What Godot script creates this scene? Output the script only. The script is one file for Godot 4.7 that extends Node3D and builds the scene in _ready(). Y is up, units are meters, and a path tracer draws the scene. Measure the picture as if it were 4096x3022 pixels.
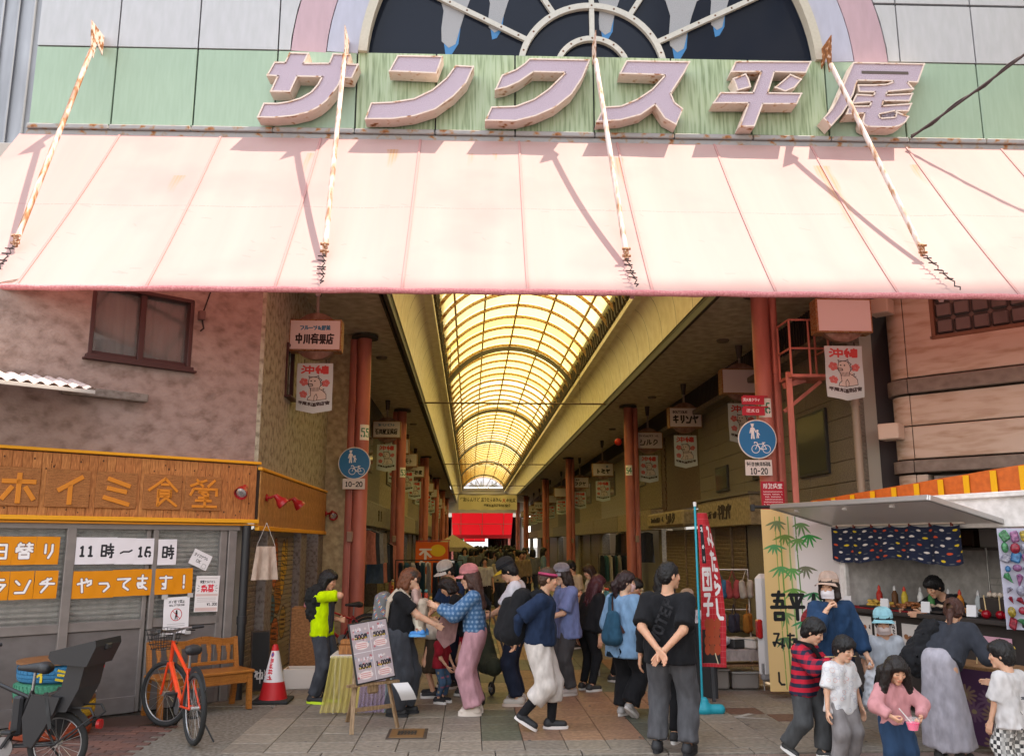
extends Node3D
# A covered shopping street seen from its entrance: coloured panel front with a big sloping awning, yellow vault behind, shops, market stalls and visitors.
var M := {}
var texs := {}
var used := {}
var rng := RandomNumberGenerator.new()
const CX := 1.28          # middle of the covered street
const FRONT := Vector3(0, 0, -11.8)
const FRONT_TURN := -0.0122

func _ready() -> void:
	rng.seed = 7
	# camera
	var cam := Camera3D.new()
	cam.name = "camera"
	add_child(cam)
	cam.position = Vector3(0, 1.9, 0)
	cam.rotation = Vector3(0.187762, -0.047276, 0)
	cam.fov = 46.9927
	cam.near = 0.05
	cam.far = 900.0
	cam.current = true
	# sky, exposure
	var e := Environment.new()
	e.background_mode = Environment.BG_SKY
	var sk := ProceduralSkyMaterial.new()
	sk.sky_top_color = Color(0.76, 0.79, 0.84)
	sk.sky_horizon_color = Color(0.96, 0.93, 0.87)
	sk.sky_curve = 0.18
	sk.ground_bottom_color = Color(0.45, 0.43, 0.41)
	sk.ground_horizon_color = Color(0.70, 0.70, 0.70)
	sk.sun_angle_max = 20.0
	var sky := Sky.new()
	sky.sky_material = sk
	e.sky = sky
	e.background_energy_multiplier = 1.9
	e.tonemap_mode = Environment.TONE_MAPPER_LINEAR
	e.tonemap_exposure = 2.4
	e.sdfgi_enabled = true
	e.ssao_enabled = true
	e.ssil_enabled = true
	var we := WorldEnvironment.new()
	we.name = "surroundings"
	we.environment = e
	add_child(we)
	# sun: high, from the side, grazing the panel front
	var sun := DirectionalLight3D.new()
	sun.name = "sun"
	sun.light_color = Color(1.0, 0.945, 0.86)
	sun.light_energy = 1.6
	sun.light_angular_distance = 0.5
	sun.shadow_enabled = true
	add_child(sun)
	sun.look_at_from_position(Vector3.ZERO, -Vector3(0.372, 0.928, 0.015), Vector3(0, 0, 1))

	build_ground()
	build_front()
	build_arcade()
	build_far()
	build_left_shop()
	build_left_row()
	build_right_side()
	build_signs()
	build_stall()
	build_objects()
	build_people()
	finish_sheet()

# geometry collector
class G:
	var v := PackedVector3Array()
	var n := PackedVector3Array()
	var uv := PackedVector2Array()
	var col := PackedColorArray()
	var xf := Transform3D()
	var tint := Color(1, 1, 1)

	func _p(p: Vector3, nn: Vector3, u: Vector2) -> void:
		v.append(xf * p)
		n.append((xf.basis * nn).normalized())
		uv.append(u)
		col.append(tint)

	# a, b, c counter-clockwise seen from the front
	func tri(a: Vector3, b: Vector3, c: Vector3, ua := Vector2(0, 1), ub := Vector2(1, 1), uc := Vector2(1, 0)) -> void:
		var nn := (b - a).cross(c - a)
		if nn.length_squared() < 1e-16:
			return
		_p(a, nn, ua); _p(c, nn, uc); _p(b, nn, ub)

	func tri_s(a: Vector3, b: Vector3, c: Vector3, na: Vector3, nb: Vector3, nc: Vector3, ua := Vector2.ZERO, ub := Vector2.ZERO, uc := Vector2.ZERO) -> void:
		if (b - a).cross(c - a).dot(na + nb + nc) < 0.0:
			_p(a, na, ua); _p(b, nb, ub); _p(c, nc, uc)
		else:
			_p(a, na, ua); _p(c, nc, uc); _p(b, nb, ub)

	func quad(a: Vector3, b: Vector3, c: Vector3, d: Vector3, u0 := Vector2(0, 0), u1 := Vector2(1, 1)) -> void:
		tri(a, b, c, Vector2(u0.x, u1.y), u1, Vector2(u1.x, u0.y))
		tri(a, c, d, Vector2(u0.x, u1.y), Vector2(u1.x, u0.y), u0)

	func _out(a: Vector3, b: Vector3, c: Vector3, ctr: Vector3) -> void:
		if (b - a).cross(c - a).dot((a + b + c) / 3.0 - ctr) < 0.0:
			tri(a, c, b)
		else:
			tri(a, b, c)

	func box(c: Vector3, s: Vector3, bev := 0.0) -> void:
		var h := s * 0.5
		if bev <= 0.0:
			var p := []
			for i in 8:
				p.append(c + Vector3(h.x if i & 1 else -h.x, h.y if i & 2 else -h.y, h.z if i & 4 else -h.z))
			quad(p[4], p[5], p[7], p[6]); quad(p[1], p[0], p[2], p[3])
			quad(p[5], p[1], p[3], p[7]); quad(p[0], p[4], p[6], p[2])
			quad(p[6], p[7], p[3], p[2]); quad(p[0], p[1], p[5], p[4])
			return
		var b := minf(bev, minf(h.x, minf(h.y, h.z)) * 0.9)
		var ax := [Vector3(1, 0, 0), Vector3(0, 1, 0), Vector3(0, 0, 1)]
		for i in 3:
			var j := (i + 1) % 3
			var k := (i + 2) % 3
			for si in [-1.0, 1.0]:
				var f := []
				for q in [[-1.0, -1.0], [1.0, -1.0], [1.0, 1.0], [-1.0, 1.0]]:
					f.append(c + ax[i] * (h[i] * si) + ax[j] * ((h[j] - b) * q[0]) + ax[k] * ((h[k] - b) * q[1]))
				_out(f[0], f[1], f[2], c); _out(f[0], f[2], f[3], c)
				for sj in [-1.0, 1.0]:
					var e0: Vector3 = c + ax[i] * (h[i] * si) + ax[j] * ((h[j] - b) * sj)
					var e1: Vector3 = c + ax[i] * ((h[i] - b) * si) + ax[j] * (h[j] * sj)
					var w: Vector3 = ax[k] * (h[k] - b)
					_out(e0 - w, e1 - w, e1 + w, c); _out(e0 - w, e1 + w, e0 + w, c)
		for i in 8:
			var sg := Vector3(1.0 if i & 1 else -1.0, 1.0 if i & 2 else -1.0, 1.0 if i & 4 else -1.0)
			var x := c + Vector3(sg.x * h.x, sg.y * (h.y - b), sg.z * (h.z - b))
			var y := c + Vector3(sg.x * (h.x - b), sg.y * h.y, sg.z * (h.z - b))
			var z := c + Vector3(sg.x * (h.x - b), sg.y * (h.y - b), sg.z * h.z)
			_out(x, y, z, c)

	# beam of rectangular section between two points
	func bar(a: Vector3, b: Vector3, w: float, t: float, up := Vector3.UP, bev := 0.0) -> void:
		var d := b - a
		var l := d.length()
		if l < 1e-6:
			return
		var f := d / l
		var u := up
		if absf(f.dot(u)) > 0.97:
			u = Vector3(0, 0, 1) if absf(f.z) < 0.9 else Vector3(1, 0, 0)
		var r := f.cross(u).normalized()
		u = r.cross(f).normalized()
		var keep := xf
		xf = xf * Transform3D(Basis(r, u, -f), (a + b) * 0.5)
		box(Vector3.ZERO, Vector3(w, t, l), bev)
		xf = keep

	func tube(path: Array, rad, sides := 8, caps := true) -> void:
		var m := path.size()
		var rings := []
		var nr := []
		var t0: Vector3 = (path[1] - path[0]).normalized()
		var u := t0.cross(Vector3(0.3, 1, 0.2)).normalized()
		if u.length() < 0.5:
			u = t0.cross(Vector3(1, 0, 0)).normalized()
		for i in m:
			var t: Vector3
			if i == 0: t = t0
			elif i == m - 1: t = (path[i] - path[i - 1]).normalized()
			else: t = ((path[i + 1] - path[i]).normalized() + (path[i] - path[i - 1]).normalized()).normalized()
			u = (u - t * u.dot(t)).normalized()
			var w := t.cross(u)
			var r: float = rad[i] if rad is Array or rad is PackedFloat32Array else rad
			var ring := []
			var ns := []
			for k in sides:
				var a := TAU * k / sides
				var d := u * cos(a) + w * sin(a)
				ring.append(path[i] + d * r); ns.append(d)
			rings.append(ring); nr.append(ns)
		for i in m - 1:
			for k in sides:
				var k2 := (k + 1) % sides
				var ua := Vector2(float(k) / sides, float(i) / (m - 1))
				var ub := Vector2(float(k + 1) / sides, float(i) / (m - 1))
				var uc := Vector2(float(k + 1) / sides, float(i + 1) / (m - 1))
				var ud := Vector2(float(k) / sides, float(i + 1) / (m - 1))
				tri_s(rings[i][k], rings[i][k2], rings[i + 1][k2], nr[i][k], nr[i][k2], nr[i + 1][k2], ua, ub, uc)
				tri_s(rings[i][k], rings[i + 1][k2], rings[i + 1][k], nr[i][k], nr[i + 1][k2], nr[i + 1][k], ua, uc, ud)
		if caps:
			for e in [0, m - 1]:
				var inward: Vector3 = path[1] if e == 0 else path[m - 2]
				for k in range(1, sides - 1):
					_out(rings[e][0], rings[e][k], rings[e][k + 1], inward)

	# profile of (radius, height), turned about y
	func lathe(prof: Array, seg := 16, c := Vector3.ZERO, a0 := 0.0, a1 := TAU) -> void:
		for i in prof.size() - 1:
			var p: Vector2 = prof[i]
			var q: Vector2 = prof[i + 1]
			var d := q - p
			if d.length() < 1e-6:
				continue
			var nn := Vector2(d.y, -d.x).normalized()
			for k in seg:
				var x := a0 + (a1 - a0) * k / seg
				var y := a0 + (a1 - a0) * (k + 1) / seg
				var cx := Vector3(cos(x), 0, sin(x))
				var cy := Vector3(cos(y), 0, sin(y))
				var A := c + cx * p.x + Vector3(0, p.y, 0)
				var B := c + cy * p.x + Vector3(0, p.y, 0)
				var C := c + cy * q.x + Vector3(0, q.y, 0)
				var D := c + cx * q.x + Vector3(0, q.y, 0)
				var nx := cx * nn.x + Vector3(0, nn.y, 0)
				var ny := cy * nn.x + Vector3(0, nn.y, 0)
				var u0 := float(k) / seg
				var u1 := float(k + 1) / seg
				var v0 := float(i) / (prof.size() - 1)
				var v1 := float(i + 1) / (prof.size() - 1)
				if p.x > 1e-5:
					tri_s(A, B, C, nx, ny, ny, Vector2(u0, v0), Vector2(u1, v0), Vector2(u1, v1))
				if q.x > 1e-5:
					tri_s(A, C, D, nx, ny, nx, Vector2(u0, v0), Vector2(u1, v1), Vector2(u0, v1))

	func cyl(a: Vector3, b: Vector3, r: float, sides := 12) -> void:
		tube([a, b], r, sides)

	func ball(c: Vector3, r: Vector3, seg := 14, rings := 9) -> void:
		for i in rings:
			for k in seg:
				var q := []
				for z in [[i, k], [i, k + 1], [i + 1, k + 1], [i + 1, k]]:
					var th: float = PI * z[0] / rings
					var ph: float = TAU * z[1] / seg
					q.append(Vector3(sin(th) * cos(ph), cos(th), sin(th) * sin(ph)))
				var m := []
				for d in q:
					m.append((d / r).normalized())
				if i > 0: tri_s(c + q[0] * r, c + q[1] * r, c + q[2] * r, m[0], m[1], m[2])
				if i < rings - 1: tri_s(c + q[0] * r, c + q[2] * r, c + q[3] * r, m[0], m[2], m[3])

	# flat polygon in xy pushed out along z from z0 to z1; uv over its bounds
	func prism(poly: PackedVector2Array, z0: float, z1: float, sides := true, back := true, front := true) -> void:
		var pl := poly
		if Geometry2D.is_polygon_clockwise(pl):
			pl = pl.duplicate(); pl.reverse()
		var lo := pl[0]
		var hi := pl[0]
		for p in pl:
			lo = lo.min(p); hi = hi.max(p)
		var ix := Geometry2D.triangulate_polygon(pl)
		var sz := hi - lo
		for i in range(0, ix.size(), 3):
			var a := pl[ix[i]]; var b := pl[ix[i + 1]]; var c := pl[ix[i + 2]]
			if (b - a).cross(c - a) < 0.0:
				var t := b; b = c; c = t
			var uvs := []
			for p in [a, b, c]:
				uvs.append(Vector2((p.x - lo.x) / sz.x, 1.0 - (p.y - lo.y) / sz.y))
			if front: tri(Vector3(a.x, a.y, z1), Vector3(b.x, b.y, z1), Vector3(c.x, c.y, z1), uvs[0], uvs[1], uvs[2])
			if back: tri(Vector3(a.x, a.y, z0), Vector3(c.x, c.y, z0), Vector3(b.x, b.y, z0), uvs[0], uvs[2], uvs[1])
		if sides:
			for i in pl.size():
				var a := pl[i]; var b := pl[(i + 1) % pl.size()]
				quad(Vector3(a.x, a.y, z0), Vector3(b.x, b.y, z0), Vector3(b.x, b.y, z1), Vector3(a.x, a.y, z1))

	# surface over a grid of points pts[row][column], smooth
	func grid(pts: Array, flip := false) -> void:
		var R := pts.size()
		var C: int = pts[0].size()
		var nn := []
		for i in R:
			var row := []
			for j in C:
				var du: Vector3 = pts[i][mini(j + 1, C - 1)] - pts[i][maxi(j - 1, 0)]
				var dv: Vector3 = pts[mini(i + 1, R - 1)][j] - pts[maxi(i - 1, 0)][j]
				var x := dv.cross(du).normalized()
				row.append(-x if flip else x)
			nn.append(row)
		for i in R - 1:
			for j in C - 1:
				var ua := Vector2(float(j) / (C - 1), float(i) / (R - 1))
				var uc := Vector2(float(j + 1) / (C - 1), float(i + 1) / (R - 1))
				tri_s(pts[i][j], pts[i][j + 1], pts[i + 1][j + 1], nn[i][j], nn[i][j + 1], nn[i + 1][j + 1], ua, Vector2(uc.x, ua.y), uc)
				tri_s(pts[i][j], pts[i + 1][j + 1], pts[i + 1][j], nn[i][j], nn[i + 1][j + 1], nn[i + 1][j], ua, uc, Vector2(ua.x, uc.y))

	func mesh(material: Material) -> ArrayMesh:
		var arr := []
		arr.resize(Mesh.ARRAY_MAX)
		arr[Mesh.ARRAY_VERTEX] = v
		arr[Mesh.ARRAY_NORMAL] = n
		arr[Mesh.ARRAY_TEX_UV] = uv
		arr[Mesh.ARRAY_COLOR] = col
		var m := ArrayMesh.new()
		m.add_surface_from_arrays(Mesh.PRIMITIVE_TRIANGLES, arr)
		m.surface_set_material(0, material)
		return m

# scene tree
func numbered(called: String) -> String:
	if not used.has(called):
		used[called] = 0
		return called
	used[called] += 1
	return "%s_%03d" % [called, used[called]]

func tag(o: Node3D, label: String, category: String, group := "") -> Node3D:
	o.set_meta("label", label)
	o.set_meta("category", category)
	if group: o.set_meta("group", group)
	return o

func thing(called: String, label: String, category: String, at := Vector3.ZERO, turn := 0.0, group := "") -> Node3D:
	var o := Node3D.new()
	o.name = numbered(called)
	add_child(o)
	o.position = at
	o.rotation.y = turn
	return tag(o, label, category, group)

func put(g, called: String, material: Material, parent: Node3D = null) -> MeshInstance3D:
	var o := MeshInstance3D.new()
	o.mesh = g.mesh(material) if g is G else g
	if parent == null:
		o.name = numbered(called)
		add_child(o)
	else:
		o.name = called
		parent.add_child(o, true)
	if not (g is G) and material:
		o.material_override = material
	return o

func struct(g, called: String, material: Material, parent: Node3D = null) -> MeshInstance3D:
	var o := put(g, called, material, parent)
	if parent == null: o.set_meta("kind", "structure")
	return o

func at_mesh(m: Mesh, called: String, xf: Transform3D, parent: Node3D) -> MeshInstance3D:
	var o := MeshInstance3D.new()
	o.mesh = m
	o.name = called
	parent.add_child(o, true)
	o.transform = xf
	return o

func boxg(c: Vector3, s: Vector3, bev := 0.0) -> G:
	var g := G.new()
	g.box(c, s, bev)
	return g

# materials
func ntex(freq: float, lo: Color, hi: Color, kind := 0, size := 256, oct := 4, stops = null, sd := 1) -> NoiseTexture2D:
	var key := "%s%s%s%s%s%s%s%s" % [freq, lo, hi, kind, size, oct, stops, sd]
	if texs.has(key): return texs[key]
	var f := FastNoiseLite.new()
	f.seed = sd
	f.noise_type = [FastNoiseLite.TYPE_SIMPLEX_SMOOTH, FastNoiseLite.TYPE_CELLULAR, FastNoiseLite.TYPE_VALUE, FastNoiseLite.TYPE_PERLIN][kind]
	f.frequency = freq
	f.fractal_octaves = oct
	var t := NoiseTexture2D.new()
	t.width = size; t.height = size
	t.seamless = true
	t.noise = f
	var g := Gradient.new()
	if stops:
		g.offsets = PackedFloat32Array(stops[0])
		g.colors = PackedColorArray(stops[1])
	else:
		g.offsets = PackedFloat32Array([0.0, 1.0])
		g.colors = PackedColorArray([lo, hi])
	t.color_ramp = g
	texs[key] = t
	return t

func mt(key: String, c: Color, rough := 0.8, metal := 0.0, tex: Texture2D = null, scale := Vector3.ONE, bump: Texture2D = null, bump_cm := 0.0) -> StandardMaterial3D:
	if M.has(key): return M[key]
	var m := StandardMaterial3D.new()
	m.resource_name = key
	m.albedo_color = c
	m.roughness = rough
	m.metallic = metal
	m.metallic_specular = 0.4
	if tex:
		m.albedo_texture = tex
		m.uv1_triplanar = true
		m.uv1_world_triplanar = true
		m.uv1_scale = scale
	if bump:
		m.heightmap_enabled = true
		m.heightmap_texture = bump
		m.heightmap_scale = bump_cm
		m.uv1_triplanar = true
		m.uv1_world_triplanar = true
		m.uv1_scale = scale
	M[key] = m
	return m

# print on flat things: small pictures share one large sheet
var sheet := Image.create(2048, 2048, false, Image.FORMAT_RGBA8)
var sheet_at := Vector3i.ZERO
var sheet_users := []

func printed(key: String, img: Image, rough := 0.6) -> StandardMaterial3D:
	if M.has(key): return M[key]
	var m := StandardMaterial3D.new()
	m.resource_name = key
	m.roughness = rough
	m.metallic_specular = 0.4
	m.texture_repeat = false
	M[key] = m
	var w := img.get_width(); var h := img.get_height()
	if w * h > 60000:
		m.albedo_texture = ImageTexture.create_from_image(img)
		return m
	if sheet_at.x + w + 4 > 2048: sheet_at = Vector3i(0, sheet_at.y + sheet_at.z + 4, 0)
	sheet.blit_rect(img, Rect2i(0, 0, w, h), Vector2i(sheet_at.x, sheet_at.y))
	m.uv1_scale = Vector3((w - 1.0) / 2048.0, (h - 1.0) / 2048.0, 1)
	m.uv1_offset = Vector3((sheet_at.x + 0.5) / 2048.0, (sheet_at.y + 0.5) / 2048.0, 0)
	sheet_at = Vector3i(sheet_at.x + w + 4, sheet_at.y, maxi(sheet_at.z, h))
	sheet_users.append(m)
	return m

func finish_sheet() -> void:
	var t := ImageTexture.create_from_image(sheet)
	for m in sheet_users: m.albedo_texture = t
	print("sheet used to ", sheet_at)

func V(x: float, y: float) -> Vector2:
	return Vector2(x, y)

func v3(x: float, y: float, z: float) -> Vector3:
	return Vector3(x, y, z)

func X3(b: Basis, o: Vector3) -> Transform3D:
	return Transform3D(b, o)

func lin(r: float, g: float, b: float) -> Color:
	return Color(r, g, b).linear_to_srgb()

# soft, uneven cloth colour: weave and blotches of dye
func cloth(key: String, c: Color, rough := 0.9) -> StandardMaterial3D:
	if M.has(key): return M[key]
	var m := mt(key, c, rough, 0.0, ntex(0.03, Color(0.78, 0.78, 0.78), Color(1.0, 1.0, 1.0), 0, 256, 5), Vector3(1.7, 0.75, 1.7))
	m.uv1_world_triplanar = false
	m.metallic_specular = 0.2
	m.heightmap_enabled = true; m.heightmap_texture = ntex(0.018, Color(0, 0, 0), Color(1, 1, 1), 0, 256, 3, null, 27); m.heightmap_scale = 0.9
	m.rim_enabled = true
	m.rim = 0.25
	m.rim_tint = 0.6
	return m

func pattern(key: String, img: Image, scale: Vector3, rough := 0.9) -> StandardMaterial3D:
	if M.has(key): return M[key]
	var m := StandardMaterial3D.new()
	m.resource_name = key
	m.albedo_texture = ImageTexture.create_from_image(img)
	m.uv1_triplanar = true
	m.uv1_scale = scale
	m.roughness = rough
	m.metallic_specular = 0.2
	M[key] = m
	return m

func skin(tone: Color) -> StandardMaterial3D:
	var key := "skin %s" % tone
	if M.has(key): return M[key]
	var m := mt(key, tone, 0.55)
	m.vertex_color_use_as_albedo = true
	m.subsurf_scatter_enabled = true
	m.subsurf_scatter_strength = 0.15
	return m

# lettering: strokes on a 0..9 grid, x then y (down); a stroke is a run of points
const STROKES := {
	"ホ": "1393 5159 3518 7598", "イ": "8125 5459", "ミ": "2183 2475 1789", "食": "5004 5094 4262 3474 3439 7476 3575 3676 3957 5699",
	"堂": "5002 2042 8062 1393 1305 9395 3464 3466 6466 3666 5659 2777 1999", "日": "2181 2129 8189 2585 2989",
	"替": "1141 0343 2004 2405 2445 6191 5393 7074 7455 7495 2676 2629 7679 2878 2979", "り": "3136 717559", "ラ": "2181 149459", "ン": "1234 196992",
	"チ": "7123 1494 51555529", "時": "1141 1118 4148 1545 1848 5292 7074 5494 5696 848979 6667", "や": "1492929475 3149 6173", "っ": "2474748659",
	"て": "129255555789", "ま": "2282 2575 5058583826264689", "す": "1292 515747365659595939", "!": "5156 5859", "〜": "1635355555757594",
	"フ": "1282828539", "ル": "313519 61686896", "ー": "1595", "ツ": "1223 4254 818549", "&": "8923323252524444272738385885",
	"野": "1141 1115 4145 1343 1545 3119 1747 0949 6191 9173 6494 747969", "菜": "1292 3033 7073 2535 5545 8575 1696 5459 5619 5699",
	"中": "1282 1226 8286 1686 5059", "川": "212619 5158 8189", "青": "1191 2383 0595 5005 2629 2686 8689 2888", "果": "2181 2125 8185 2383 2585 5159 0696 5629 5689",
	"店": "5051 1191 111609 5356 5484 3676 3639 7679 3979", "沖": "1021 0414 0927 3292 3236 9296 3696 6069", "縄": "20033305 0545 2529 1618 4648 5191 5154 9194 5292 5494 5595 5558 9598 5797 706999",
	"平": "1191 0595 5159 2234 8264", "尾": "1191 9193 1393 111609 8434 3595 3787 54589897", "本": "1292 5059 5218 5298 3676", "通": "1021 0414160899 4181 81634348 4383 8388 4585 6367",
	"商": "5001 0191 3233 7263 0409 0494 9499 3666 3638 6668 3868", "街": "200315 2429 3262 5055 3464 3666 5558 3868 7292 7494 848979", "石": "1191 5115 3585 3539 8589 3989",
	"屋": "1191 9193 1393 111609 3484 543676 5559 3777 2999", "豆": "1191 3373 3336 7376 3676 3748 7768 0999", "腐": "5051 1191 1119 3335 5383 7375 2686 2629 8689 5667 5877",
	"カ": "13837969 414519", "モ": "2181 1595 414889", "ト": "3139 3576", "さ": "1383 4175 252759", "ん": "51193555696989 8996", "キ": "1382 1686 4159", "リ": "3136 717649",
	"ヤ": "149274 3159", "シ": "2133 1425 197993", "ク": "4125 41828529", "み": "115118063698 8479", "た": "1262 3129 5484 575989", "ら": "4162 343665866839",
	"団": "1191 1119 9199 1999 3373 616756", "子": "217154 545949 1595", "も": "514759898986 2474 2676", "ち": "1383 41265577776939", "吾": "1181 5035 237375 0595 2777 2729 7779 2979",
	"知": "2112 1242 3055 0545 3519 3549 6292 6268 9298 6898", "言": "5051 1191 2383 2585 2787 2729 8789 2989", "う": "3161 23737639", "け": "2127 4383 717659",
	"ど": "3144 814526383879 8082", "か": "12626848 3119 7296", "あ": "1282 4148 64282664858569", "火": "515519 5599 2334 8364", "の": "514727245373738568", "始": "212838 0434 4419 6153 5394 5696 5659 9699 5999",
	"末": "1292 2575 5059 5519 5599", "合": "5004 5094 3464 2676 2629 7679 2979", "組": "200231140434 2429 1618 3638 5282 5258 8288 5484 5686 4999", "興": "1117 2131 2333 1535 3161 3435 9197 7181 7383 0797 2719 7799",
	"振": "2029 0343 0635 5191 5159 5393 5595 7589 9577", "防": "1119 1131 31333517 4292 7072 6359 6585 8579", "犯": "3022 1032 3239 0939 6181 8184 8464 6169 6999",
	"装": "2115 0323 4181 6054 4474 0696 5055 5619 6699", "置": "1191 1113 9193 1393 3133 6163 0494 5456 3676 3639 7679 3878 0999", "歩": "5053 5171 2023 0494 5458 3436 7476 9639",
	"行": "200315 2429 5191 4494 7479 7969", "者": "1272 4054 0494 8119 3676 3639 7679 3979", "自": "4122 2282 2229 8289 2484 2686 2989", "転": "0141 0304 0343 4346 0545 0646 0848 2129 5292 4595 755689 7899",
	"車": "1191 2383 2326 8386 2686 0898 5059", "用": "2181 2119 8189 2383 2686 5159", "道": "1021 0414160899 3191 4050 4383 4348 8388 4585 4888", "路": "0141 0104 4144 0444 2408 0747 6053 528249 5588 5696 5659 9699 5999",
	"送": "1021 0414160899 4051 8071 4282 3494 6259", "水": "515949 13431909 8162 5599", "口": "2282 2229 8289 2989", "消": "1021 0414 0927 4051 7060 9081 3292 4449 4494 9499 4696",
	"駐": "0141 0105 0343 0545 2105 4549 0717 2728 6070 5191 5494 7179 5999", "禁": "1141 2025 2103 2143 5191 7075 7153 7193 2686 0797 5759 3719 7799", "止": "4149 4484 2529 0999",
	"捨": "2029 0343 0635 6043 6093 5474 6267 4787 5759 7779 5979", "ポ": "1393 5159 3518 7598 9091", "急": "4112 3161 6124 1383 8386 1686 2719 4749 6759 8799", "募": "1191 3032 7072 2373 2326 7376 2676 0797 5659 2989",
	"テ": "2181 1494 545929", "ア": "1282825454 5429", "ウ": "5052 1292 1215 929549", "不": "1191 5115 5159 5397", "動": "1141 0343 1535 1848 2028 5383 8388 7119 0949", "産": "5051 1191 3243 7263 1319 1393 3585 5059 3777 2999",
	"円": "2181 2129 8189 2585 5155", "お": "1262 3148 481828 2865858969 7183", "い": "121728 7285", "し": "31375989", "と": "3145 8125 2728 2889", "ふ": "4152 5457574937 1627 7486", "に": "2129 5383 5787", "む": "1262 3136 3638 3888 8886 7183",
	"ッ": "2435 4454 738349", "ョ": "248489 2787 2989", "ァ": "24845429", "ム": "411888 7799", "レ": "313997", "ブ": "1272728539 8182 9192", "バ": "3118 7198 8182 9192", "ド": "3139 3576 7182 9192",
	"「": "9131 3135", "」": "6964 3969", "央": "1252 2282 2225 8285 0595 5059 5519 5599", "品": "3171 3134 7174 3474 0545 0509 4549 0949 5595 5559 9599 5999",
	"0": "316183877969 6939 391713 1331", "1": "325159 3979", "2": "133171838419 1989", "3": "1181 8154 54748688 886929 2917", "4": "6106 0696 6169", "5": "812124 247486 868969 2918", "6": "713116 161839 797988 868675 752516", "7": "1181 8149", "8": "31717345 4527 2739 7979 7987 8765 6523 2331", "9": "83713113 132444 7483 8369",
	"A": "1951 5189 2676", "B": "2129 2161 6172 7263 6325 6576 7678 6929", "C": "83713113 131739 397987", "D": "2129 2161 6183 8387 8769 6929", "E": "8121 2129 2989 2575", "G": "83713113 131739 397986 8656", "I": "5159 3171 3979", "K": "2129 8125 3589", "L": "2129 2989",
	"N": "1911 1189 8981", "O": "316183877969 391713 1331", "P": "2129 2171 7183 8374 7425", "Q": "316183877969 391713 1331 6699", "R": "2129 2171 7183 8374 7425 5589", "S": "83713122 2324 2474 7587 8779 7929 2918", "T": "1191 5159", "U": "111739 397987 8781", "V": "1159 5991", "X": "1189 8119", "Y": "1155 9155 5559",
	"-": "2575", "·": "5556", "¥": "1155 9155 5559 2575 2777", ",": "5849",
}

func seg(img: Image, a: Vector2, b: Vector2, r: float, c: Color) -> void:
	var x0 := maxi(0, int(minf(a.x, b.x) - r)); var x1 := mini(img.get_width() - 1, int(maxf(a.x, b.x) + r + 1))
	var y0 := maxi(0, int(minf(a.y, b.y) - r)); var y1 := mini(img.get_height() - 1, int(maxf(a.y, b.y) + r + 1))
	var d := b - a
	var l2 := maxf(d.length_squared(), 1e-6)
	for y in range(y0, y1 + 1):
		for x in range(x0, x1 + 1):
			var p := Vector2(x + 0.5, y + 0.5)
			var t := clampf((p - a).dot(d) / l2, 0.0, 1.0)
			var e := r + 0.5 - p.distance_to(a + d * t)
			if e > 0.0:
				img.set_pixel(x, y, img.get_pixel(x, y).lerp(c, minf(e, 1.0)))

func disc(img: Image, c: Vector2, r: Vector2, color: Color) -> void:
	for y in range(maxi(0, int(c.y - r.y)), mini(img.get_height(), int(c.y + r.y) + 2)):
		for x in range(maxi(0, int(c.x - r.x)), mini(img.get_width(), int(c.x + r.x) + 2)):
			if ((Vector2(x + 0.5, y + 0.5) - c) / r).length_squared() <= 1.0:
				img.set_pixel(x, y, color)

func polyline(img: Image, pts: Array, r: float, c: Color) -> void:
	for i in pts.size() - 1:
		seg(img, pts[i], pts[i + 1], r, c)

func strokes_of(ch: String) -> Array:
	var out := []
	for s in STROKES.get(ch, "").split(" ", false):
		var pts := []
		for i in range(0, s.length() - 1, 2):
			pts.append(Vector2(int(s[i]), int(s[i + 1])))
		if pts.size() > 1: out.append(pts)
	return out

# text with its upper corner at x, y; each letter w by h pixels
func write(img: Image, text: String, x: float, y: float, w: float, h: float, c: Color, r: float, step := 1.08, down := false) -> void:
	for ch in text:
		for s in strokes_of(ch):
			var p := []
			for q in s:
				p.append(Vector2(x + (q.x + 0.5) / 10.0 * w, y + (q.y + 0.5) / 10.0 * h))
			polyline(img, p, r, c)
		if down: y += h * step
		else: x += w * step

func canvas(w: int, h: int, c: Color) -> Image:
	var im := Image.create(w, h, false, Image.FORMAT_RGBA8)
	im.fill(c)
	return im

# raised lettering: each stroke as flat bars standing off a board
func raised(g: G, text: String, origin: Vector3, w: float, h: float, t: float, depth: float, step := 1.1) -> void:
	var x := origin.x
	for ch in text:
		for s in strokes_of(ch):
			for i in s.size() - 1:
				var a := Vector3(x + s[i].x / 9.0 * w, origin.y + (1.0 - s[i].y / 9.0) * h, origin.z)
				var b := Vector3(x + s[i + 1].x / 9.0 * w, origin.y + (1.0 - s[i + 1].y / 9.0) * h, origin.z)
				var d := (b - a).normalized() * t * 0.45
				g.bar(a - d, b + d, t, depth, Vector3(0, 0, 1), minf(depth, t) * 0.2)
		x += w * step

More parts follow.
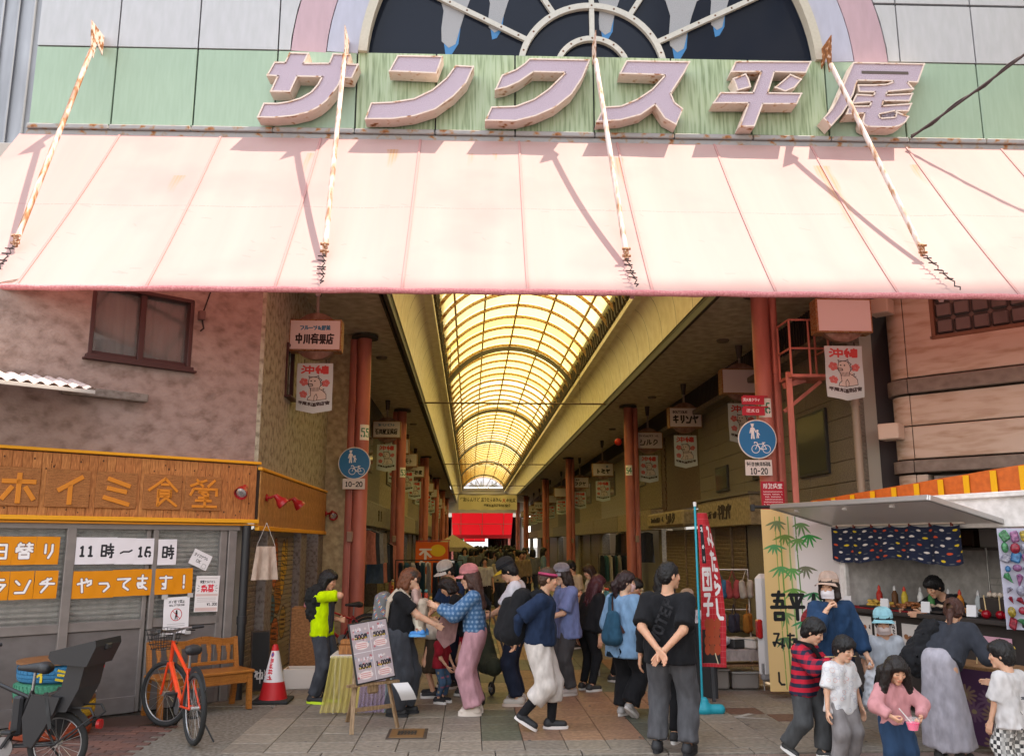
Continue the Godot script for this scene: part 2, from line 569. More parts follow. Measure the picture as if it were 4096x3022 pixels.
# ground and paving
func build_ground() -> void:
	var fine := ntex(.09, Color(.72, .72, .72), Color(1, 1, 1), 0, 512, 5)
	var g := G.new()
	g.quad(v3(-150, -.03, 60), v3(150, -.03, 60), v3(150, -.03, -420), v3(-150, -.03, -420))
	struct(g, "ground", mt("asphalt", lin(.10, .095, .09), .9, .0, fine, v3(.9, .9, .9), fine, .3))
	# street surface in front of the arcade
	g = G.new()
	g.quad(v3(-9, -.016, 14), v3(14, -.016, 14), v3(14, -.016, -8.42), v3(-9, -.016, -8.42))
	struct(g, "road", mt("street red asphalt", lin(.28, .20, .165), .9, .0, fine, v3(1.1, 1.1, 1.1), fine, .3))
	# concrete strip along the corner shop
	g = G.new()
	g.quad(v3(-3.1, -.012, -8.42), v3(-1.75, -.012, -8.42), v3(-2.55, -.012, -11.9), v3(-5.6, -.012, -11.9))
	g.quad(v3(-6.6, -.012, -8.42), v3(-4.6, -.012, -8.42), v3(-4.6, -.012, -10.2), v3(-6.6, -.012, -10.2))
	g.quad(v3(-4.6, -.012, -9.92), v3(-3.1, -.012, -9.92), v3(-3.6, -.012, -11.9), v3(-5.6, -.012, -11.9))
	struct(g, "concrete_pavement", mt("concrete strip", lin(.24, .215, .185), .88, .0, ntex(.05, Color(.6, .58, .55), Color(1, 1, 1), 0, 512, 6), v3(.7, .7, .7), fine, .5))
	# red block paving by the tyres
	var bp := Node3D.new()
	bp.name = "block_pavement"
	add_child(bp)
	bp.set_meta("kind", "structure")
	struct(boxg(v3(-3.85, -.045, -9.17), v3(1.52, .05, 1.5)), "bedding", mt("block joint", lin(.05, .045, .04), .95), bp)
	var reds := []
	for k in 3:
		reds.append(mt("red block %d" % k, lin([.15, .125, .18][k], [.075, .07, .085][k], [.06, .06, .065][k]), .85, .0, fine, v3(2, 2, 2)))
	var bm := []
	for k in 3: bm.append(boxg(Vector3.ZERO, v3(.194, .05, .094), .006).mesh(reds[k]))
	for r in 15:
		for c in 8:
			var x := -4.58 + c * .2 + (.1 if r % 2 else .0)
			if x > -3.12: continue
			at_mesh(bm[rng.randi() % 3], "brick", X3(Basis(), v3(x, -.029 + rng.randf_range(-.003, .003), -8.48 - r * .1)), bp)
	# arcade floor: square stone tiles, the near ones laid one by one
	var fl := Node3D.new()
	fl.name = "arcade_floor"
	add_child(fl)
	fl.set_meta("kind", "structure")
	struct(boxg(v3(1.5, -.055, -60), v3(10.6, .06, 104)), "bedding", mt("tile joint", lin(.045, .04, .035), .95), fl)
	var tones := {"grey": lin(.25, .215, .175), "green": lin(.11, .115, .085), "clay": lin(.28, .165, .105), "sand": lin(.26, .22, .155), "brown": lin(.17, .09, .065)}
	var stain := ntex(.05, Color(.74, .73, .72), Color(1.04, 1.04, 1.04), 0, 512, 6)
	var mats := {}
	var meshes := {}
	var rest := {}
	for t in tones:
		mats[t] = []
		meshes[t] = []
		for k in 3:
			var m := mt("tile %s %d" % [t, k], tones[t] * [.95, 1.0, 1.04][k], .62, .0, stain, v3(.55, .55, .55), fine, .12)
			mats[t].append(m)
			meshes[t].append(boxg(Vector3.ZERO, v3(.398, .03, .392), .004).mesh(m))
		rest[t] = G.new()
	var laid := 0
	for r in 95:
		for c in range(-8, 13):
			var x := .3325 + c * .405
			var z := -8.83 - r * .4
			if c <= -7 and r < 6: continue
			if r < 7 and x < -2.35 + (z + 8.6) * .22 : continue
			var t := "grey"
			if r > 0:
				if c == 0 or c == 1 and r > 9: t = "green" if r < 4 or (r / 2) % 2 else "sand"
				if c == 0 and r < 5: t = "green"
				var w := 3 + (0 if r % 8 < 5 else 1)
				if c >= 1 and c <= w: t = "clay" if (r % 16) < 13 else "green"
				if c == w + 1 and c < 6: t = "green" if (r % 8) < 5 else "clay"
				if c == 8 and r == 3 or c == 7 and r == 4: t = "brown"
			var k := rng.randi() % 3
			if laid < 290:
				at_mesh(meshes[t][k], "tile", X3(Basis(), v3(x, -.016 + rng.randf_range(-.0015, .0015), z)), fl)
				laid += 1
			else:
				var gg: G = rest[t]
				gg.box(v3(x, -.016, z), v3(.397, .03, .391))
	for t in rest:
		if rest[t].v.size():
			var o := put(rest[t], "far_tile", mats[t][1], fl)
			o.set_meta("kind", "stuff")
	var gum := G.new()
	for k in 90:
		gum.ball(v3(rng.randf_range(-1.8, 4.8), .0, -8.7 - 6.0 * rng.randf()), v3(1, .12, 1) * rng.randf_range(.008, .02), 7, 4)
	put(gum, "gum_spots", mt("gum grey", lin(.07, .065, .06), .8), fl).set_meta("kind", "stuff")
	# front course and drain line
	var cs := boxg(Vector3.ZERO, v3(.79, .03, .17), .005).mesh(mats["grey"][1])
	for c in 10:
		at_mesh(cs, "kerb_stone", X3(Basis(), v3(-1.75 + c * .8, -.016, -8.53)), fl)
	# pale arrow mark on the floor
	g = G.new()
	g.quad(v3(2.95, .004, -10.02), v3(3.3, .004, -9.9), v3(3.3, .004, -9.96), v3(2.95, .004, -10.09))
	g.quad(v3(2.95, .004, -10.09), v3(3.0, .004, -10.03), v3(3.22, .004, -10.22), v3(3.17, .004, -10.26))
	struct(g, "floor_marking", mt("worn paint", lin(.42, .40, .37), .8, .0, stain, v3(3, 3, 3)))
	# service cover and manhole
	var mh := thing("service_cover", "square bronze service cover with dark grille set in grey tiles", "cover", v3(-.62, 0, -9.36))
	put(boxg(v3(0, .003, 0), v3(.40, .012, .46), .003), "frame", mt("cover frame", lin(.06, .045, .035), .6, .3), mh)
	put(boxg(v3(0, .008, 0), v3(.34, .012, .40), .003), "plate", mt("bronze", lin(.23, .12, .045), .5, .2, fine, v3(3, 3, 3)), mh)
	g = G.new()
	for k in 6: g.box(v3(-.085 + k * .034, .016, .0), v3(.016, .006, .17))
	for k in 3: g.box(v3(0, .017, -.07 + k * .07), v3(.19, .006, .012))
	put(g, "grille", mt("dark iron", lin(.03, .028, .026), .6, .4), mh)
	var mo := G.new()
	mo.lathe([V(.33, -.01), V(.33, .0), V(.30, .004), V(.0, .004)], 24)
	var mn := put(mo, "manhole_cover", mt("rusty iron", lin(.10, .06, .045), .75, .2, fine, v3(3, 3, 3), fine, .4))
	mn.position = v3(-3.72, -.008, -10.2)
	tag(mn, "round rust brown manhole cover beside the tyre stack", "manhole")

# coloured front, lettering, awning
func fpos(x: float, y: float, out: float) -> Vector3:
	return FRONT + v3(cos(FRONT_TURN), 0, -sin(FRONT_TURN)) * x + v3(0, y, 0) + v3(sin(FRONT_TURN), 0, cos(FRONT_TURN)) * out


func arc_band(g: G, c: Vector2, r0: float, r1: float, a0: float, a1: float, z0: float, z1: float, seg_n := 40) -> void:
	for k in seg_n:
		var p := a0 + (a1 - a0) * k / seg_n
		var q := a0 + (a1 - a0) * (k + 1) / seg_n
		var A := c + V(cos(p), sin(p)) * r0; var B := c + V(cos(p), sin(p)) * r1
		var C := c + V(cos(q), sin(q)) * r1; var D := c + V(cos(q), sin(q)) * r0
		g.quad(v3(A.x, A.y, z1), v3(B.x, B.y, z1), v3(C.x, C.y, z1), v3(D.x, D.y, z1))
		g.quad(v3(A.x, A.y, z0), v3(D.x, D.y, z0), v3(C.x, C.y, z0), v3(B.x, B.y, z0))
		g.quad(v3(B.x, B.y, z0), v3(C.x, C.y, z0), v3(C.x, C.y, z1), v3(B.x, B.y, z1))
		g.quad(v3(D.x, D.y, z0), v3(A.x, A.y, z0), v3(A.x, A.y, z1), v3(D.x, D.y, z1))
	for e in [[a0, 1], [a1, -1]]:
		var d: Vector2 = V(cos(e[0]), sin(e[0]))
		var A := c + d * r0; var B := c + d * r1
		g.quad(v3(A.x, A.y, z0), v3(B.x, B.y, z0), v3(B.x, B.y, z1), v3(A.x, A.y, z1))

func offset_poly(p: PackedVector2Array, d: float) -> PackedVector2Array:
	var r := Geometry2D.offset_polygon(p, d, Geometry2D.JOIN_MITER)
	return r[0] if r.size() else p

func rusty(key: String, base: Color, amount: float, scale := v3(2, 2, 2), sd := 3) -> StandardMaterial3D:
	var r1 := lin(.30, .11, .03); var r2 := lin(.10, .035, .015)
	return mt(key, Color(1, 1, 1), .7, .0, ntex(.02, base, base, 0, 512, 6, [[.0, amount - .08, amount, amount + .14, 1.0], [r2, r1, base.lerp(r1, .35), base, base * Color(.95, .95, .95)]], sd), scale)

func build_front() -> void:
	var fac := thing("panel_facade", "panelled shopping street front with green, white and lavender panels and half-round window", "building front", FRONT, FRONT_TURN)
	var streak := ntex(.03, Color(.94, .945, .935), Color(1.0, 1.0, 1.0), 0, 512, 5, null, 5)
	var grime := ntex(.035, Color(1, 1, 1), Color(1, 1, 1), 0, 512, 5, [[.0, .32, .5, .75, 1.0], [Color(.66, .69, .62), Color(.84, .86, .80), Color(.96, .97, .94), Color(1, 1, 1), Color(1, 1, 1)]], 9)
	var green := mt("green panel", lin(.30, .40, .30), .45, .0, streak, v3(.8, .10, .8))
	var olive := mt("faded green panel", lin(.34, .41, .28), .5, .0, grime, v3(1.0, .07, 1.0))
	var white := mt("pale panel", lin(.42, .42, .44), .4, .0, streak, v3(.5, .12, .5))
	var pinkp := mt("pink panel", lin(.41, .28, .32), .45, .0, streak, v3(.5, .12, .5))
	var lav := mt("lavender panel", lin(.37, .37, .46), .4, .0, streak, v3(.5, .12, .5))
	var dark := mt("panel joint", lin(.05, .05, .06), .7)
	# body of the front behind the panels, with an opening for the arch window
	put(boxg(v3(1.77, 8.36, -.22), v3(16.33, 1.24, .3)), "backing_wall", dark, fac)
	var c := V(1.77, 8.83)
	var body := G.new()
	for s in [-1.0, 1.0]:
		var poly := PackedVector2Array()
		poly.append(V(c.x + s * 8.165, 8.98))
		poly.append(V(c.x + s * 8.165, 13.9))
		poly.append(V(c.x, 13.9))
		for k in 21:
			var a := PI / 2 - k / 20.0 * (PI / 2 - .044)
			poly.append(c + V(s * cos(a), sin(a)) * 3.42)
		body.prism(poly, -.37, -.07)
	put(body, "upper_wall", dark, fac)
	# panels
	var gm := {}
	for spec in [["g", green], ["o", olive], ["w", white]]:
		for hgt in [1.212, .955, 1.15]:
			gm[spec[0] + str(hgt)] = boxg(Vector3.ZERO, v3(1.145, hgt, .05), .006).mesh(spec[1])
	for k in 14:
		var x := 1.77 + (k - 7) * 1.1665 + .583
		at_mesh(gm[("o" if k >= 4 and k <= 9 else "g") + "1.212"], "panel", X3(Basis(), v3(x, 8.426, -.03 if k % 2 else -.032)), fac)
	for row in [[9.04, 10.0], [10.02, 11.17], [11.19, 12.34], [12.36, 13.51]]:
		for k in 14:
			var x0 := 1.77 + (k - 7) * 1.1665 + .011
			var poly := PackedVector2Array([V(x0, row[0] + .01), V(x0 + 1.145, row[0] + .01), V(x0 + 1.145, row[1] - .01), V(x0, row[1] - .01)])
			var circ := PackedVector2Array()
			for q in 64: circ.append(c + V(cos(TAU * q / 64), sin(TAU * q / 64)) * 4.5)
			for pc in Geometry2D.clip_polygons(poly, circ):
				if pc.size() < 3: continue
				var pg := G.new()
				pg.prism(pc, -.05, .0)
				put(pg, "panel", white, fac)
	var a0 := .047
	var band := G.new()
	arc_band(band, c, 3.97, 4.48, a0, PI - a0, -.05, -.004, 48)
	put(band, "pink_arch_band", pinkp, fac)
	band = G.new()
	arc_band(band, c, 3.5, 3.955, a0 + .006, PI - a0 - .006, -.05, .0, 48)
	put(band, "lavender_arch_band", lav, fac)
	var fr := mt("cream frame", lin(.45, .41, .34), .45, .0, streak, v3(1, 1, 1))
	band = G.new()
	arc_band(band, c, 3.36, 3.49, a0 + .01, PI - a0 - .01, -.1, .06, 48)
	put(band, "window_frame", fr, fac)
	# glass and its ribs
	var gl := G.new()
	var half := PackedVector2Array()
	for k in 41:
		var a := .05 + (PI - .1) * k / 40.0
		half.append(c + V(cos(a), sin(a)) * 3.37)
	gl.prism(half, -.16, -.13)
	var glass := mt("dark glass", lin(.010, .013, .022), .12)
	glass.metallic_specular = .25
	put(gl, "window_glass", glass, fac)
	var ribs := mt("white rib", lin(.48, .46, .42), .5, .0, streak, v3(1, 1, 1))
	band = G.new()
	arc_band(band, c, 1.04, 1.13, .19, PI - .19, -.12, -.05, 28)
	put(band, "rib_ring", ribs, fac)
	band = G.new()
	arc_band(band, c, .50, .58, .37, PI - .37, -.12, -.05, 20)
	put(band, "rib_ring", ribs, fac)
	for a in [27.0, 58.5, 90.0, 121.5, 153.0]:
		var d := V(cos(deg_to_rad(a)), sin(deg_to_rad(a)))
		band = G.new()
		var p0: Vector2 = c + d * (1.13 if a != 90.0 else .58); var p1 := c + d * 3.36
		band.bar(v3(p0.x, p0.y, -.085), v3(p1.x, p1.y, -.085), .075, .06, v3(0, 0, 1))
		put(band, "rib", ribs, fac)
	var bolt := G.new()
	for r in [1.085, .54]:
		for k in 9:
			var a := .3 + (PI - .6) * k / 8.0
			bolt.ball(v3(c.x + cos(a) * r, c.y + sin(a) * r, -.048), v3(.016, .016, .008), 6, 4)
	for a in [27.0, 58.5, 90.0, 121.5, 153.0]:
		for k in 8:
			var d := V(cos(deg_to_rad(a)), sin(deg_to_rad(a))) * (1.25 + k * .29)
			bolt.ball(v3(c.x + d.x, c.y + d.y, -.054), v3(.016, .016, .008), 6, 4)
	put(bolt, "bolts", mt("rust bolt", lin(.13, .06, .03), .7), fac)
	# birds on the glass: speckled grey bodies with blue behind
	var speck := mt("speckled grey film", Color(1, 1, 1), .6, .0, ntex(.25, lin(.10, .10, .11), lin(.55, .55, .56), 0, 256, 2), v3(3, 3, 3))
	var blue := mt("blue film", lin(.035, .16, .36), .4)
	for b in [[-.36, 9.24, 1.0], [.32, 9.5, .8], [2.0, 9.5, .8], [3.1, 9.24, 1.0], [3.72, 9.62, .8], [-.95, 10.4, 1.0], [4.4, 10.4, .9], [1.1, 10.6, 1.0]]:
		var s: float = b[2]
		var bird := PackedVector2Array([V(-.2, .4), V(-.19, .1), V(-.04, -.05), V(.1, .04), V(.19, .4), V(.3, .8), V(.42, 1.15), V(.9, 1.5), V(.4, 1.42), V(.2, 1.75), V(-.02, 1.45), V(-.5, 1.5), V(-.25, 1.15), V(-.16, .8)])
		var fin := PackedVector2Array([V(-.14, .04), V(-.1, -.25), V(.02, -.2), V(.16, .05), V(.2, .42), V(.1, .2)])
		for it in [[bird, speck, -.129, -.122], [fin, blue, -.129, -.125]]:
			var pp := PackedVector2Array()
			for q in it[0]: pp.append(V(b[0], b[1]) + q * s * .72)
			var clipped := Geometry2D.intersect_polygons(pp, half)
			if clipped.size():
				var bg := G.new()
				bg.prism(clipped[0], it[2], it[3])
				put(bg, "bird_film", it[1], fac)
	# base rail under the panels, split at the joints
	var rail := rusty("base rail", lin(.30, .29, .29), .26, v3(.4, .4, .4), 12)
	for k in 14:
		var x := 1.77 + (k - 7) * 1.1665 + .583
		put(boxg(v3(x, 7.755, .0), v3(1.15, .075, .13), .012), "base_rail", rail, fac)
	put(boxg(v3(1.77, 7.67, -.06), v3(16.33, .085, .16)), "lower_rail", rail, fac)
	# portal wall between the front and the lower ceilings
	put(boxg(v3(-4.0, 6.8, -.3), v3(5.2, 1.7, .12)), "portal_wall", mt("portal grey", lin(.3, .28, .25), .8), fac)
	put(boxg(v3(6.9, 6.8, -.3), v3(6.2, 1.7, .12)), "portal_wall", mt("portal grey", lin(.3, .28, .25), .8), fac)
	put(boxg(v3(1.25, 7.52, -.3), v3(5.3, .2, .12)), "portal_beam", mt("portal grey", lin(.3, .28, .25), .8), fac)

	build_letters()
	build_awning()

func build_letters() -> void:
	var L := [
		["サ", [[V(-2.66, 8.84), V(-2.38, 8.84), V(-2.44, 8.68), V(-2.09, 8.69), V(-2.04, 8.84), V(-1.78, 8.83), V(-1.83, 8.68), V(-1.66, 8.68), V(-1.75, 8.45), V(-1.90, 8.45), V(-1.93, 8.35), V(-2.00, 8.23), V(-2.09, 8.10), V(-2.21, 7.99), V(-2.35, 7.91), V(-2.57, 7.85), V(-2.82, 7.82), V(-3.07, 7.82), V(-2.99, 8.05), V(-2.80, 8.05), V(-2.63, 8.08), V(-2.47, 8.14), V(-2.33, 8.23), V(-2.24, 8.35), V(-2.19, 8.46), V(-2.53, 8.46), V(-2.62, 8.22), V(-2.91, 8.22), V(-2.82, 8.46), V(-2.97, 8.47), V(-2.87, 8.69), V(-2.72, 8.69)]]],
		["ン", [[V(-1.11, 8.83), V(-.45, 8.83), V(-.54, 8.55), V(-1.23, 8.57)], [V(-.27, 8.69), V(-.00, 8.68), V(-.11, 8.41), V(-.29, 8.20), V(-.55, 7.99), V(-.85, 7.88), V(-1.16, 7.83), V(-1.55, 7.82), V(-1.47, 8.08), V(-1.17, 8.10), V(-.86, 8.16), V(-.60, 8.30), V(-.40, 8.49)]]],
		["ク", [[V(.80, 8.82), V(1.69, 8.82), V(1.57, 8.52), V(1.41, 8.26), V(1.17, 8.05), V(.88, 7.91), V(.60, 7.83), V(.16, 7.83), V(.25, 8.05), V(.60, 8.07), V(.86, 8.18), V(1.07, 8.34), V(1.23, 8.51), V(1.31, 8.60), V(.86, 8.60), V(.65, 8.44), V(.47, 8.35), V(.30, 8.31), V(.40, 8.55), V(.60, 8.64), V(.73, 8.74)]]],
		["ス", [[V(2.22, 8.82), V(3.16, 8.82), V(3.06, 8.63), V(2.86, 8.31), V(2.91, 8.17), V(3.03, 8.07), V(2.92, 7.81), V(2.75, 7.91), V(2.62, 8.12), V(2.41, 7.96), V(2.11, 7.87), V(1.76, 7.84), V(1.87, 8.08), V(2.12, 8.10), V(2.36, 8.21), V(2.58, 8.37), V(2.77, 8.59), V(2.11, 8.60)]]],
		["平", [[V(3.83, 8.84), V(4.96, 8.86), V(4.87, 8.67), V(4.40, 8.67), V(4.29, 8.35), V(4.79, 8.35), V(4.70, 8.17), V(4.20, 8.16), V(4.06, 7.81), V(3.83, 7.80), V(3.98, 8.17), V(3.46, 8.16), V(3.58, 8.34), V(4.06, 8.35), V(4.19, 8.67), V(3.75, 8.66)], [V(3.97, 8.645), V(4.01, 8.57), V(4.04, 8.43), V(3.83, 8.365), V(3.81, 8.47), V(3.77, 8.56)], [V(4.63, 8.65), V(4.80, 8.57), V(4.68, 8.43), V(4.54, 8.365), V(4.38, 8.43), V(4.50, 8.53)]]],
		["尾", [[V(5.58, 8.86), V(6.66, 8.86), V(6.53, 8.55), V(6.38, 8.55), V(6.46, 8.44), V(6.06, 8.39), V(6.04, 8.35), V(6.44, 8.38), V(6.38, 8.25), V(5.99, 8.24), V(5.97, 8.18), V(6.41, 8.22), V(6.35, 8.09), V(6.16, 8.085), V(6.14, 8.0), V(5.92, 7.98), V(5.90, 8.03), V(6.15, 8.09), V(6.22, 8.06), V(6.35, 8.01), V(6.29, 7.92), V(6.20, 7.86), V(6.10, 7.83), V(5.72, 7.83), V(5.66, 7.87), V(5.65, 7.93), V(5.68, 8.04), V(5.41, 8.02), V(5.47, 8.16), V(5.77, 8.17), V(5.79, 8.22), V(5.50, 8.19), V(5.59, 8.35), V(5.84, 8.34), V(5.86, 8.38), V(5.63, 8.38), V(5.615, 8.50), V(5.86, 8.505), V(6.05, 8.52), V(6.15, 8.56), V(5.63, 8.56), V(5.60, 8.50), V(5.55, 8.35), V(5.46, 8.18), V(5.36, 8.03), V(5.18, 7.83), V(5.07, 7.96), V(5.20, 8.10), V(5.29, 8.25), V(5.39, 8.46), V(5.49, 8.67)]]],
	]
	var rim := rusty("letter rim", lin(.68, .57, .50), .22, v3(.45, .45, .45), 21)
	var face := mt("letter face", Color(1, 1, 1), .7, .0, ntex(.12, lin(.34, .28, .34), lin(.62, .54, .60), 0, 512, 3, [[.0, .35, .65, 1.0], [lin(.32, .20, .25), lin(.37, .29, .35), lin(.45, .38, .45), lin(.55, .50, .55)]], 4), v3(1.2, 1.2, 1.2), ntex(.15, Color(0, 0, 0), Color(1, 1, 1), 0, 256, 2), .4)
	for it in L:
		var o := thing("sign_letter", "big raised lavender letter %s with cream metal rim on green front" % {"サ": "sa", "ン": "n", "ク": "ku", "ス": "su", "平": "hira", "尾": "o"}[it[0]], "sign letter", FRONT, FRONT_TURN, "raised letters over the awning")
		for pts in it[1]:
			var p := PackedVector2Array(pts)
			if Geometry2D.is_polygon_clockwise(p): p.reverse()
			var inner := Geometry2D.offset_polygon(p, -.02, Geometry2D.JOIN_MITER)
			var g := G.new()
			# walls of the rim with their thickness, standing off the panels
			for i in p.size():
				var a := p[i]; var b := p[(i + 1) % p.size()]
				g.quad(v3(a.x, a.y, .03), v3(b.x, b.y, .03), v3(b.x, b.y, .28), v3(a.x, a.y, .28))
			if inner.size() == 1:
				for q in Geometry2D.clip_polygons(p, offset_poly(p, -.0001)): pass
			var lip := G.new()
			for q in inner:
				for i in q.size():
					var a := q[i]; var b := q[(i + 1) % q.size()]
					g.quad(v3(b.x, b.y, .24), v3(a.x, a.y, .24), v3(a.x, a.y, .28), v3(b.x, b.y, .28))
			# front edge of the rim: strips along every side
			for i in p.size():
				var a := p[i]; var b := p[(i + 1) % p.size()]
				var nrm := (b - a).normalized().orthogonal() * -.02
				var t := (b - a).normalized() * .0
				var ia := a + nrm + t; var ib := b + nrm - t
				if Geometry2D.is_point_in_polygon((ia + ib) * .5, p):
					g.quad(v3(a.x, a.y, .28), v3(b.x, b.y, .28), v3(ib.x, ib.y, .2803), v3(ia.x, ia.y, .2803))
				else:
					ia = a - nrm; ib = b - nrm
					g.quad(v3(a.x, a.y, .28), v3(b.x, b.y, .28), v3(ib.x, ib.y, .2803), v3(ia.x, ia.y, .2803))
			put(g, "rim", rim, o)
			var f := G.new()
			f.prism(p, .03, .262, false, false, true)
			put(f, "face", face, o)
		if it[0] == "尾":
			var slot := boxg(v3(6.05, 8.705, .264), v3(.7, .045, .006))
			put(slot, "slot", mt("slot dark", lin(.10, .08, .07), .8), o)

func build_awning() -> void:
	var aw := thing("entrance_awning", "long faded pink sloping awning over the street entrance", "awning", FRONT, FRONT_TURN)
	var top := V(.05, 7.63); var low := V(2.3, 4.70)
	var x0 := -6.47; var x1 := 9.96
	# cloth colour: pink, sun-bleached in runs, rust runs below the bolts
	var W := 1152; var H := 256
	var im := canvas(W, H, Color.WHITE)
	var ns := FastNoiseLite.new(); ns.seed = 3; ns.frequency = .012; ns.fractal_octaves = 4
	var base := lin(.58, .395, .375); var pale := lin(.61, .44, .415); var deep := lin(.55, .31, .305)
	for y in H:
		for x in W:
			var k := ns.get_noise_2d(x * 1.6, y * .12) * .5 + .5
			var q := ns.get_noise_2d(x * .6 + 900, y * .6) * .5 + .5
			var c := base.lerp(pale, clampf(k * 1.5 - .35, 0, 1)).lerp(deep, clampf((q - .52) * 1.4, 0, .55))
			im.set_pixel(x, y, c)
	var rs := lin(.55, .24, .07)
	for s in [[-3.95, .30, .42, 7.0, .5], [-1.15, .08, .22, 7.0, .9], [.3, .1, .16, 3.0, .5], [2.05, .12, .35, 5.0, .7], [4.95, .16, .75, 9.0, .9], [6.3, .14, .3, 5.0, .7], [8.1, .5, .8, 9.0, .7], [-.05, .1, .2, 4.0, .3], [-2.3, .12, .28, 4.0, .5]]:
		var cx := int((s[0] - x0) / (x1 - x0) * W)
		for y in range(int(s[1] * H), int(s[2] * H)):
			var t: float = (y - s[1] * H) / ((s[2] - s[1]) * H)
			for x in range(cx - 12, cx + 13):
				var d: float = absf(x - cx + sin(y * .15) * 1.2) / (s[3] * (1.0 - t * .5))
				if d < 1.0 and x >= 0 and x < W:
					var kk: float = s[4] * (1.0 - d * d) * (1.0 - t) * (.6 + .4 * sin(x * 2.1 + y * .05))
					im.set_pixel(x, y, im.get_pixel(x, y).lerp(rs, clampf(kk, 0, 1)))
	for x in W:
		if (x * 7) % 23 > 3: im.set_pixel(x, H / 2 + int(2 * sin(x * .01)), deep)
	# small scratches
	var r2 := RandomNumberGenerator.new(); r2.seed = 11
	for k in 70:
		var p := V(r2.randf() * W, H * (.45 + .5 * r2.randf()))
		seg(im, p, p + V(r2.randf_range(2, 9), r2.randf_range(-1, 4)), .3, deep)
	var m := printed("awning cloth", im, .75)
	m.backlight_enabled = true
	m.backlight = Color(.95, .72, .68)
	# sheet in gores with slightly raised seams
	var n := 46
	for k in 12:
		var a := maxf(x0, -7.92 + k * 1.43); var b := minf(x1, -7.92 + (k + 1) * 1.43)
		if b <= a: continue
		var pts := []
		var uvs := []
		var g := G.new()
		for i in 13:
			var t := i / 12.0
			var sag := -.035 * sin(PI * t)
			var row := []
			for j in 7:
				var s := j / 6.0
				var x := lerpf(a, b, s)
				var bil := .018 * sin(PI * s) * sin(PI * t)
				row.append(v3(x, lerpf(top.y, low.y, t) + sag * .6 - bil, lerpf(top.x, low.x, t) + sag * .78 - bil))
			pts.append(row)
		g.grid(pts)
		for i in g.v.size():
			g.uv[i] = V((g.v[i].x - x0) / (x1 - x0), (top.y - g.v[i].y) / (top.y - low.y))
		put(g, "awning_panel", m, aw)
		if k < 11 and b < x1:
			var sm := G.new()
			var path := []
			for i in 9:
				var t := i / 8.0
				var sag := -.035 * sin(PI * t)
				path.append(v3(b, lerpf(top.y, low.y, t) + sag * .6 + .004, lerpf(top.x, low.x, t) + sag * .78 + .004))
			for i in 8: sm.bar(path[i], path[i + 1], .03, .012, v3(0, .6, .8))
			put(sm, "seam", mt("awning seam", lin(.36, .18, .17), .8), aw)
	# rolled lower edge and supporting frame behind
	var ed := G.new()
	var path := []
	var rad := []
	for i in 61:
		path.append(v3(lerpf(x0, x1, i / 60.0), low.y + .004 * sin(i * 1.7), low.x))
		rad.append(.036 + .004 * sin(i * 2.9))
	ed.tube(path, rad, 10)
	put(ed, "rolled_edge", mt("rolled edge", Color(1, 1, 1), .85, .0, ntex(.05, lin(.42, .12, .13), lin(.66, .30, .30), 0, 256, 5), v3(2, 2, 2), ntex(.09, Color(0, 0, 0), Color(1, 1, 1), 0, 256, 4), .8), aw)
	var steel := mt("painted frame", lin(.45, .25, .23), .6)
	for x in [-5.46, -1.73, 1.87, 5.5, 9.2]:
		var fr := G.new()
		fr.bar(v3(x, top.y - .16, top.x), v3(x, low.y - .02, low.x - .1), .05, .05)
		put(fr, "frame_bar", steel, aw)
	var fr2 := G.new()
	fr2.bar(v3(x0, 5.22 - .1, 1.8), v3(x1, 5.22 - .1, 1.8), .05, .05)
	put(fr2, "frame_bar", steel, aw)
	# stay rods with bracket plates
	var k := 0
	for s in [[-5.44, -5.36, 5.32], [-1.86, -1.73, 5.24], [1.76, 1.86, 5.22], [5.22, 5.52, 5.34]]:
		var rod := thing("stay_rod", ["rust streaked white stay rod at the corrugated house end of the awning", "white and rust stay rod crossing the letter sa", "white and rust stay rod beside the letter su", "stay rod with rusty bracket crossing the last letter"][k], "rod", FRONT, FRONT_TURN, "stay rods of the awning")
		var tx: float = s[0]
		var plate := G.new()
		var poly := PackedVector2Array([V(.0, 9.2), V(.42, 9.2), V(.34, 8.74), V(.26, 8.7), V(.20, 8.98), V(.0, 8.9)])
		plate.xf = X3(Basis(v3(0, 0, 1), v3(0, 1, 0), v3(-1, 0, 0)), v3(tx, 0, 0))
		plate.prism(poly, -.006, .006)
		put(plate, "bracket_plate", rusty("bracket rust %d" % k, lin(.62, .5, .45), [.40, .36, .38, .72][k], v3(.8, .8, .8), 30 + k), rod)
		var rg := G.new()
		var a := v3(tx, 8.78, .33); var b := v3(s[1], s[2] + .1, 1.84 + (5.3 - s[2]) * .75)
		rg.tube([a, a.lerp(b, .35), a.lerp(b, .7), b], .034, 10)
		put(rg, "rod", rusty("rod paint %d" % k, lin(.52, .44, .41), [.50, .40, .40, .34][k], v3(.9, .22, .9), 40 + k), rod)
		var lugs := G.new()
		lugs.box(b + v3(0, -.02, .02), v3(.05, .16, .05), .01)
		for q in 2: lugs.cyl(b + v3(-.05, -.05 + q * .09, .03), b + v3(.05, -.05 + q * .09, .03), .018, 8)
		put(lugs, "end_lug", rusty("lug rust", lin(.55, .38, .3), .6, v3(3, 3, 3), 51), rod)
		# lacing cord from the lug to the lower edge
		var cord := G.new()
		var e := v3(s[1] + (s[1] - tx) * .5, 4.76, 2.31)
		var pth := []
		for i in 15:
			var p := (b + v3(0, -.08, .02)).lerp(e, i / 14.0)
			pth.append(p + v3(.018 * (1 if i % 2 else -1), .012 * (1 if i % 3 else -1), .02))
		cord.tube(pth, .008, 5)
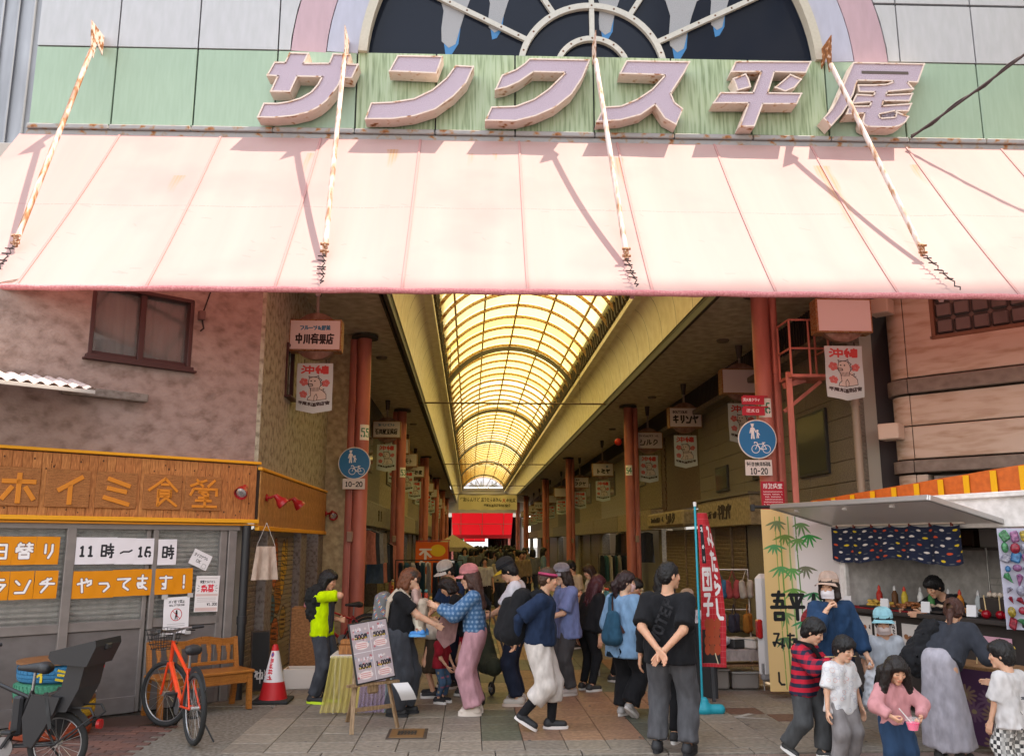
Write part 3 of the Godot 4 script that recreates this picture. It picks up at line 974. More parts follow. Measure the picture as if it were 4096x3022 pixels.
		for i in 5:
			var p: Vector3 = pth[2 + i * 2]
			cord.bar(p + v3(-.05, .005, .005), p + v3(.05, .0, .005), .012, .012)
		put(cord, "lacing_cord", mt("black cord", lin(.03, .02, .02), .9), rod)
		k += 1
	# twisted service cable
	var cb := thing("service_cable", "dark twisted overhead cable running down to the base rail", "cable", Vector3.ZERO)
	var A := fpos(6.43, 7.76, .12); var B := fpos(6.43, 7.76, .12) + v3(4.9, 4.1, 2.2)
	var p1 := []; var p2 := []
	for i in 60:
		var t := i / 59.0
		var p := A.lerp(B, t) + v3(0, -.25 * sin(PI * t) , 0)
		p1.append(p)
		p2.append(p + v3(.03 * sin(i * .8), .03 * cos(i * .8), .0))
	var cg := G.new(); cg.tube(p1, .02, 6); put(cg, "core_wire", mt("cable dark", lin(.05, .03, .03), .7), cb)
	cg = G.new(); cg.tube(p2, .012, 5); put(cg, "wrap_wire", mt("cable dark", lin(.05, .03, .03), .7), cb)

# the covered street: vault, coves, ceilings, pillars
func build_arcade() -> void:
	var z0 := -12.2; var z1 := -89.0
	var bay := 1.25
	var nb := int((z0 - z1) / bay)
	var fine := ntex(.06, Color(.8, .8, .8), Color(1, 1, 1), 0, 512, 5)
	var roof := thing("arcade_roof", "long barrel vault of yellow translucent panels on rusty brown ribs", "roof", v3(CX, 0, 0))
	var R := 2.546; var cy := 5.954; var span := deg_to_rad(54.0)
	# panels
	var pm := []
	for k in 4:
		var m := mt("vault panel %d" % k, [lin(.95, .79, .27), lin(.95, .81, .33), lin(.93, .74, .21), lin(.96, .85, .42)][k], .4, .0, ntex(.02, Color(.93, .91, .87), Color(1, 1, 1), 0, 512, 5, null, 60), v3(.35, .35, .35))
		m.backlight_enabled = true
		m.backlight = Color(1.0, 1.0, 1.0)
		var g := G.new()
		var pts := []
		for i in 17:
			var a := -span + 2 * span * i / 16.0
			pts.append([v3(sin(a) * R, cy + cos(a) * R, 0), v3(sin(a) * R, cy + cos(a) * R, -bay + .02)])
		g.grid(pts)
		pm.append(g.mesh(m))
	for k in nb:
		at_mesh(pm[[0, 1, 0, 2, 3, 0, 1, 2][(k * 5 + k / 7) % 8]], "vault_panel", X3(Basis(), v3(0, 0, z0 - k * bay)), roof)
	# ribs
	var rust := rusty("rib rust", lin(.50, .33, .14), .42, v3(1.2, 1.2, 1.2), 71)
	var grey := mt("arch steel", lin(.17, .155, .13), .6, .2, fine, v3(1, 1, 1))
	var rib := G.new()
	var big := G.new()
	for i in 20:
		var a := -span - .12 + (2 * span + .24) * i / 20.0; var b := -span - .12 + (2 * span + .24) * (i + 1) / 20.0
		var r := R - .07
		rib.bar(v3(sin(a) * r, cy + cos(a) * r, 0), v3(sin(b) * r, cy + cos(b) * r, 0), .075, .06, v3(0, 0, 1))
		r = R - .16
		big.bar(v3(sin(a) * r, cy + cos(a) * r, 0), v3(sin(b) * r, cy + cos(b) * r, 0), .12, .13, v3(0, 0, 1))
	var ribm := rib.mesh(rust); var bigm := big.mesh(grey)
	for k in nb + 1:
		at_mesh(ribm, "rib", X3(Basis(), v3(0, 0, z0 - k * bay)), roof)
	for z in [-14.8, -28.6, -42.4, -56.2, -70.0, -83.8]:
		at_mesh(bigm, "main_arch", X3(Basis(), v3(0, 0, z)), roof)
	for a in [-.75, -.38, .0, .38, .75]:
		var g := G.new()
		var r := R - .035
		g.bar(v3(sin(a) * r, cy + cos(a) * r, z0), v3(sin(a) * r, cy + cos(a) * r, z1), .05, .05)
		put(g, "purlin", rust, roof)
	# spring gutters, corrugated sides, coves
	var corr := mt("corrugated brown", lin(.075, .055, .035), .7, .1, fine, v3(1, 1, 1))
	var cream := mt("cove cream", lin(.84, .78, .64), .75, .0, ntex(.012, Color(.90, .88, .84), Color(1, 1, 1), 0, 512, 5, null, 17), v3(.4, .4, .4))
	var trim := mt("dark trim", lin(.045, .038, .03), .6)
	for s in [-1.0, 1.0]:
		var sd := "cove"
		var g := G.new()
		var n := int((z0 - z1) / .35)
		for k in n:
			var z := z0 - k * .35
			g.bar(v3(s * 2.09, 7.12, z - .09), v3(s * 2.05, 7.50, z - .09), .14, .05, v3(1, 0, 0))
		g.box(v3(s * 2.14, 7.3, (z0 + z1) / 2), v3(.03, .46, z0 - z1))
		put(g, "corrugated_side", corr, roof)
		g = G.new()
		g.box(v3(s * 2.22, 7.04, (z0 + z1) / 2), v3(.2, .14, z0 - z1), .01)
		put(g, "ledge", cream, roof)
		var prof := []
		for i in 9:
			var t := i / 8.0
			var a := t * PI / 2
			prof.append(V(s * (2.62 - .36 * (1.0 - cos(a)) - .0), 5.98 + 1.0 * sin(a)))
		var cv := G.new()
		var pts := []
		for p in prof: pts.append([v3(p.x, p.y, 0), v3(p.x, p.y, -bay + .018)])
		cv.grid(pts, s > 0)
		var cm := cv.mesh(cream)
		for k in nb: at_mesh(cm, "cove_panel", X3(Basis(), v3(0, 0, z0 - k * bay)), roof)
		g = G.new()
		g.box(v3(s * 2.66, 6.4, (z0 + z1) / 2), v3(.03, 1.2, z0 - z1))
		put(g, "cove_backing", trim, roof)
		put(boxg(v3(s * 3.6, 7.6, (z0 + z1) / 2), v3(3.2, .06, z0 - z1)), "roof_deck", trim, roof)
		put(boxg(v3(s * 5.15, 6.75, (z0 + z1) / 2), v3(.08, 1.7, z0 - z1)), "parapet", trim, roof)
		for q in 3:
			g = G.new()
			g.box(v3(s * (2.66 + q * .07), 5.945 - q * .012, (z0 + z1) / 2), v3(.045, .04, z0 - z1), .005)
			put(g, "edge_trim", trim if q != 1 else mt("trim mid", lin(.16, .14, .11), .6), roof)
	# hangers of the vault: cross bars with chains
	var bar_m := mt("cross bar", lin(.12, .08, .05), .6)
	for z in [-25.0, -45.0, -62.0]:
		var o := thing("cross_bar", "thin rusty steel bar spanning the vault between the coves", "bar", v3(CX, 5.9, z), .0, "bars across the vault")
		var g := G.new()
		g.cyl(v3(-2.8, 0, 0), v3(2.75, 0, 0), .025, 8)
		put(g, "bar", bar_m, o)
		for s in [-1.9, 1.9]:
			g = G.new()
			for k in 22: g.bar(v3(s, k * .075, 0), v3(s, k * .075 + .06, 0), .018, .008 if k % 2 else .02)
			put(g, "chain", bar_m, o)
	# side ceilings in boards
	var soff := mt("ceiling board", lin(.70, .64, .53), .8, .0, ntex(.015, Color(.75, .73, .7), Color(1, 1, 1), 0, 512, 5, null, 19), v3(.4, .4, .4))
	for s in [-1.0, 1.0]:
		var cl := Node3D.new()
		cl.name = "side_ceiling" if s < 0 else "side_ceiling_001"
		add_child(cl)
		cl.set_meta("kind", "structure")
		var wdt := 1.95 if s < 0 else 2.25
		var bm := boxg(Vector3.ZERO, v3(wdt, .05, 1.79), .008).mesh(soff)
		for k in 43:
			at_mesh(bm, "board", X3(Basis(), v3(CX + s * (2.84 + wdt / 2), 5.985, -12.95 - k * 1.8)), cl)
		struct(boxg(v3(CX + s * (2.84 + wdt / 2), 6.06, -50.5), v3(wdt, .06, 77)), "upper_slab", trim, cl)
	# round ceiling lamps, off
	for it in [[5.1, -17.0], [5.1, -24.0], [-2.0, -19.0], [5.1, -31.0], [-2.0, -30.0]]:
		var g := G.new()
		g.lathe([V(.0, -.05), V(.11, -.045), V(.13, -.01), V(.13, .0)], 16)
		var o := put(g, "ceiling_downlight", mt("downlight", lin(.16, .13, .10), .5))
		o.position = v3(it[0], 5.958, it[1])
		tag(o, "unlit round brown downlight in the side ceiling boards", "ceiling light", "downlights in the side ceilings")
	# pillars
	var red := mt("pillar paint", lin(.66, .225, .17), .45, .0, ntex(.01, Color(.72, .7, .7), Color(1, 1, 1), 0, 512, 6, null, 23), v3(.5, .12, .5))
	var pillar0: Node3D = null
	var spots := []
	for z in [-16.9, -26.6, -41.4, -55.0, -68.0, -80.0]: spots.append([-2.12, z, -1.0])
	for z in [-13.5, -25.5, -41.6, -55.3, -75.0, -88.0]: spots.append([4.68, z, 1.0])
	var plates := {"-13.5": "56", "-25.5": "54", "-16.9": "55", "-26.6": "53"}
	for sp in spots:
		var num: String = plates.get(str(sp[1]), "")
		var lab := "round salmon red steel pillar with a pipe beside it, far along the arcade"
		if num: lab = "round salmon red steel pillar bearing the number plate %s" % num
		var o := thing("pillar", lab, "pillar", v3(sp[0], 0, sp[1]), .0, "red pillars of the arcade")
		var g := G.new()
		g.lathe([V(.0, .0), V(.2, .0), V(.2, .06), V(.14, .07), V(.138, 5.9), V(.138, 5.9)], 24)
		put(g, "shaft", red, o)
		g = G.new()
		g.lathe([V(.0, 5.86), V(.26, 5.87), V(.26, 5.92), V(.0, 5.925)], 24)
		put(g, "cap_plate", mt("cap plate", lin(.08, .07, .05), .7), o)
		g = G.new()
		var dx: float = sp[2] * .17
		g.lathe([V(.075, .0), V(.075, 5.86)], 16, v3(dx * 1.25, 0, -.03))
		put(g, "drain_pipe", red, o)
		g = G.new()
		g.bar(v3(dx * .85, .0, .14), v3(dx * .85, 5.6, .14), .03, .02)
		for y in [2.1, 3.5, 4.6]: g.box(v3(dx * .85, y, .15), v3(.05, .12, .04), .005)
		put(g, "conduit", red, o)
		g = G.new()
		g.box(v3(dx * .85, 2.02, .17), v3(.11, .19, .08), .01)
		put(g, "junction_box", mt("junction box", lin(.30, .21, .16), .6), o)
		if num:
			var im := canvas(96, 128, lin(.78, .76, .70))
			write(im, num, 6, 22, 40, 80, lin(.03, .22, .12), 5)
			g = G.new()
			var pts := []
			for i in 2:
				var row := []
				for j in 7:
					var a := -.75 + j * .25
					row.append(v3(sin(a) * .143, 4.15 - i * .3, cos(a) * .143))
				pts.append(row)
			g.xf = X3(Basis(Vector3.UP, -.35 if sp[0] > 0 else .6), Vector3.ZERO)
			g.grid(pts)
			put(g, "number_plate", printed("plate " + num, im), o)

# far end of the street
func build_far() -> void:
	var fine := ntex(.06, Color(.8, .8, .8), Color(1, 1, 1), 0, 512, 5)
	# end wall of the first vault with a light window
	var o := thing("end_facade", "far end wall of the vault with a bright half-round window and bird silhouettes", "building front", v3(CX, 0, -89.3))
	var fr := mt("end frame", lin(.25, .2, .14), .6)
	var g := G.new()
	var half := PackedVector2Array()
	for k in 25:
		var a := -.9 + 1.8 * k / 24.0
		half.append(V(sin(a) * 2.5, 5.954 + cos(a) * 2.5))
	g.prism(half, -.02, .0)
	var m := mt("milk glass", lin(.75, .75, .78), .4)
	m.backlight_enabled = true
	m.backlight = Color(.9, .9, .92)
	put(g, "window_glass", m, o)
	for a in [-.6, -.3, .0, .3, .6]:
		g = G.new()
		g.bar(v3(a * .6, 7.35, .05), v3(sin(a) * 2.5, 5.954 + cos(a) * 2.5, .05), .06, .06)
		put(g, "rib", fr, o)
	for x in [-1.2, -.75, -.2, .95, 1.3]:
		g = G.new()
		g.prism(PackedVector2Array([V(x - .3, 7.6), V(x, 7.5), V(x + .28, 7.58), V(x + .1, 7.75), V(x + .05, 8.1), V(x - .06, 8.15), V(x - .12, 7.75)]), .01, .02)
		put(g, "bird_film", mt("bird grey", lin(.45, .45, .47), .6), o)
	put(boxg(v3(0, 7.3, 0), v3(5.4, .25, .2)), "beam", fr, o)
	put(boxg(v3(0, 6.1, -.1), v3(10.4, 2.4, .15)), "lower_wall", mt("end wall", lin(.4, .36, .3), .8), o)
	# slogan banner across the street
	var im := canvas(1024, 260, lin(.72, .62, .36))
	write(im, "「知らんけど」", 18, 40, 60, 78, lin(.03, .025, .02), 4, .98)
	write(im, "言うたらあかん", 392, 44, 52, 74, lin(.03, .025, .02), 4, .98)
	write(im, "火", 762, 50, 58, 78, lin(.5, .03, .02), 5)
	write(im, "の始末", 830, 52, 56, 76, lin(.03, .025, .02), 4, 1.0)
	write(im, "平尾本通商店街振興組合", 440, 158, 42, 52, lin(.03, .025, .02), 3, 1.02)
	var b := thing("slogan_banner", "cream cloth banner with black slogan and red character hung across the arcade", "banner", v3(CX - .1, 0, -60))
	g = G.new()
	var pts := []
	for i in 7:
		var row := []
		for j in 25:
			var u := j / 24.0; var t := i / 6.0
			row.append(v3(-2.0 + 4.0 * u, 5.14 - 1.0 * t + .02 * sin(u * 30) * t, .05 * sin(u * 17 + t * 2) ))
		pts.append(row)
	g.grid(pts)
	var bm := printed("slogan print", im, .9)
	bm.backlight_enabled = true; bm.backlight = Color(.5, .5, .5)
	put(g, "cloth", bm, b)
	g = G.new(); g.cyl(v3(-2.5, 5.18, 0), v3(2.6, 5.18, 0), .03, 8); put(g, "pole", mt("cross bar", lin(.12, .08, .05), .6), b)
	# red awnings at the cross street and at the next arcade
	for it in [[-90.2, 3.05, 4.95, 2.75, "bright red awning with steel frame at the far end of the vault"], [-248.0, 2.95, 5.2, 2.6, "small distant red awning at the end of the second arcade"]]:
		var a := thing("red_awning", it[4], "awning", v3(CX - .05, 0, it[0]))
		g = G.new()
		g.quad(v3(-it[1], it[3], -1.9), v3(it[1], it[3], -1.9), v3(it[1] + .1, it[2], 0), v3(-it[1] - .1, it[2], 0))
		g.box(v3(0, it[3] - .18, -1.92), v3(it[1] * 2, .4, .02))
		var rm := mt("red awning cloth", lin(.36, .012, .016), .8)
		rm.backlight_enabled = true
		rm.backlight = lin(.3, .004, .007)
		put(g, "cloth", rm, a)
		for x in [-2.2, .0, 2.2]:
			g = G.new(); g.bar(v3(x, it[2] - .05, .05), v3(x, it[3], -1.85), .05, .05); g.bar(v3(x, it[3], -1.8), v3(x - .3, it[3] + 1.1, -.4), .03, .03)
			put(g, "frame_bar", fr, a)
		g = G.new(); g.bar(v3(-it[1], (it[2] + it[3]) / 2, -.85), v3(it[1], (it[2] + it[3]) / 2, -.85), .05, .05); put(g, "frame_bar", fr, a)
	# second arcade across the street: roof, walls and pillars
	var o2 := thing("second_arcade", "distant second arcade roof continuing across the side street", "building", v3(CX, 0, 0))
	put(boxg(v3(0, 6.4, -175), v3(9.6, .3, 140)), "roof", mt("far roof", lin(.42, .38, .30), .8), o2)
	put(boxg(v3(0, 5.7, -104.9), v3(9.6, 1.5, .2)), "end_wall", mt("far end wall", lin(.5, .46, .38), .8), o2)
	for s in [-1.0, 1.0]:
		put(boxg(v3(s * 5.0, 3.2, -175), v3(.3, 6.4, 140)), "side_wall", mt("far wall", lin(.22, .18, .15), .8), o2)
		for k in 11:
			g = G.new(); g.lathe([V(.16, 0), V(.16, 6.3)], 12, v3(s * 3.4, 0, -106 - k * 12))
			put(g, "pillar", mt("pillar paint", lin(.66, .225, .17), .45), o2)
	for k in 10:
		var f := thing("small_flag", "small green or blue flag hanging in the distant second arcade", "flag", v3(CX + (-3.0 if k % 2 else 2.9), 4.6, -108 - k * 5.0), .0, "flags in the second arcade")
		g = G.new(); g.quad(v3(-.5, -.5, 0), v3(.5, -.7, 0), v3(.5, .5, 0), v3(-.5, .5, 0)); g.box(v3(0, .52, 0), v3(1.0, .03, .03))
		put(g, "cloth", mt("far flag green", lin(.06, .25, .14), .8) if k % 3 else mt("far flag blue", lin(.08, .28, .45), .8), f)
	# what closes the view: pale building and a tree
	var h := thing("far_building", "white building with blue sign closing the far end of the street", "building", v3(2.2, 0, -292))
	put(boxg(v3(0, 5, 0), v3(16, 10, 6)), "wall", mt("far white", lin(.75, .75, .75), .7), h)
	put(boxg(v3(-.2, 3.4, 3.05), v3(3.2, .9, .1)), "sign", mt("far sign", lin(.3, .45, .62), .6), h)
	for x in [-2.0, .3, 2.6, 4.6]:
		put(boxg(v3(x, 5.6, 3.05), v3(1.3, 1.1, .1)), "window", mt("far window", lin(.10, .12, .14), .3), h)
	var t := thing("street_tree", "green leafy tree beyond the end of the second arcade", "tree", v3(-1.5, 0, -262))
	g = G.new(); g.tube([v3(0, 0, 0), v3(.1, 2, 0), v3(.0, 4, 0)], [.22, .17, .1], 8); put(g, "trunk", mt("bark", lin(.1, .07, .05), .9), t)
	g = G.new()
	var rr := RandomNumberGenerator.new(); rr.seed = 5
	for k in 900:
		var d := v3(rr.randfn(0, 1), rr.randfn(0, .8), rr.randfn(0, 1)).normalized() * pow(rr.randf(), .4)
		var c := v3(d.x * 2.2, 4.4 + d.y * 2.0, d.z * 2.0)
		var u := v3(rr.randf_range(-1, 1), rr.randf_range(-1, 1), rr.randf_range(-1, 1)).normalized() * .24
		var w := u.cross(v3(rr.randf_range(-1, 1), 1, .3)).normalized() * .16
		g.quad(c - u - w, c + u - w, c + u + w, c - u + w)
	var lf := mt("leaf", lin(.09, .19, .03), .7); lf.backlight_enabled = true; lf.backlight = Color(.4, .6, .2)
	put(g, "crown", lf, t)
	# houses beside the cross street beyond the vault
	for it in [[-16.0, -97.0, 8.0], [18.0, -97.0, 9.0]]:
		var hh := thing("corner_building", "plain building at the cross street beyond the vault, %s side" % ("shaded" if it[0] < 0 else "sunlit"), "building", v3(it[0], 0, it[1]))
		put(boxg(v3(0, it[2] / 2, 0), v3(20, it[2], 9)), "wall", mt("plain wall", lin(.45, .42, .38), .8), hh)
		for k in 5: put(boxg(v3(-8 + k * 4, 5, 4.55), v3(1.6, 1.3, .12)), "window", mt("far window", lin(.10, .12, .14), .3), hh)

# corner shop with wooden fascia
func quadg(w: float, h: float) -> G:
	var g := G.new()
	g.quad(v3(-w / 2, -h / 2, 0), v3(w / 2, -h / 2, 0), v3(w / 2, h / 2, 0), v3(-w / 2, h / 2, 0))
	return g

# a sheet of paper, slightly wavy
func paper(parent: Node3D, called: String, m: Material, c: Vector3, w: float, h: float, roll := .0, wave := .004) -> MeshInstance3D:
	var g := G.new()
	var pts := []
	for i in 4:
		var row := []
		for j in 4:
			row.append(v3((j / 3.0 - .5) * w, (.5 - i / 3.0) * h, wave * sin(i * 2.1 + j * 1.7 + w * 50)))
		pts.append(row)
	g.grid(pts)
	var o := put(g, called, m, parent)
	o.position = c
	o.rotation.z = roll
	return o

func wood(key: String, c: Color, scale := v3(3, .35, 3), sd := 31) -> StandardMaterial3D:
	return mt(key, c, .6, .0, ntex(.03, Color(.62, .56, .48), Color(1.05, 1.05, 1.05), 0, 512, 5, null, sd), scale)

func spot_lamp(pos: Vector3, out: Vector3, aim: Vector3, label: String) -> void:
	var o := thing("red_spot_lamp", label, "lamp", pos, .0, "red spot lamps on the wooden fascia")
	var red := mt("lamp red", lin(.33, .012, .015), .3)
	var g := G.new()
	g.cyl(Vector3.ZERO, out * .02, .05, 14)
	put(g, "wall_plate", red, o)
	g = G.new()
	var elbow := out * .12 + v3(0, .03, 0)
	var neck := elbow + aim * .05
	g.tube([out * .01, out * .06, elbow, neck], .018, 8)
	put(g, "arm", red, o)
	g = G.new()
	var b := Basis(Quaternion(Vector3.UP, -aim.normalized()))
	g.xf = X3(b, neck)
	g.lathe([V(.0, .06), V(.035, .055), V(.042, .0), V(.055, -.03), V(.078, -.07), V(.085, -.12), V(.082, -.12), V(.07, -.07), V(.0, -.05)], 18)
	put(g, "shade", red, o)
	g = G.new()
	g.xf = X3(b, neck)
	g.lathe([V(.0, -.115), V(.04, -.112), V(.066, -.10), V(.07, -.09)], 16)
	put(g, "reflector_bulb", mt("lamp silver", lin(.6, .6, .62), .18, .8), o)

func build_left_shop() -> void:
	var C := v3(-2.79, 0, -11.556)
	var T := deg_to_rad(40.0)
	var sh := thing("corner_restaurant", "corner restaurant with rough stucco upper wall, wooden fascia and closed grey shopfront", "building", C, T)
	var wallnoise := ntex(.13, Color(0, 0, 0), Color(1, 1, 1), 0, 512, 5, null, 33)
	var dirt := ntex(.012, Color(1, 1, 1), Color(1, 1, 1), 0, 1024, 6, [[.0, .25, .4, .62, 1.0], [Color(.62, .59, .57), Color(.80, .77, .75), Color(.92, .90, .89), Color(1, 1, 1), Color(1, .98, .95)]], 34)
	var stucco := mt("stucco", lin(.32, .235, .205), .9, .0, dirt, v3(.4, .4, .4))
	stucco.heightmap_enabled = true; stucco.heightmap_texture = wallnoise; stucco.heightmap_scale = .8
	var stucco2 := mt("stucco side", lin(.35, .325, .24), .9, .0, dirt, v3(.5, .5, .5))
	stucco2.heightmap_enabled = true; stucco2.heightmap_texture = wallnoise; stucco2.heightmap_scale = 1.0
	# upper wall with window opening (pieces round the hole)
	var zf := -.03
	for poly in [
		PackedVector2Array([V(-3.7, 2.9), V(-2.2, 2.9), V(-2.2, 5.24), V(-2.6, 5.0), V(-3.1, 4.78), V(-3.7, 4.5)]),
		PackedVector2Array([V(-.98, 2.9), V(-.0, 2.9), V(-.0, 6.0), V(-.98, 5.74)]),
		PackedVector2Array([V(-2.2, 2.9), V(-.98, 2.9), V(-.98, 4.04), V(-2.2, 4.04)]),
		PackedVector2Array([V(-2.2, 4.95), V(-.98, 4.95), V(-.98, 5.74), V(-1.5, 5.6), V(-2.2, 5.24)])]:
		var g := G.new()
		g.prism(poly, -.3, zf)
		put(g, "stucco_wall", stucco, sh)
	# window
	var brown := mt("brown sash", lin(.055, .02, .018), .5)
	var win := Node3D.new(); win.name = "window"; sh.add_child(win); win.position = v3(-1.59, 4.495, 0)
	for b in [[v3(0, .44, -.1), v3(1.22, .05, .16)], [v3(0, -.44, -.08), v3(1.28, .05, .2)], [v3(-.59, 0, -.1), v3(.05, .9, .16)], [v3(.59, 0, -.1), v3(.05, .9, .16)]]:
		put(boxg(b[0], b[1], .006), "frame", brown, win)
	put(boxg(v3(.0, 0, -.09), v3(.07, .86, .06), .005), "meeting_stile", brown, win)
	put(boxg(v3(.3, -.39, -.1), v3(.56, .07, .05), .005), "sash_rail", brown, win)
	put(boxg(v3(-.3, -.39, -.12), v3(.56, .07, .05), .005), "sash_rail", brown, win)
	put(boxg(v3(0, -.475, .0), v3(1.34, .025, .1), .004), "sill", brown, win)
	var glassy := mt("window glass", Color(.8, .82, .8, .07), .03)
	glassy.transparency = BaseMaterial3D.TRANSPARENCY_ALPHA
	for x in [-.3, .3]:
		put(boxg(v3(x, .03, -.13), v3(.56, .8, .006)), "pane", glassy, win)
	var cur := G.new()
	var pts := []
	for i in 2:
		var row := []
		for j in 49: row.append(v3(-.6 + j * .025, .45 - i * .9, -.24 + .018 * sin(j * .9) + .008 * sin(j * 2.3)))
		pts.append(row)
	cur.grid(pts)
	put(cur, "curtain", mt("curtain", lin(.085, .06, .052), .9), win)
	# bracket box beside the window and stump of an old canopy beam
	put(boxg(v3(-.9, 4.76, .03), v3(.075, .12, .08), .008), "conduit_box", mt("box brown", lin(.13, .07, .06), .6), sh)
	var wg := G.new(); wg.tube([v3(-.89, 4.7, .03), v3(-.86, 4.6, .02), v3(-.9, 4.56, .02)], .012, 6); wg.tube([v3(-.88, 4.82, .03), v3(-.8, 5.1, .02), v3(-.78, 5.3, .0)], .01, 6)
	put(wg, "conduit_wire", mt("black cord", lin(.03, .02, .02), .9), sh)
	put(boxg(v3(-1.98, 3.615, .03), v3(.95, .1, .12), .01), "ledge", mt("ledge grey", lin(.20, .17, .15), .85, .0, dirt, v3(1, 1, 1)), sh)
	# corrugated canopy stub
	var can := thing("corrugated_canopy", "small white corrugated sheet canopy fixed to the stucco wall", "canopy", C, T)
	var cg := G.new()
	pts = []
	for i in 5:
		var row := []
		for j in 60:
			var x := -3.9 + j * .027
			row.append(v3(x, 3.74 - i * .05 + .018 * sin(j * 1.35), .02 + i * .19))
		pts.append(row)
	cg.grid(pts)
	put(cg, "sheet", mt("corrugated sheet", lin(.55, .47, .45), .6, .0, dirt, v3(1.5, 1.5, 1.5)), can)
	put(boxg(v3(-3.1, 3.66, .06), v3(1.55, .11, .06), .005), "wall_batten", mt("batten", lin(.38, .33, .3), .8), can)
	put(boxg(v3(-3.1, 3.50, .78), v3(1.55, .04, .03), .004), "front_batten", mt("batten", lin(.38, .33, .3), .8), can)
	# fascia boards
	var boards := []
	for k in 5:
		boards.append(wood("fascia board %d" % k, lin([.60, .55, .64, .58, .62][k], [.25, .225, .28, .235, .265][k], [.08, .07, .09, .075, .085][k]), v3(4, .5, 4), 31 + k))
	var knot := mt("wood knot", lin(.08, .03, .012), .7)
	var bmesh := []
	for m in boards: bmesh.append(boxg(Vector3.ZERO, v3(.096, .70, .025), .004).mesh(m))
	put(boxg(v3(-1.85, 2.545, -.02), v3(3.7, .72, .04)), "fascia_backing", mt("fascia dark", lin(.05, .03, .02), .9), sh)
	for k in 37:
		at_mesh(bmesh[rng.randi() % 5], "plank", X3(Basis(), v3(-.07 - k * .0985, 2.545, .014 + rng.randf_range(-.002, .002))), sh)
	var kn := G.new()
	for k in 70:
		var p := v3(-3.6 * rng.randf() - .03, 2.23 + .63 * rng.randf(), .028)
		kn.ball(p, v3(.011, .014, .002) * rng.randf_range(.5, 1.15), 8, 4)
	put(kn, "wood_knots", knot, sh)
	var yel := mt("yellow trim", lin(.72, .33, .012), .5)
	put(boxg(v3(-1.84, 2.925, .03), v3(3.72, .035, .07), .006), "top_trim", yel, sh)
	put(boxg(v3(-1.84, 2.175, .035), v3(3.72, .05, .08), .006), "lower_trim", yel, sh)
	put(boxg(v3(-1.84, 2.13, .025), v3(3.72, .025, .06), .004), "lower_trim", mt("yellow trim deep", lin(.5, .19, .008), .5), sh)
	# name plaques
	var pl := wood("plaque wood", lin(.45, .19, .06), v3(.6, 4, 4), 38)
	var ltr := mt("orange stain", lin(.60, .21, .018), .55)
	var k2 := 0
	for it in [["ホ", -2.815], ["イ", -2.295], ["ミ", -1.77], ["食", -1.235], ["堂", -.73]]:
		var o := thing("name_plaque", "wooden plaque with raised orange letter %s on board fascia" % {"ホ": "ho", "イ": "i", "ミ": "mi", "食": "shoku", "堂": "dou"}[it[0]], "sign", C, T, "letter plaques of the corner restaurant")
		put(boxg(v3(it[1], 2.505, .038), v3(.46, .42, .022), .004), "board", pl, o)
		var g := G.new()
		raised(g, it[0], v3(it[1] - .165, 2.345, .056), .33, .32, .05 if k2 < 3 else .032, .014)
		put(g, "letter", ltr, o)
		k2 += 1
	# shopfront: aluminium frames, lower panels, panes, roller shutter behind
	var alu := mt("grey aluminium", lin(.26, .23, .215), .45, .3, ntex(.02, Color(.85, .85, .85), Color(1, 1, 1), 0, 256, 4), v3(1, 1, 1))
	var low := mt("grey panel", lin(.175, .155, .15), .55, .0, ntex(.015, Color(.85, .84, .83), Color(1, 1, 1), 0, 512, 5), v3(.8, .8, .8))
	var slatm := mt("shutter slat", lin(.27, .245, .22), .5, .2, dirt, v3(.8, .8, .8))
	put(boxg(v3(-1.95, 2.09, -.03), v3(3.5, .07, .1), .006), "head_rail", alu, sh)
	for it in [[-2.2, .10, .02], [-1.255, .06, .01], [-1.33, .05, -.02], [-.40, .09, -.01], [-.29, .11, .01], [-3.2, .1, .0]]:
		put(boxg(v3(it[0], 1.04, it[2] - .03), v3(it[1], 2.08, .06), .006), "post", alu, sh)
	for it in [[-2.7, .92], [-1.77, .78], [-.83, .8]]:
		put(boxg(v3(it[0], .975, -.035), v3(it[1] + .06, .10, .05), .006), "mid_rail", alu, sh)
		put(boxg(v3(it[0], .48, -.05), v3(it[1] + .1, .88, .03), .004), "lower_panel", low, sh)
		put(boxg(v3(it[0], .09, -.02), v3(it[1] + .04, .18, .04), .005), "bottom_rail", low, sh)
		put(boxg(v3(it[0], 1.54, -.045), v3(it[1] + .04, 1.04, .006)), "pane", glassy, sh)
	var slm := G.new()
	slm.tube([v3(-1.6, 0, 0), v3(1.6, 0, 0)], .028, 6, false)
	slm.box(v3(0, .03, -.01), v3(3.2, .02, .012))
	var sm := slm.mesh(slatm)
	for k in 20:
		at_mesh(sm, "slat", X3(Basis(), v3(-1.8, 1.0 + k * .058, -.17)), sh)
	put(boxg(v3(-1.85, 1.5, -.23), v3(3.7, 3.0, .05)), "inner_wall", mt("shop inner wall", lin(.33, .30, .25), .9), sh)
	# papers on the panes
	var orange := lin(.66, .235, .0)
	var wp := lin(.72, .68, .72)
	var z := .0
	var papers := [["日", -2.905, 1.82, 0], ["替", -2.67, 1.82, 0], ["り", -2.435, 1.82, 0], ["ラ", -2.9, 1.455, 0], ["ン", -2.66, 1.455, 0], ["チ", -2.42, 1.455, 0],
		["11", -2.035, 1.815, 1], ["時", -1.815, 1.815, 1], ["〜", -1.605, 1.81, 1], ["16", -1.39, 1.805, 1], ["時", -1.115, 1.795, 1],
		["や", -2.035, 1.44, 0], ["っ", -1.82, 1.44, 0], ["て", -1.605, 1.448, 0], ["ま", -1.395, 1.45, 0], ["す", -1.12, 1.45, 0], ["!", -.9, 1.45, 0]]
	var idx := 0
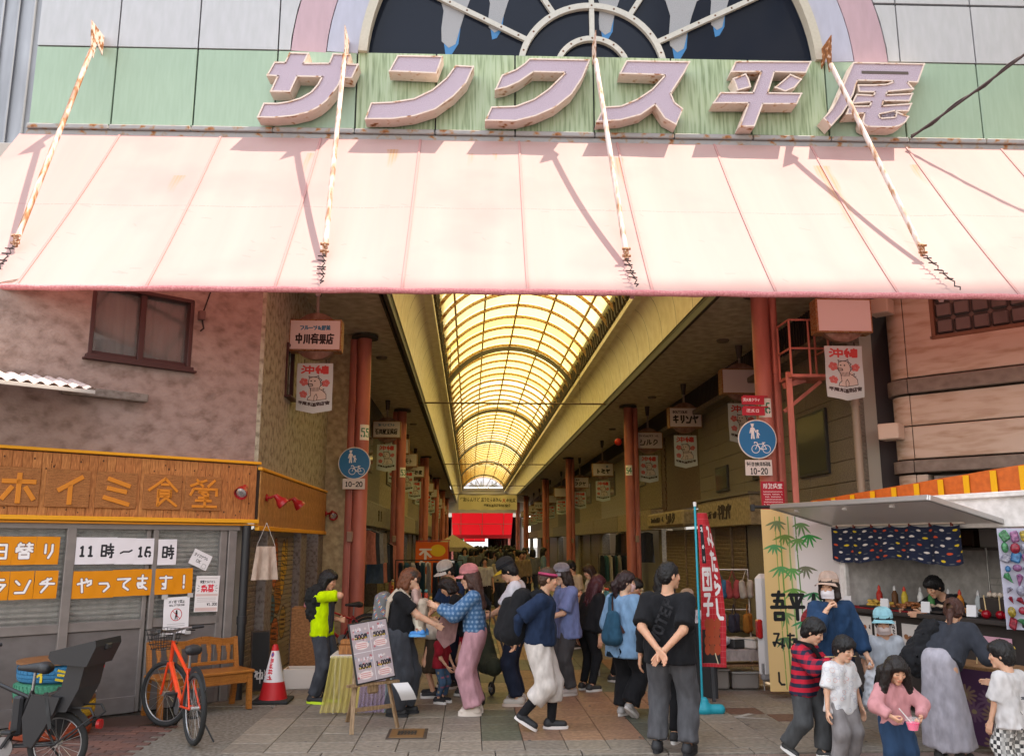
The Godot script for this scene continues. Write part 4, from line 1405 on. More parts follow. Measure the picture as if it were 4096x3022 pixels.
	for p in papers:
		var key := "paper %s %d" % [p[0], p[3]]
		if not M.has(key):
			var im := canvas(128, 160, orange if p[3] == 0 else wp)
			if p[3] == 0:
				write(im, p[0], 20, 34, 92, 92, lin(.12, .06, .05), 10)
				write(im, p[0], 20, 34, 92, 92, lin(.80, .77, .78), 6.5)
			elif p[0].length() == 2:
				write(im, p[0], 16, 46, 46, 68, lin(.015, .015, .02), 6.5)
			else:
				write(im, p[0], 22, 36, 88, 88, lin(.015, .015, .02), 5 if p[0] == "〜" else 6)
			printed(key, im, .45)
		var nm := "hours" if p[3] else "menu"
		var rom: String = {"日": "sun", "替": "kawa", "り": "ri", "ラ": "ra", "ン": "n", "チ": "chi", "〜": "wave dash", "や": "ya", "っ": "small tsu", "て": "te", "ま": "ma", "す": "su", "!": "exclamation mark", "11": "eleven", "16": "sixteen"}.get(p[0], p[0])
		var lb := "orange sheet with white character %s taped to the restaurant glass" % rom
		if p[3] == 1: lb = "white sheet with black %s taped to the restaurant glass" % rom
		if p[0] == "時": lb = "white sheet reading hour %s on the restaurant glass" % ("beside the eleven" if idx == 7 else "past the sixteen")
		var o := thing("paper_sheet", lb, "paper", C, T, "%s sheets on the restaurant glass" % nm)
		paper(o, "sheet", M[key], v3(p[1], p[2], z + .012), .225 if p[3] else .235, .30, [.0, .012, -.01][idx % 3])
		idx += 1
	# notices
	var im := canvas(220, 296, lin(.74, .72, .74))
	write(im, "ポイ捨て禁止", 38, 24, 24, 26, lin(.02, .02, .02), 1.6, 1.0)
	write(im, "NOLITTERING", 46, 58, 12, 15, lin(.02, .02, .02), 1.5, 1.0)
	disc(im, V(110, 142), V(50, 50), lin(.5, .02, .03)); disc(im, V(110, 142), V(44, 44), lin(.74, .72, .74))
	disc(im, V(112, 112), V(8, 8), Color.BLACK); seg(im, V(112, 126), V(112, 150), 9, Color.BLACK); seg(im, V(106, 150), V(102, 178), 4, Color.BLACK); seg(im, V(116, 150), V(120, 178), 4, Color.BLACK)
	seg(im, V(76, 108), V(144, 176), 2.5, lin(.5, .02, .03))
	for r in [214, 230, 262]:
		for q in 17: seg(im, V(36 + q * 9, r), V(40 + q * 9, r + 3), 1.2, lin(.1, .1, .1))
	var o1 := thing("notice_sheet", "white no littering notice with crossed figure on the restaurant door", "notice", C, T)
	paper(o1, "sheet", printed("litter notice", im), v3(-.955, 1.05, .016), .31, .43, .02)
	var tp := G.new()
	for q in [[-1.11, 1.27], [-.8, 1.28], [-1.1, .84], [-.8, .85]]: tp.box(v3(q[0], q[1], .02), v3(.07, .05, .001))
	put(tp, "tape", mt("clear tape", lin(.45, .43, .42), .3), o1)
	im = canvas(200, 150, lin(.70, .67, .68))
	write(im, "テイクアウト", 18, 30, 26, 32, lin(.02, .02, .02), 2.2, 1.0)
	write(im, "OK", 62, 78, 26, 34, lin(.02, .02, .02), 2.4, 1.0)
	polyline(im, [V(140, 100), V(176, 100), V(180, 138), V(136, 138), V(140, 100)], 1.2, lin(.05, .05, .05))
	o1 = thing("notice_sheet", "tilted white take-out notice on the restaurant glass", "notice", C, T)
	paper(o1, "sheet", printed("takeout notice", im), v3(-.70, 1.70, .016), .25, .19, -.42)
	im = canvas(210, 296, lin(.72, .68, .68))
	im.fill_rect(Rect2i(8, 150, 194, 18), lin(.62, .45, .42)); im.fill_rect(Rect2i(8, 262, 194, 28), lin(.62, .45, .42))
	write(im, "食堂アルバイト", 34, 38, 20, 24, lin(.02, .02, .02), 1.6, 1.0)
	write(im, "急募", 46, 72, 58, 62, lin(.62, .03, .05), 5, 1.0)
	write(im, "¥1,200", 110, 222, 16, 24, lin(.02, .02, .02), 2.0, .95)
	for r in [18, 182, 196, 212]:
		for q in 18: seg(im, V(22 + q * 9.4, r), V(27 + q * 9.4, r + 3), 1.1, lin(.15, .1, .1))
	for s in [[20, 80, 34, 88], [14, 104, 32, 104], [20, 128, 34, 120], [190, 80, 176, 88], [196, 104, 178, 104], [190, 128, 176, 120]]: seg(im, V(s[0], s[1]), V(s[2], s[3]), 1.6, lin(.05, .05, .05))
	o1 = thing("notice_sheet", "help wanted notice with big red characters on the restaurant glass", "notice", C, T)
	paper(o1, "sheet", printed("help notice", im), v3(-.59, 1.29, .016), .30, .43, -.02)
	im = canvas(128, 200, lin(.70, .70, .72))
	im.fill_rect(Rect2i(10, 30, 50, 50), lin(.15, .2, .3)); im.fill_rect(Rect2i(66, 40, 52, 40), lin(.25, .2, .16)); im.fill_rect(Rect2i(14, 100, 100, 60), lin(.2, .17, .15))
	o1 = thing("notice_sheet", "photo leaflet taped low on the grey panel behind the black bicycle", "notice", C, T)
	paper(o1, "sheet", printed("photo leaflet", im), v3(-3.02, .62, .02), .25, .62)

	# side wall along the arcade
	var sd := thing("restaurant_side_wall", "greenish stucco side wall with wooden slat fascia above painted shutters", "building", Vector3.ZERO)
	var X := -2.79
	for b in [[2.87, 4.06, -11.55, -16.9], [4.06, 4.86, -11.55, -12.95], [4.06, 4.86, -13.42, -16.9], [4.86, 6.0, -11.55, -16.9]]:
		put(boxg(v3(X - .15, (b[0] + b[1]) / 2, (b[2] + b[3]) / 2), v3(.3, b[1] - b[0], b[2] - b[3])), "stucco_wall", stucco2, sd)
	var sw := Node3D.new(); sw.name = "window"; sd.add_child(sw); sw.position = v3(X, 4.46, -13.18)
	for b in [[v3(0, .4, 0), v3(.06, .04, .5)], [v3(.03, -.4, 0), v3(.14, .03, .56)], [v3(0, 0, -.24), v3(.06, .84, .04)], [v3(0, 0, .24), v3(.06, .84, .04)]]:
		put(boxg(b[0], b[1], .004), "frame", brown, sw)
	put(boxg(v3(-.05, 0, 0), v3(.01, .8, .46)), "pane", mt("dull glass", lin(.10, .10, .09), .15), sw)
	var slw := []
	for k in 3: slw.append(boxg(Vector3.ZERO, v3(.022, .73, .062), .006).mesh(wood("slat wood %d" % k, lin([.56, .50, .6][k], [.29, .26, .32][k], [.09, .08, .10][k]), v3(4, .5, 4), 81 + k)))
	put(boxg(v3(X + .005, 2.47, -14.22), v3(.03, .76, 5.3)), "fascia_backing", mt("fascia dark", lin(.05, .03, .02), .9), sd)
	for k in 76:
		at_mesh(slw[rng.randi() % 3], "plank", X3(Basis(), v3(X + .03, 2.47, -11.62 - k * .0695)), sd)
	put(boxg(v3(X + .03, 2.86, -14.22), v3(.06, .04, 5.34), .006), "top_trim", yel, sd)
	put(boxg(v3(X + .03, 2.09, -14.22), v3(.06, .06, 5.34), .006), "lower_trim", yel, sd)
	# ground floor of the side: posts, dark gaps, shutters
	put(boxg(v3(X - .45, 1.05, -14.2), v3(.05, 2.1, 5.4)), "inner_wall", mt("shop inner wall", lin(.33, .30, .25), .9), sd)
	for b in [[-12.5, .42], [-14.95, .5], [-16.6, .5]]:
		put(boxg(v3(X - .1, 1.05, b[0]), v3(.22, 2.1, b[1]), .01), "post", mt("post grey", lin(.20, .18, .165), .7, .0, dirt, v3(1, 1, 1)), sd)
	var sls := G.new(); sls.box(Vector3.ZERO, v3(.02, .062, .62), .006); sls.box(v3(-.012, .036, 0), v3(.02, .02, .62))
	var slmat := mt("small shutter slat", lin(.23, .20, .165), .55, .2, dirt, v3(1, 1, 1))
	var s1 := sls.mesh(slmat)
	for k in 28: at_mesh(s1, "slat", X3(Basis(), v3(X - .12, .06 + k * .073, -11.98)), sd)
	# painted shutter: picture of fruit in loose brush lines over the slats
	var ps := Node3D.new(); ps.name = "painted_shutter"; sd.add_child(ps)
	im = canvas(256, 256, lin(.22, .185, .13))
	for s in [[70, 60, 26, 44, .36, .10, .03], [110, 120, 34, 30, .30, .12, .02], [60, 140, 26, 24, .05, .13, .17], [150, 70, 22, 50, .42, .25, .03], [95, 190, 36, 32, .34, .10, .03], [170, 170, 30, 28, .30, .2, .05], [180, 50, 10, 34, .42, .27, .04]]:
		disc(im, V(s[0], s[1]), V(s[2] + 3, s[3] + 3), lin(.05, .03, .02)); disc(im, V(s[0], s[1]), V(s[2], s[3]), lin(s[4], s[5], s[6]))
		for q in 4: seg(im, V(s[0] - s[2] * .6, s[1] - s[3] * .5 + q * s[3] * .3), V(s[0] + s[2] * .6, s[1] - s[3] * .4 + q * s[3] * .3), 1.4, lin(.05, .03, .02))
	var pim := printed("shutter painting", im, .6)
	for k in 28:
		var g := G.new()
		var y := .06 + k * .073
		g.box(v3(X - .125, y, -13.75), v3(.02, .016, 1.84))
		g.quad(v3(X - .10, y - .031, -12.83), v3(X - .10, y - .031, -14.67), v3(X - .105, y + .031, -14.67), v3(X - .105, y + .031, -12.83), V(0, 1.0 - (y + .031) / 2.1), V(1, 1.0 - (y - .031) / 2.1))
		put(g, "slat", pim, ps)
	put(boxg(v3(X - .14, 1.05, -13.75), v3(.01, 2.1, 1.84)), "shutter_back", slmat, ps)
	# black down pipe at the corner
	var pg := G.new(); pg.cyl(v3(-2.86, .0, -11.44), v3(-2.86, 2.12, -11.44), .055, 14)
	pg.cyl(v3(-2.86, .9, -11.44), v3(-2.86, 1.0, -11.44), .064, 14)
	tag(put(pg, "down_pipe", mt("black pipe", lin(.02, .02, .022), .4)), "black down pipe at the restaurant corner", "pipe")
	# lamps
	spot_lamp(C + Basis(Vector3.UP, T) * v3(-.235, 2.57, .03), Basis(Vector3.UP, T) * v3(0, 0, 1), v3(-.1, -.55, .85).normalized(), "red spot lamp on the board fascia beside the plaque dou")
	spot_lamp(v3(X + .05, 2.5, -11.9), v3(1, 0, 0), v3(.65, -.7, -.1).normalized(), "first red spot lamp round the corner on the slat fascia")
	spot_lamp(v3(X + .05, 2.52, -13.1), v3(1, 0, 0), v3(.6, -.7, -.2).normalized(), "second red spot lamp round the corner on the slat fascia")
	spot_lamp(v3(X + .05, 2.45, -16.8), v3(1, 0, 0), v3(.3, -.55, .8).normalized(), "red spot lamp at the far end of the slat fascia")
	# house with grey ribbed cladding behind, beside the coloured front
	var hs := thing("clad_house", "house clad in grey ribbed metal sheet beside the coloured front", "building", v3(-9.6, 0, -15.4))
	var clad := mt("ribbed cladding", lin(.36, .37, .40), .5, .2, ntex(.02, Color(.8, .8, .8), Color(1, 1, 1), 0, 256, 4), v3(.5, .1, .5))
	put(boxg(v3(0, 7.5, 0), v3(6.0, 15, 6.0)), "wall", clad, hs)
	for k in 26:
		put(boxg(v3(-2.9 + k * .23, 11.3, 3.03), v3(.04, 7.3, .05), .008), "rib", clad, hs)
	put(boxg(v3(.0, 7.45, 3.1), v3(6.4, .3, .5), .02), "ledge", mt("ledge concrete", lin(.42, .38, .34), .8), hs)

# shops along the arcade
func shutter_part(parent: Node3D, x: float, s: float, za: float, zb: float, h: float, m: Material, single: bool) -> void:
	var n := int(h / .09)
	var l := za - zb
	if single:
		var g := G.new(); g.box(Vector3.ZERO, v3(.025, .07, l), .008); g.box(v3(.01 * -s, .045, 0), v3(.02, .03, l))
		var mm := g.mesh(m)
		for k in n: at_mesh(mm, "slat", X3(Basis(), v3(x, .05 + k * .09, (za + zb) / 2)), parent)
	else:
		var g := G.new()
		for k in n:
			g.box(v3(x, .05 + k * .09, (za + zb) / 2), v3(.025, .06, l))
		g.box(v3(x - s * .02, h / 2, (za + zb) / 2), v3(.012, h, l))
		put(g, "shutter", m, parent)

# side -1 = the row on the restaurant's side; spec: [wall colour, kind, sign text, fascia colour]
func shop(side: float, x: float, za: float, zb: float, wall: Material, kind: String, text: String, fascia: Color, label: String, near: bool) -> Node3D:
	var o := thing("shop", label, "shop", Vector3.ZERO, .0, "shops along the arcade")
	var s := -side      # direction into the street
	var zc := (za + zb) / 2; var l := za - zb
	var dirt := ntex(.02, Color(.7, .68, .66), Color(1, 1, 1), 0, 512, 5, null, 44)
	put(boxg(v3(x - s * .2, 4.5, zc), v3(.4, 3.0, l)), "upper_wall", wall, o)
	var fm := mt("fascia %s" % fascia, fascia, .7, .0, dirt, v3(.7, .7, .7))
	put(boxg(v3(x + s * .12, 2.62, zc), v3(.5, .62, l - .1), .015), "fascia", fm, o)
	if text:
		var g := G.new()
		g.xf = X3(Basis(Vector3.UP, PI / 2 if s > 0 else -PI / 2), v3(x + s * .38, 2.5, zc + (s * -1.0) * .0))
		raised(g, text, v3(-text.length() * .16, 0, 0), .26, .28, .035, .03, 1.2)
		put(g, "sign_letters", mt("sign letter brown", lin(.06, .045, .03), .7), o)
	put(boxg(v3(x - s * .7, 1.3, zc), v3(.05, 2.6, l)), "back_wall", mt("shop inner wall", lin(.33, .30, .25), .9), o)
	var post := mt("shop post", lin(.22, .19, .15), .7, .0, dirt, v3(1, 1, 1))
	for z in [za - .2, zb + .2]:
		put(boxg(v3(x - s * .12, 1.16, z), v3(.36, 2.32, .4), .01), "post", post, o)
	if kind == "shutter":
		shutter_part(o, x - s * .05, s, za - .4, zb + .4, 2.3, mt("roller shutter %d" % (int(-za) % 2), lin(.30, .25, .18) if int(-za) % 2 else lin(.24, .19, .14), .5, .2, dirt, v3(.7, .7, .7)), near)
		put(boxg(v3(x - s * .02, 1.16, zc), v3(.06, 2.3, .07), .006), "shutter_post", post, o)
	else:
		put(boxg(v3(x - s * .6, .02, zc), v3(1.2, .03, l - .8)), "floor", mt("shop floor", lin(.12, .1, .08), .8), o)
	# upper window
	if l > 3.0:
		var w := Node3D.new(); w.name = "window"; o.add_child(w, true); w.position = v3(x + s * .02, 4.35, zc)
		put(boxg(v3(0, 0, 0), v3(.05, 1.0, 1.5), .01), "frame", mt("sash grey", lin(.12, .11, .1), .5), w)
		put(boxg(v3(s * .027, 0, .35), v3(.01, .88, .66)), "pane", mt("dull glass", lin(.10, .10, .09), .15), w)
		put(boxg(v3(s * .027, 0, -.35), v3(.01, .88, .66)), "pane", mt("dull glass", lin(.10, .10, .09), .15), w)
	return o

func build_left_row() -> void:
	var dirt := ntex(.02, Color(.72, .70, .68), Color(1, 1, 1), 0, 512, 5, null, 44)
	var cream := mt("cream wall", lin(.50, .42, .25), .8, .0, dirt, v3(.6, .6, .6))
	var tile := mt("grey strip tile", lin(.20, .185, .16), .7, .0, dirt, v3(1, 1, 1))
	var beige := mt("beige wall", lin(.32, .27, .20), .8, .0, dirt, v3(.6, .6, .6))
	var c := thing("cream_wall_pier", "plain cream wall pier between the restaurant side and the first pillar", "wall", v3(-2.62, 0, -17.1))
	put(boxg(v3(.0, 3.0, 0), v3(.5, 6.0, .4)), "pier", cream, c)
	var g := G.new()
	for k in 40: g.box(v3(-.3, .2 + k * .075, .13), v3(.18, .06, .2))
	put(g, "tile_strip", tile, c)
	var spec := [[-17.3, -21.0, tile, "shutter", "", lin(.20, .19, .17), "narrow shop with grey strip tiles and half shutter behind the first pillar", true],
		[-21.0, -27.5, tile, "open", "ヤマト", lin(.24, .22, .19), "open clothes shop with grey block fascia and hanging garments", false],
		[-27.5, -33.0, beige, "shutter", "", lin(.28, .24, .19), "beige shop with wooden lattice and shutter", false],
		[-33.0, -40.0, cream, "open", "", lin(.34, .29, .2), "cream shop with dark open front further along", false],
		[-40.0, -48.0, beige, "shutter", "", lin(.22, .19, .16), "shuttered shop beyond the real-estate banner", false],
		[-48.0, -58.0, tile, "open", "", lin(.3, .26, .2), "open shop half way along the restaurant side", false],
		[-58.0, -72.0, cream, "shutter", "", lin(.25, .2, .16), "long shuttered shop past the slogan banner", false],
		[-72.0, -88.0, beige, "open", "", lin(.28, .24, .2), "last shop on the restaurant side", false]]
	for q in spec: shop(-1.0, -2.85, q[0], q[1], q[2], q[3], q[4], q[5], q[6], q[7])
	# strip tiles on the first shop: thin courses standing proud
	var o := thing("louvred_wall", "grey louvred upper wall in thin horizontal courses behind the first sign", "wall", v3(-2.65, 0, -19.2))
	for k in 34:
		put(boxg(v3(.0, 2.95 + k * .088, 0), v3(.05, .07, 3.5), .006), "slat", tile, o)
	# clothes hanging in the open shop
	var cols := [lin(.55, .22, .18), lin(.05, .06, .09), lin(.3, .3, .32), lin(.35, .26, .12), lin(.04, .04, .045), lin(.42, .36, .28), lin(.08, .12, .2)]
	for k in 15:
		var h := thing("hanging_garment", "%s garment on a hanger in the open clothes shop" % ["salmon", "navy", "grey", "khaki", "black", "beige", "blue"][k % 7], "garment", v3(-2.5 + (k % 3) * .06, 2.2 if k < 6 else 1.9, -21.6 - k * .33), .0, "garments hung in the open clothes shop")
		g = G.new()
		var pts := []
		for i in 5:
			var row := []
			for j in 7:
				var w: float = [.06, .2, .2, .22, .24][i]
				row.append(v3((j / 6.0 - .5) * 2 * w, -[.0, .06, .3, .55, .8][i] * (1.0 if k < 6 else 1.3), .03 * sin(j * 1.6 + k)))
			pts.append(row)
		g.grid(pts)
		put(g, "cloth", cloth("garment %d" % (k % 7), cols[k % 7]), h)
		g = G.new(); g.tube([v3(-.18, -.06, 0), v3(0, .02, 0), v3(.18, -.06, 0)], .008, 5); g.tube([v3(0, .02, 0), v3(0, .1, 0)], .005, 5)
		put(g, "hanger", mt("hanger", lin(.1, .1, .1), .5), h)

# the other side: siding wall, shops, rounded corner house
func build_right_side() -> void:
	var dirt := ntex(.02, Color(.72, .70, .68), Color(1, 1, 1), 0, 512, 5, null, 44)
	var sid := mt("stone siding", lin(.29, .25, .195), .8, .0, ntex(.05, Color(.72, .72, .72), Color(1.05, 1.05, 1.05), 0, 512, 4, null, 46), v3(.5, 3.0, .5), ntex(.05, Color(0, 0, 0), Color(1, 1, 1), 0, 512, 4, null, 46), 1.5)
	var o := thing("siding_house", "house wall of dark grey-brown streaked siding panels above the closed boutique", "building", Vector3.ZERO)
	# courses of siding boards
	for r in 7:
		for q in 5:
			var za := -13.3 - q * 1.86
			put(boxg(v3(6.1, 2.86 + r * .345 + .17, za - .93), v3(.2, .338, 1.85), .006), "siding_board", sid, o)
	for q in 5:
		var za := -13.3 - q * 1.86
		if q < 3: put(boxg(v3(6.1, 1.43, za - .93), v3(.2, 2.84, 1.85), .006), "siding_board", sid, o)
	put(boxg(v3(6.3, 2.7, -17.9), v3(.2, 5.4, 9.2)), "core_wall", mt("core wall", lin(.33, .30, .25), .9), o)
	for it in [[-14.9, 3.6, 1.2, 1.0], [-17.6, 3.7, 1.1, .9], [-20.5, 3.4, .9, .5]]:
		var w := Node3D.new(); w.name = "window"; o.add_child(w, true); w.position = v3(5.985, it[1], it[0])
		put(boxg(Vector3.ZERO, v3(.06, it[3] + .1, it[2] + .1), .008), "frame", mt("sash black", lin(.03, .03, .03), .5), w)
		put(boxg(v3(-.028, 0, 0), v3(.02, it[3], it[2])), "pane", mt("green dull glass", lin(.07, .075, .055), .12), w)
	# corrugated band and eave under the ceiling
	var corr := mt("corrugated dark", lin(.06, .05, .045), .6, .2)
	var e := thing("eave_band", "dark corrugated band and concrete eave running under the side ceiling", "eave", Vector3.ZERO)
	put(boxg(v3(6.05, 5.6, -32), v3(.05, .75, 38)), "band_sheet", corr, e)
	var g := G.new()
	for k in 300: g.box(v3(6.0, 5.6, -13.2 - k * .125), v3(.05, .74, .05))
	put(g, "band_ribs", corr, e)
	put(boxg(v3(5.88, 5.2, -32), v3(.4, .12, 38), .02), "eave_slab", mt("eave concrete", lin(.22, .19, .16), .85, .0, dirt, v3(.7, .7, .7)), e)
	# closed boutique under the siding
	var b := thing("closed_boutique", "closed boutique with cream fascia and brown roller shutter under grey siding", "shop", Vector3.ZERO)
	var fas := mt("boutique fascia", lin(.42, .34, .20), .75, .0, dirt, v3(.8, .8, .8))
	put(boxg(v3(5.86, 2.58, -19.75), v3(.3, .62, 4.1), .015), "fascia", fas, b)
	put(boxg(v3(5.84, 2.92, -19.75), v3(.36, .06, 4.2), .01), "fascia_cap", mt("cap grey", lin(.15, .13, .1), .7), b)
	g = G.new(); g.xf = X3(Basis(Vector3.UP, -PI / 2), v3(5.695, 2.45, -19.9)); raised(g, "キリンヤ", v3(-.1, 0, 0), .24, .32, .04, .03, 1.05)
	put(g, "sign_letters", mt("sign letter brown", lin(.06, .045, .03), .7), b)
	g = G.new(); g.xf = X3(Basis(Vector3.UP, -PI / 2), v3(5.695, 2.48, -19.9)); raised(g, "ブティック", v3(-.95, 0, 0), .13, .16, .022, .03, 1.1)
	put(g, "sign_letters", mt("sign letter brown", lin(.06, .045, .03), .7), b)
	put(boxg(v3(5.98, 1.14, -21.55), v3(.24, 2.28, .5), .01), "post", mt("boutique post", lin(.30, .24, .17), .8, .0, dirt, v3(1, 1, 1)), b)
	var sm := mt("brown shutter", lin(.22, .165, .11), .5, .2, dirt, v3(.7, .7, .7))
	shutter_part(b, 5.98, -1.0, -18.92, -21.3, 2.27, sm, true)
	put(boxg(v3(5.95, 1.14, -19.9), v3(.05, 2.27, .07), .006), "shutter_post", sm, b)
	var b2 := thing("closed_reform_shop", "closed clothing reform shop with rounded cream canopy fascia and tan shutters", "shop", Vector3.ZERO)
	put(boxg(v3(5.75, 2.55, -24.7), v3(.6, .42, 4.5), .06), "fascia", fas, b2)
	g = G.new(); g.xf = X3(Basis(Vector3.UP, -PI / 2), v3(5.44, 2.45, -24.6)); raised(g, "シルク", v3(.35, 0, 0), .3, .26, .04, .03, 1.2); raised(g, "ファッションリフォーム", v3(-1.7, .05, 0), .13, .14, .02, .03, 1.2)
	put(g, "sign_letters", mt("sign letter brown", lin(.06, .045, .03), .7), b2)
	var sm2 := mt("tan shutter", lin(.31, .235, .15), .5, .2, dirt, v3(.7, .7, .7))
	shutter_part(b2, 6.0, -1.0, -22.1, -26.8, 2.3, sm2, true)
	put(boxg(v3(5.97, 1.14, -24.3), v3(.05, 2.27, .08), .006), "shutter_post", sm2, b2)
	put(boxg(v3(6.2, 4.1, -24.7), v3(.3, 2.5, 5.0)), "upper_wall", mt("brown tile", lin(.16, .11, .08), .7, .0, dirt, v3(1, 1, 1)), b2)
	g = G.new()
	for r in 24:
		for q in 14: g.box(v3(6.04, 2.95 + r * .1, -26.9 - q * .2 + (.1 if r % 2 else .0)), v3(.04, .085, .185))
	put(g, "tile_facing", mt("brown tile piece", lin(.17, .10, .065), .6, .0, dirt, v3(1, 1, 1)), b2)
	var spec := [[-27.2, -33.5, "brick", "open", "トミヤ", lin(.34, .27, .17), "open clothes shop with striped brick fascia past the reform shop"],
		[-33.5, -40.0, "tile", "open", "", lin(.26, .22, .17), "open shop with white meter box and dark goods"],
		[-40.0, -48.0, "beige", "shutter", "", lin(.3, .25, .18), "beige shop with hanging print banner"],
		[-48.0, -60.0, "grey", "open", "", lin(.2, .18, .16), "grey shop with blue-green canopy"],
		[-60.0, -74.0, "beige", "shutter", "", lin(.28, .24, .18), "shuttered shop past the slogan banner on the boutique side"],
		[-74.0, -88.0, "grey", "open", "", lin(.24, .2, .17), "last shop on the boutique side"]]
	var walls := {"brick": mt("striped brick", lin(.25, .2, .14), .8, .0, dirt, v3(1, 1, 1)), "tile": mt("white tile", lin(.36, .33, .27), .6, .0, dirt, v3(1, 1, 1)), "beige": mt("beige wall", lin(.32, .27, .20), .8, .0, dirt, v3(.6, .6, .6)), "grey": mt("grey wall", lin(.17, .155, .14), .8, .0, dirt, v3(.6, .6, .6))}
	for q in spec: shop(1.0, 6.0, q[0], q[1], walls[q[2]], q[3], q[4], q[5], q[6], false)
	var mb := thing("meter_box", "white electric meter box with two dark windows on the tiled shop", "meter box", v3(5.85, 2.15, -34.2))
	put(boxg(Vector3.ZERO, v3(.2, 1.1, .8), .02), "box", mt("meter cream", lin(.5, .46, .38), .6), mb)
	for z in [-.2, .2]: put(boxg(v3(-.1, .3, z), v3(.02, .3, .18)), "window", mt("sash black", lin(.03, .03, .03), .5), mb)
	var cols := [lin(.05, .05, .06), lin(.08, .1, .14), lin(.03, .03, .03), lin(.2, .16, .12), lin(.1, .06, .05)]
	for k in 14:
		var h := thing("hanging_garment", "%s coat hanging in the open shop under the striped brick fascia" % ["charcoal", "slate", "black", "tan", "maroon"][k % 5], "garment", v3(5.6 + .08 * (k % 3), 2.25, -27.8 - k * .4), .0, "garments hung in the striped brick shop")
		g = G.new()
		var pts := []
		for i in 5:
			var row := []
			for j in 7:
				var w: float = [.06, .2, .2, .22, .24][i]
				row.append(v3((j / 6.0 - .5) * 2 * w, -[.0, .06, .3, .6, .95][i], .03 * sin(j * 1.6 + k)))
			pts.append(row)
		g.grid(pts)
		put(g, "cloth", cloth("coat %d" % (k % 5), cols[k % 5]), h)

	# rounded corner house
	var C := v3(6.45, 0, -12.85)
	var T := deg_to_rad(-45.0)
	var hs := thing("rounded_corner_house", "beige corner house with rounded edge, horizontal bands and glass block window", "building", C, T)
	var bg := mt("beige panel", lin(.50, .39, .31), .7, .0, ntex(.014, Color(1, 1, 1), Color(1, 1, 1), 0, 512, 6, [[.0, .28, .42, .6, 1.0], [Color(.78, .69, .62), Color(.90, .86, .82), Color(.97, .96, .94), Color(1, 1, 1), Color(1, 1, 1)]], 48), v3(.25, .9, .25))
	var bd := mt("grey band", lin(.26, .21, .175), .7, .0, dirt, v3(.6, .6, .6))
	# levels: [y0, y1, material]; the face runs along +x, rounding back at x = 0
	var lev := [[.0, 2.9, bg], [2.93, 3.11, bd], [3.14, 3.62, bg], [3.64, 4.09, bg], [4.12, 4.34, bd], [4.37, 4.9, bg], [5.72, 6.9, bg]]
	for q in lev:
		var out := .06 if q[2] == bd else .0
		var y0: float = q[0]; var y1: float = q[1]
		if y0 > .1:
			put(boxg(v3(2.55, (y0 + y1) / 2, -.3 + out), v3(4.6, y1 - y0, .6), .01), "wall_panel", q[2], hs)
		else:
			put(boxg(v3(.33, (y0 + y1) / 2, -.3), v3(.16, y1 - y0, .6), .01), "wall_panel", q[2], hs)
		g = G.new()
		g.lathe([V(.0, y0), V(.34 + out, y0), V(.34 + out, y1), V(.0, y1)], 12, v3(.245, 0, -.34), PI * .5, PI * 1.08)
		put(g, "rounded_panel", q[2], hs)
	put(boxg(v3(.45, 5.3, -.3), v3(.4, .84, .6), .01), "wall_panel", bg, hs)
	g = G.new(); g.lathe([V(.34, 4.9), V(.34, 5.72)], 12, v3(.245, 0, -.34), PI * .5, PI * 1.08); put(g, "rounded_panel", bg, hs)
	put(boxg(v3(2.5, 3.4, -.75), v3(4.6, 6.8, .3)), "core_wall", mt("core wall", lin(.33, .30, .25), .9), hs)
	# glass block window
	var gw := Node3D.new(); gw.name = "window"; hs.add_child(gw); gw.position = v3(.66, 4.93, -.06)
	var gbm := mt("glass block", lin(.055, .05, .048), .12)
	gbm.metallic_specular = .6
	var blk := boxg(Vector3.ZERO, v3(.232, .232, .08), .03).mesh(gbm)
	put(boxg(v3(1.5, .39, -.05), v3(3.0, .80, .04)), "joint_bed", mt("block joint pale", lin(.17, .13, .11), .8), gw)
	for r in 3:
		for q in 11: at_mesh(blk, "glass_block", X3(Basis(), v3(.16 + q * .25, .16 + r * .25, -.01)), gw)
	var wf := mt("brown window frame", lin(.17, .085, .05), .6)
	put(boxg(v3(1.5, .0, .0), v3(3.1, .06, .12), .008), "frame", wf, gw)
	put(boxg(v3(.0, .4, .0), v3(.06, .8, .12), .008), "frame", wf, gw)
	# ground-floor shutter
	var pk := mt("pinkish shutter", lin(.38, .28, .24), .55, .1, dirt, v3(.7, .7, .7))
	g = G.new(); g.box(Vector3.ZERO, v3(2.6, .075, .03), .012); g.box(v3(0, .047, -.02), v3(2.6, .03, .02))
	var slat := g.mesh(pk)
	for k in 29: at_mesh(slat, "slat", X3(Basis(), v3(1.75, .1 + k * .097, -.14)), hs)
	put(boxg(v3(3.6, 1.45, -.25), v3(1.1, 2.9, .5), .01), "wall_panel", bg, hs)
	# small box lamps on the corner
	for y in [3.55, 5.5]:
		var lb := thing("box_lamp", "small square cream box lamp on the corner of the beige house, %s" % ("lower one" if y < 4 else "upper one"), "lamp", C + Basis(Vector3.UP, T) * v3(-.02, y, .12), T)
		put(boxg(Vector3.ZERO, v3(.30, .24, .3), .015), "housing", mt("box lamp cream", lin(.55, .43, .34), .6), lb)
		put(boxg(v3(-.05, .0, -.2), v3(.06, .08, .2)), "bracket", wf, lb)
	# dark gap with down pipe between the houses
	put(boxg(v3(6.7, 3.5, -13.5), v3(1.3, 7.0, .3)), "gap_infill", mt("dark corrugated infill", lin(.05, .04, .04), .7)).set_meta("kind", "structure")
	g = G.new(); g.cyl(v3(5.98, 0, -13.12), v3(5.98, 4.4, -13.12), .06, 12)
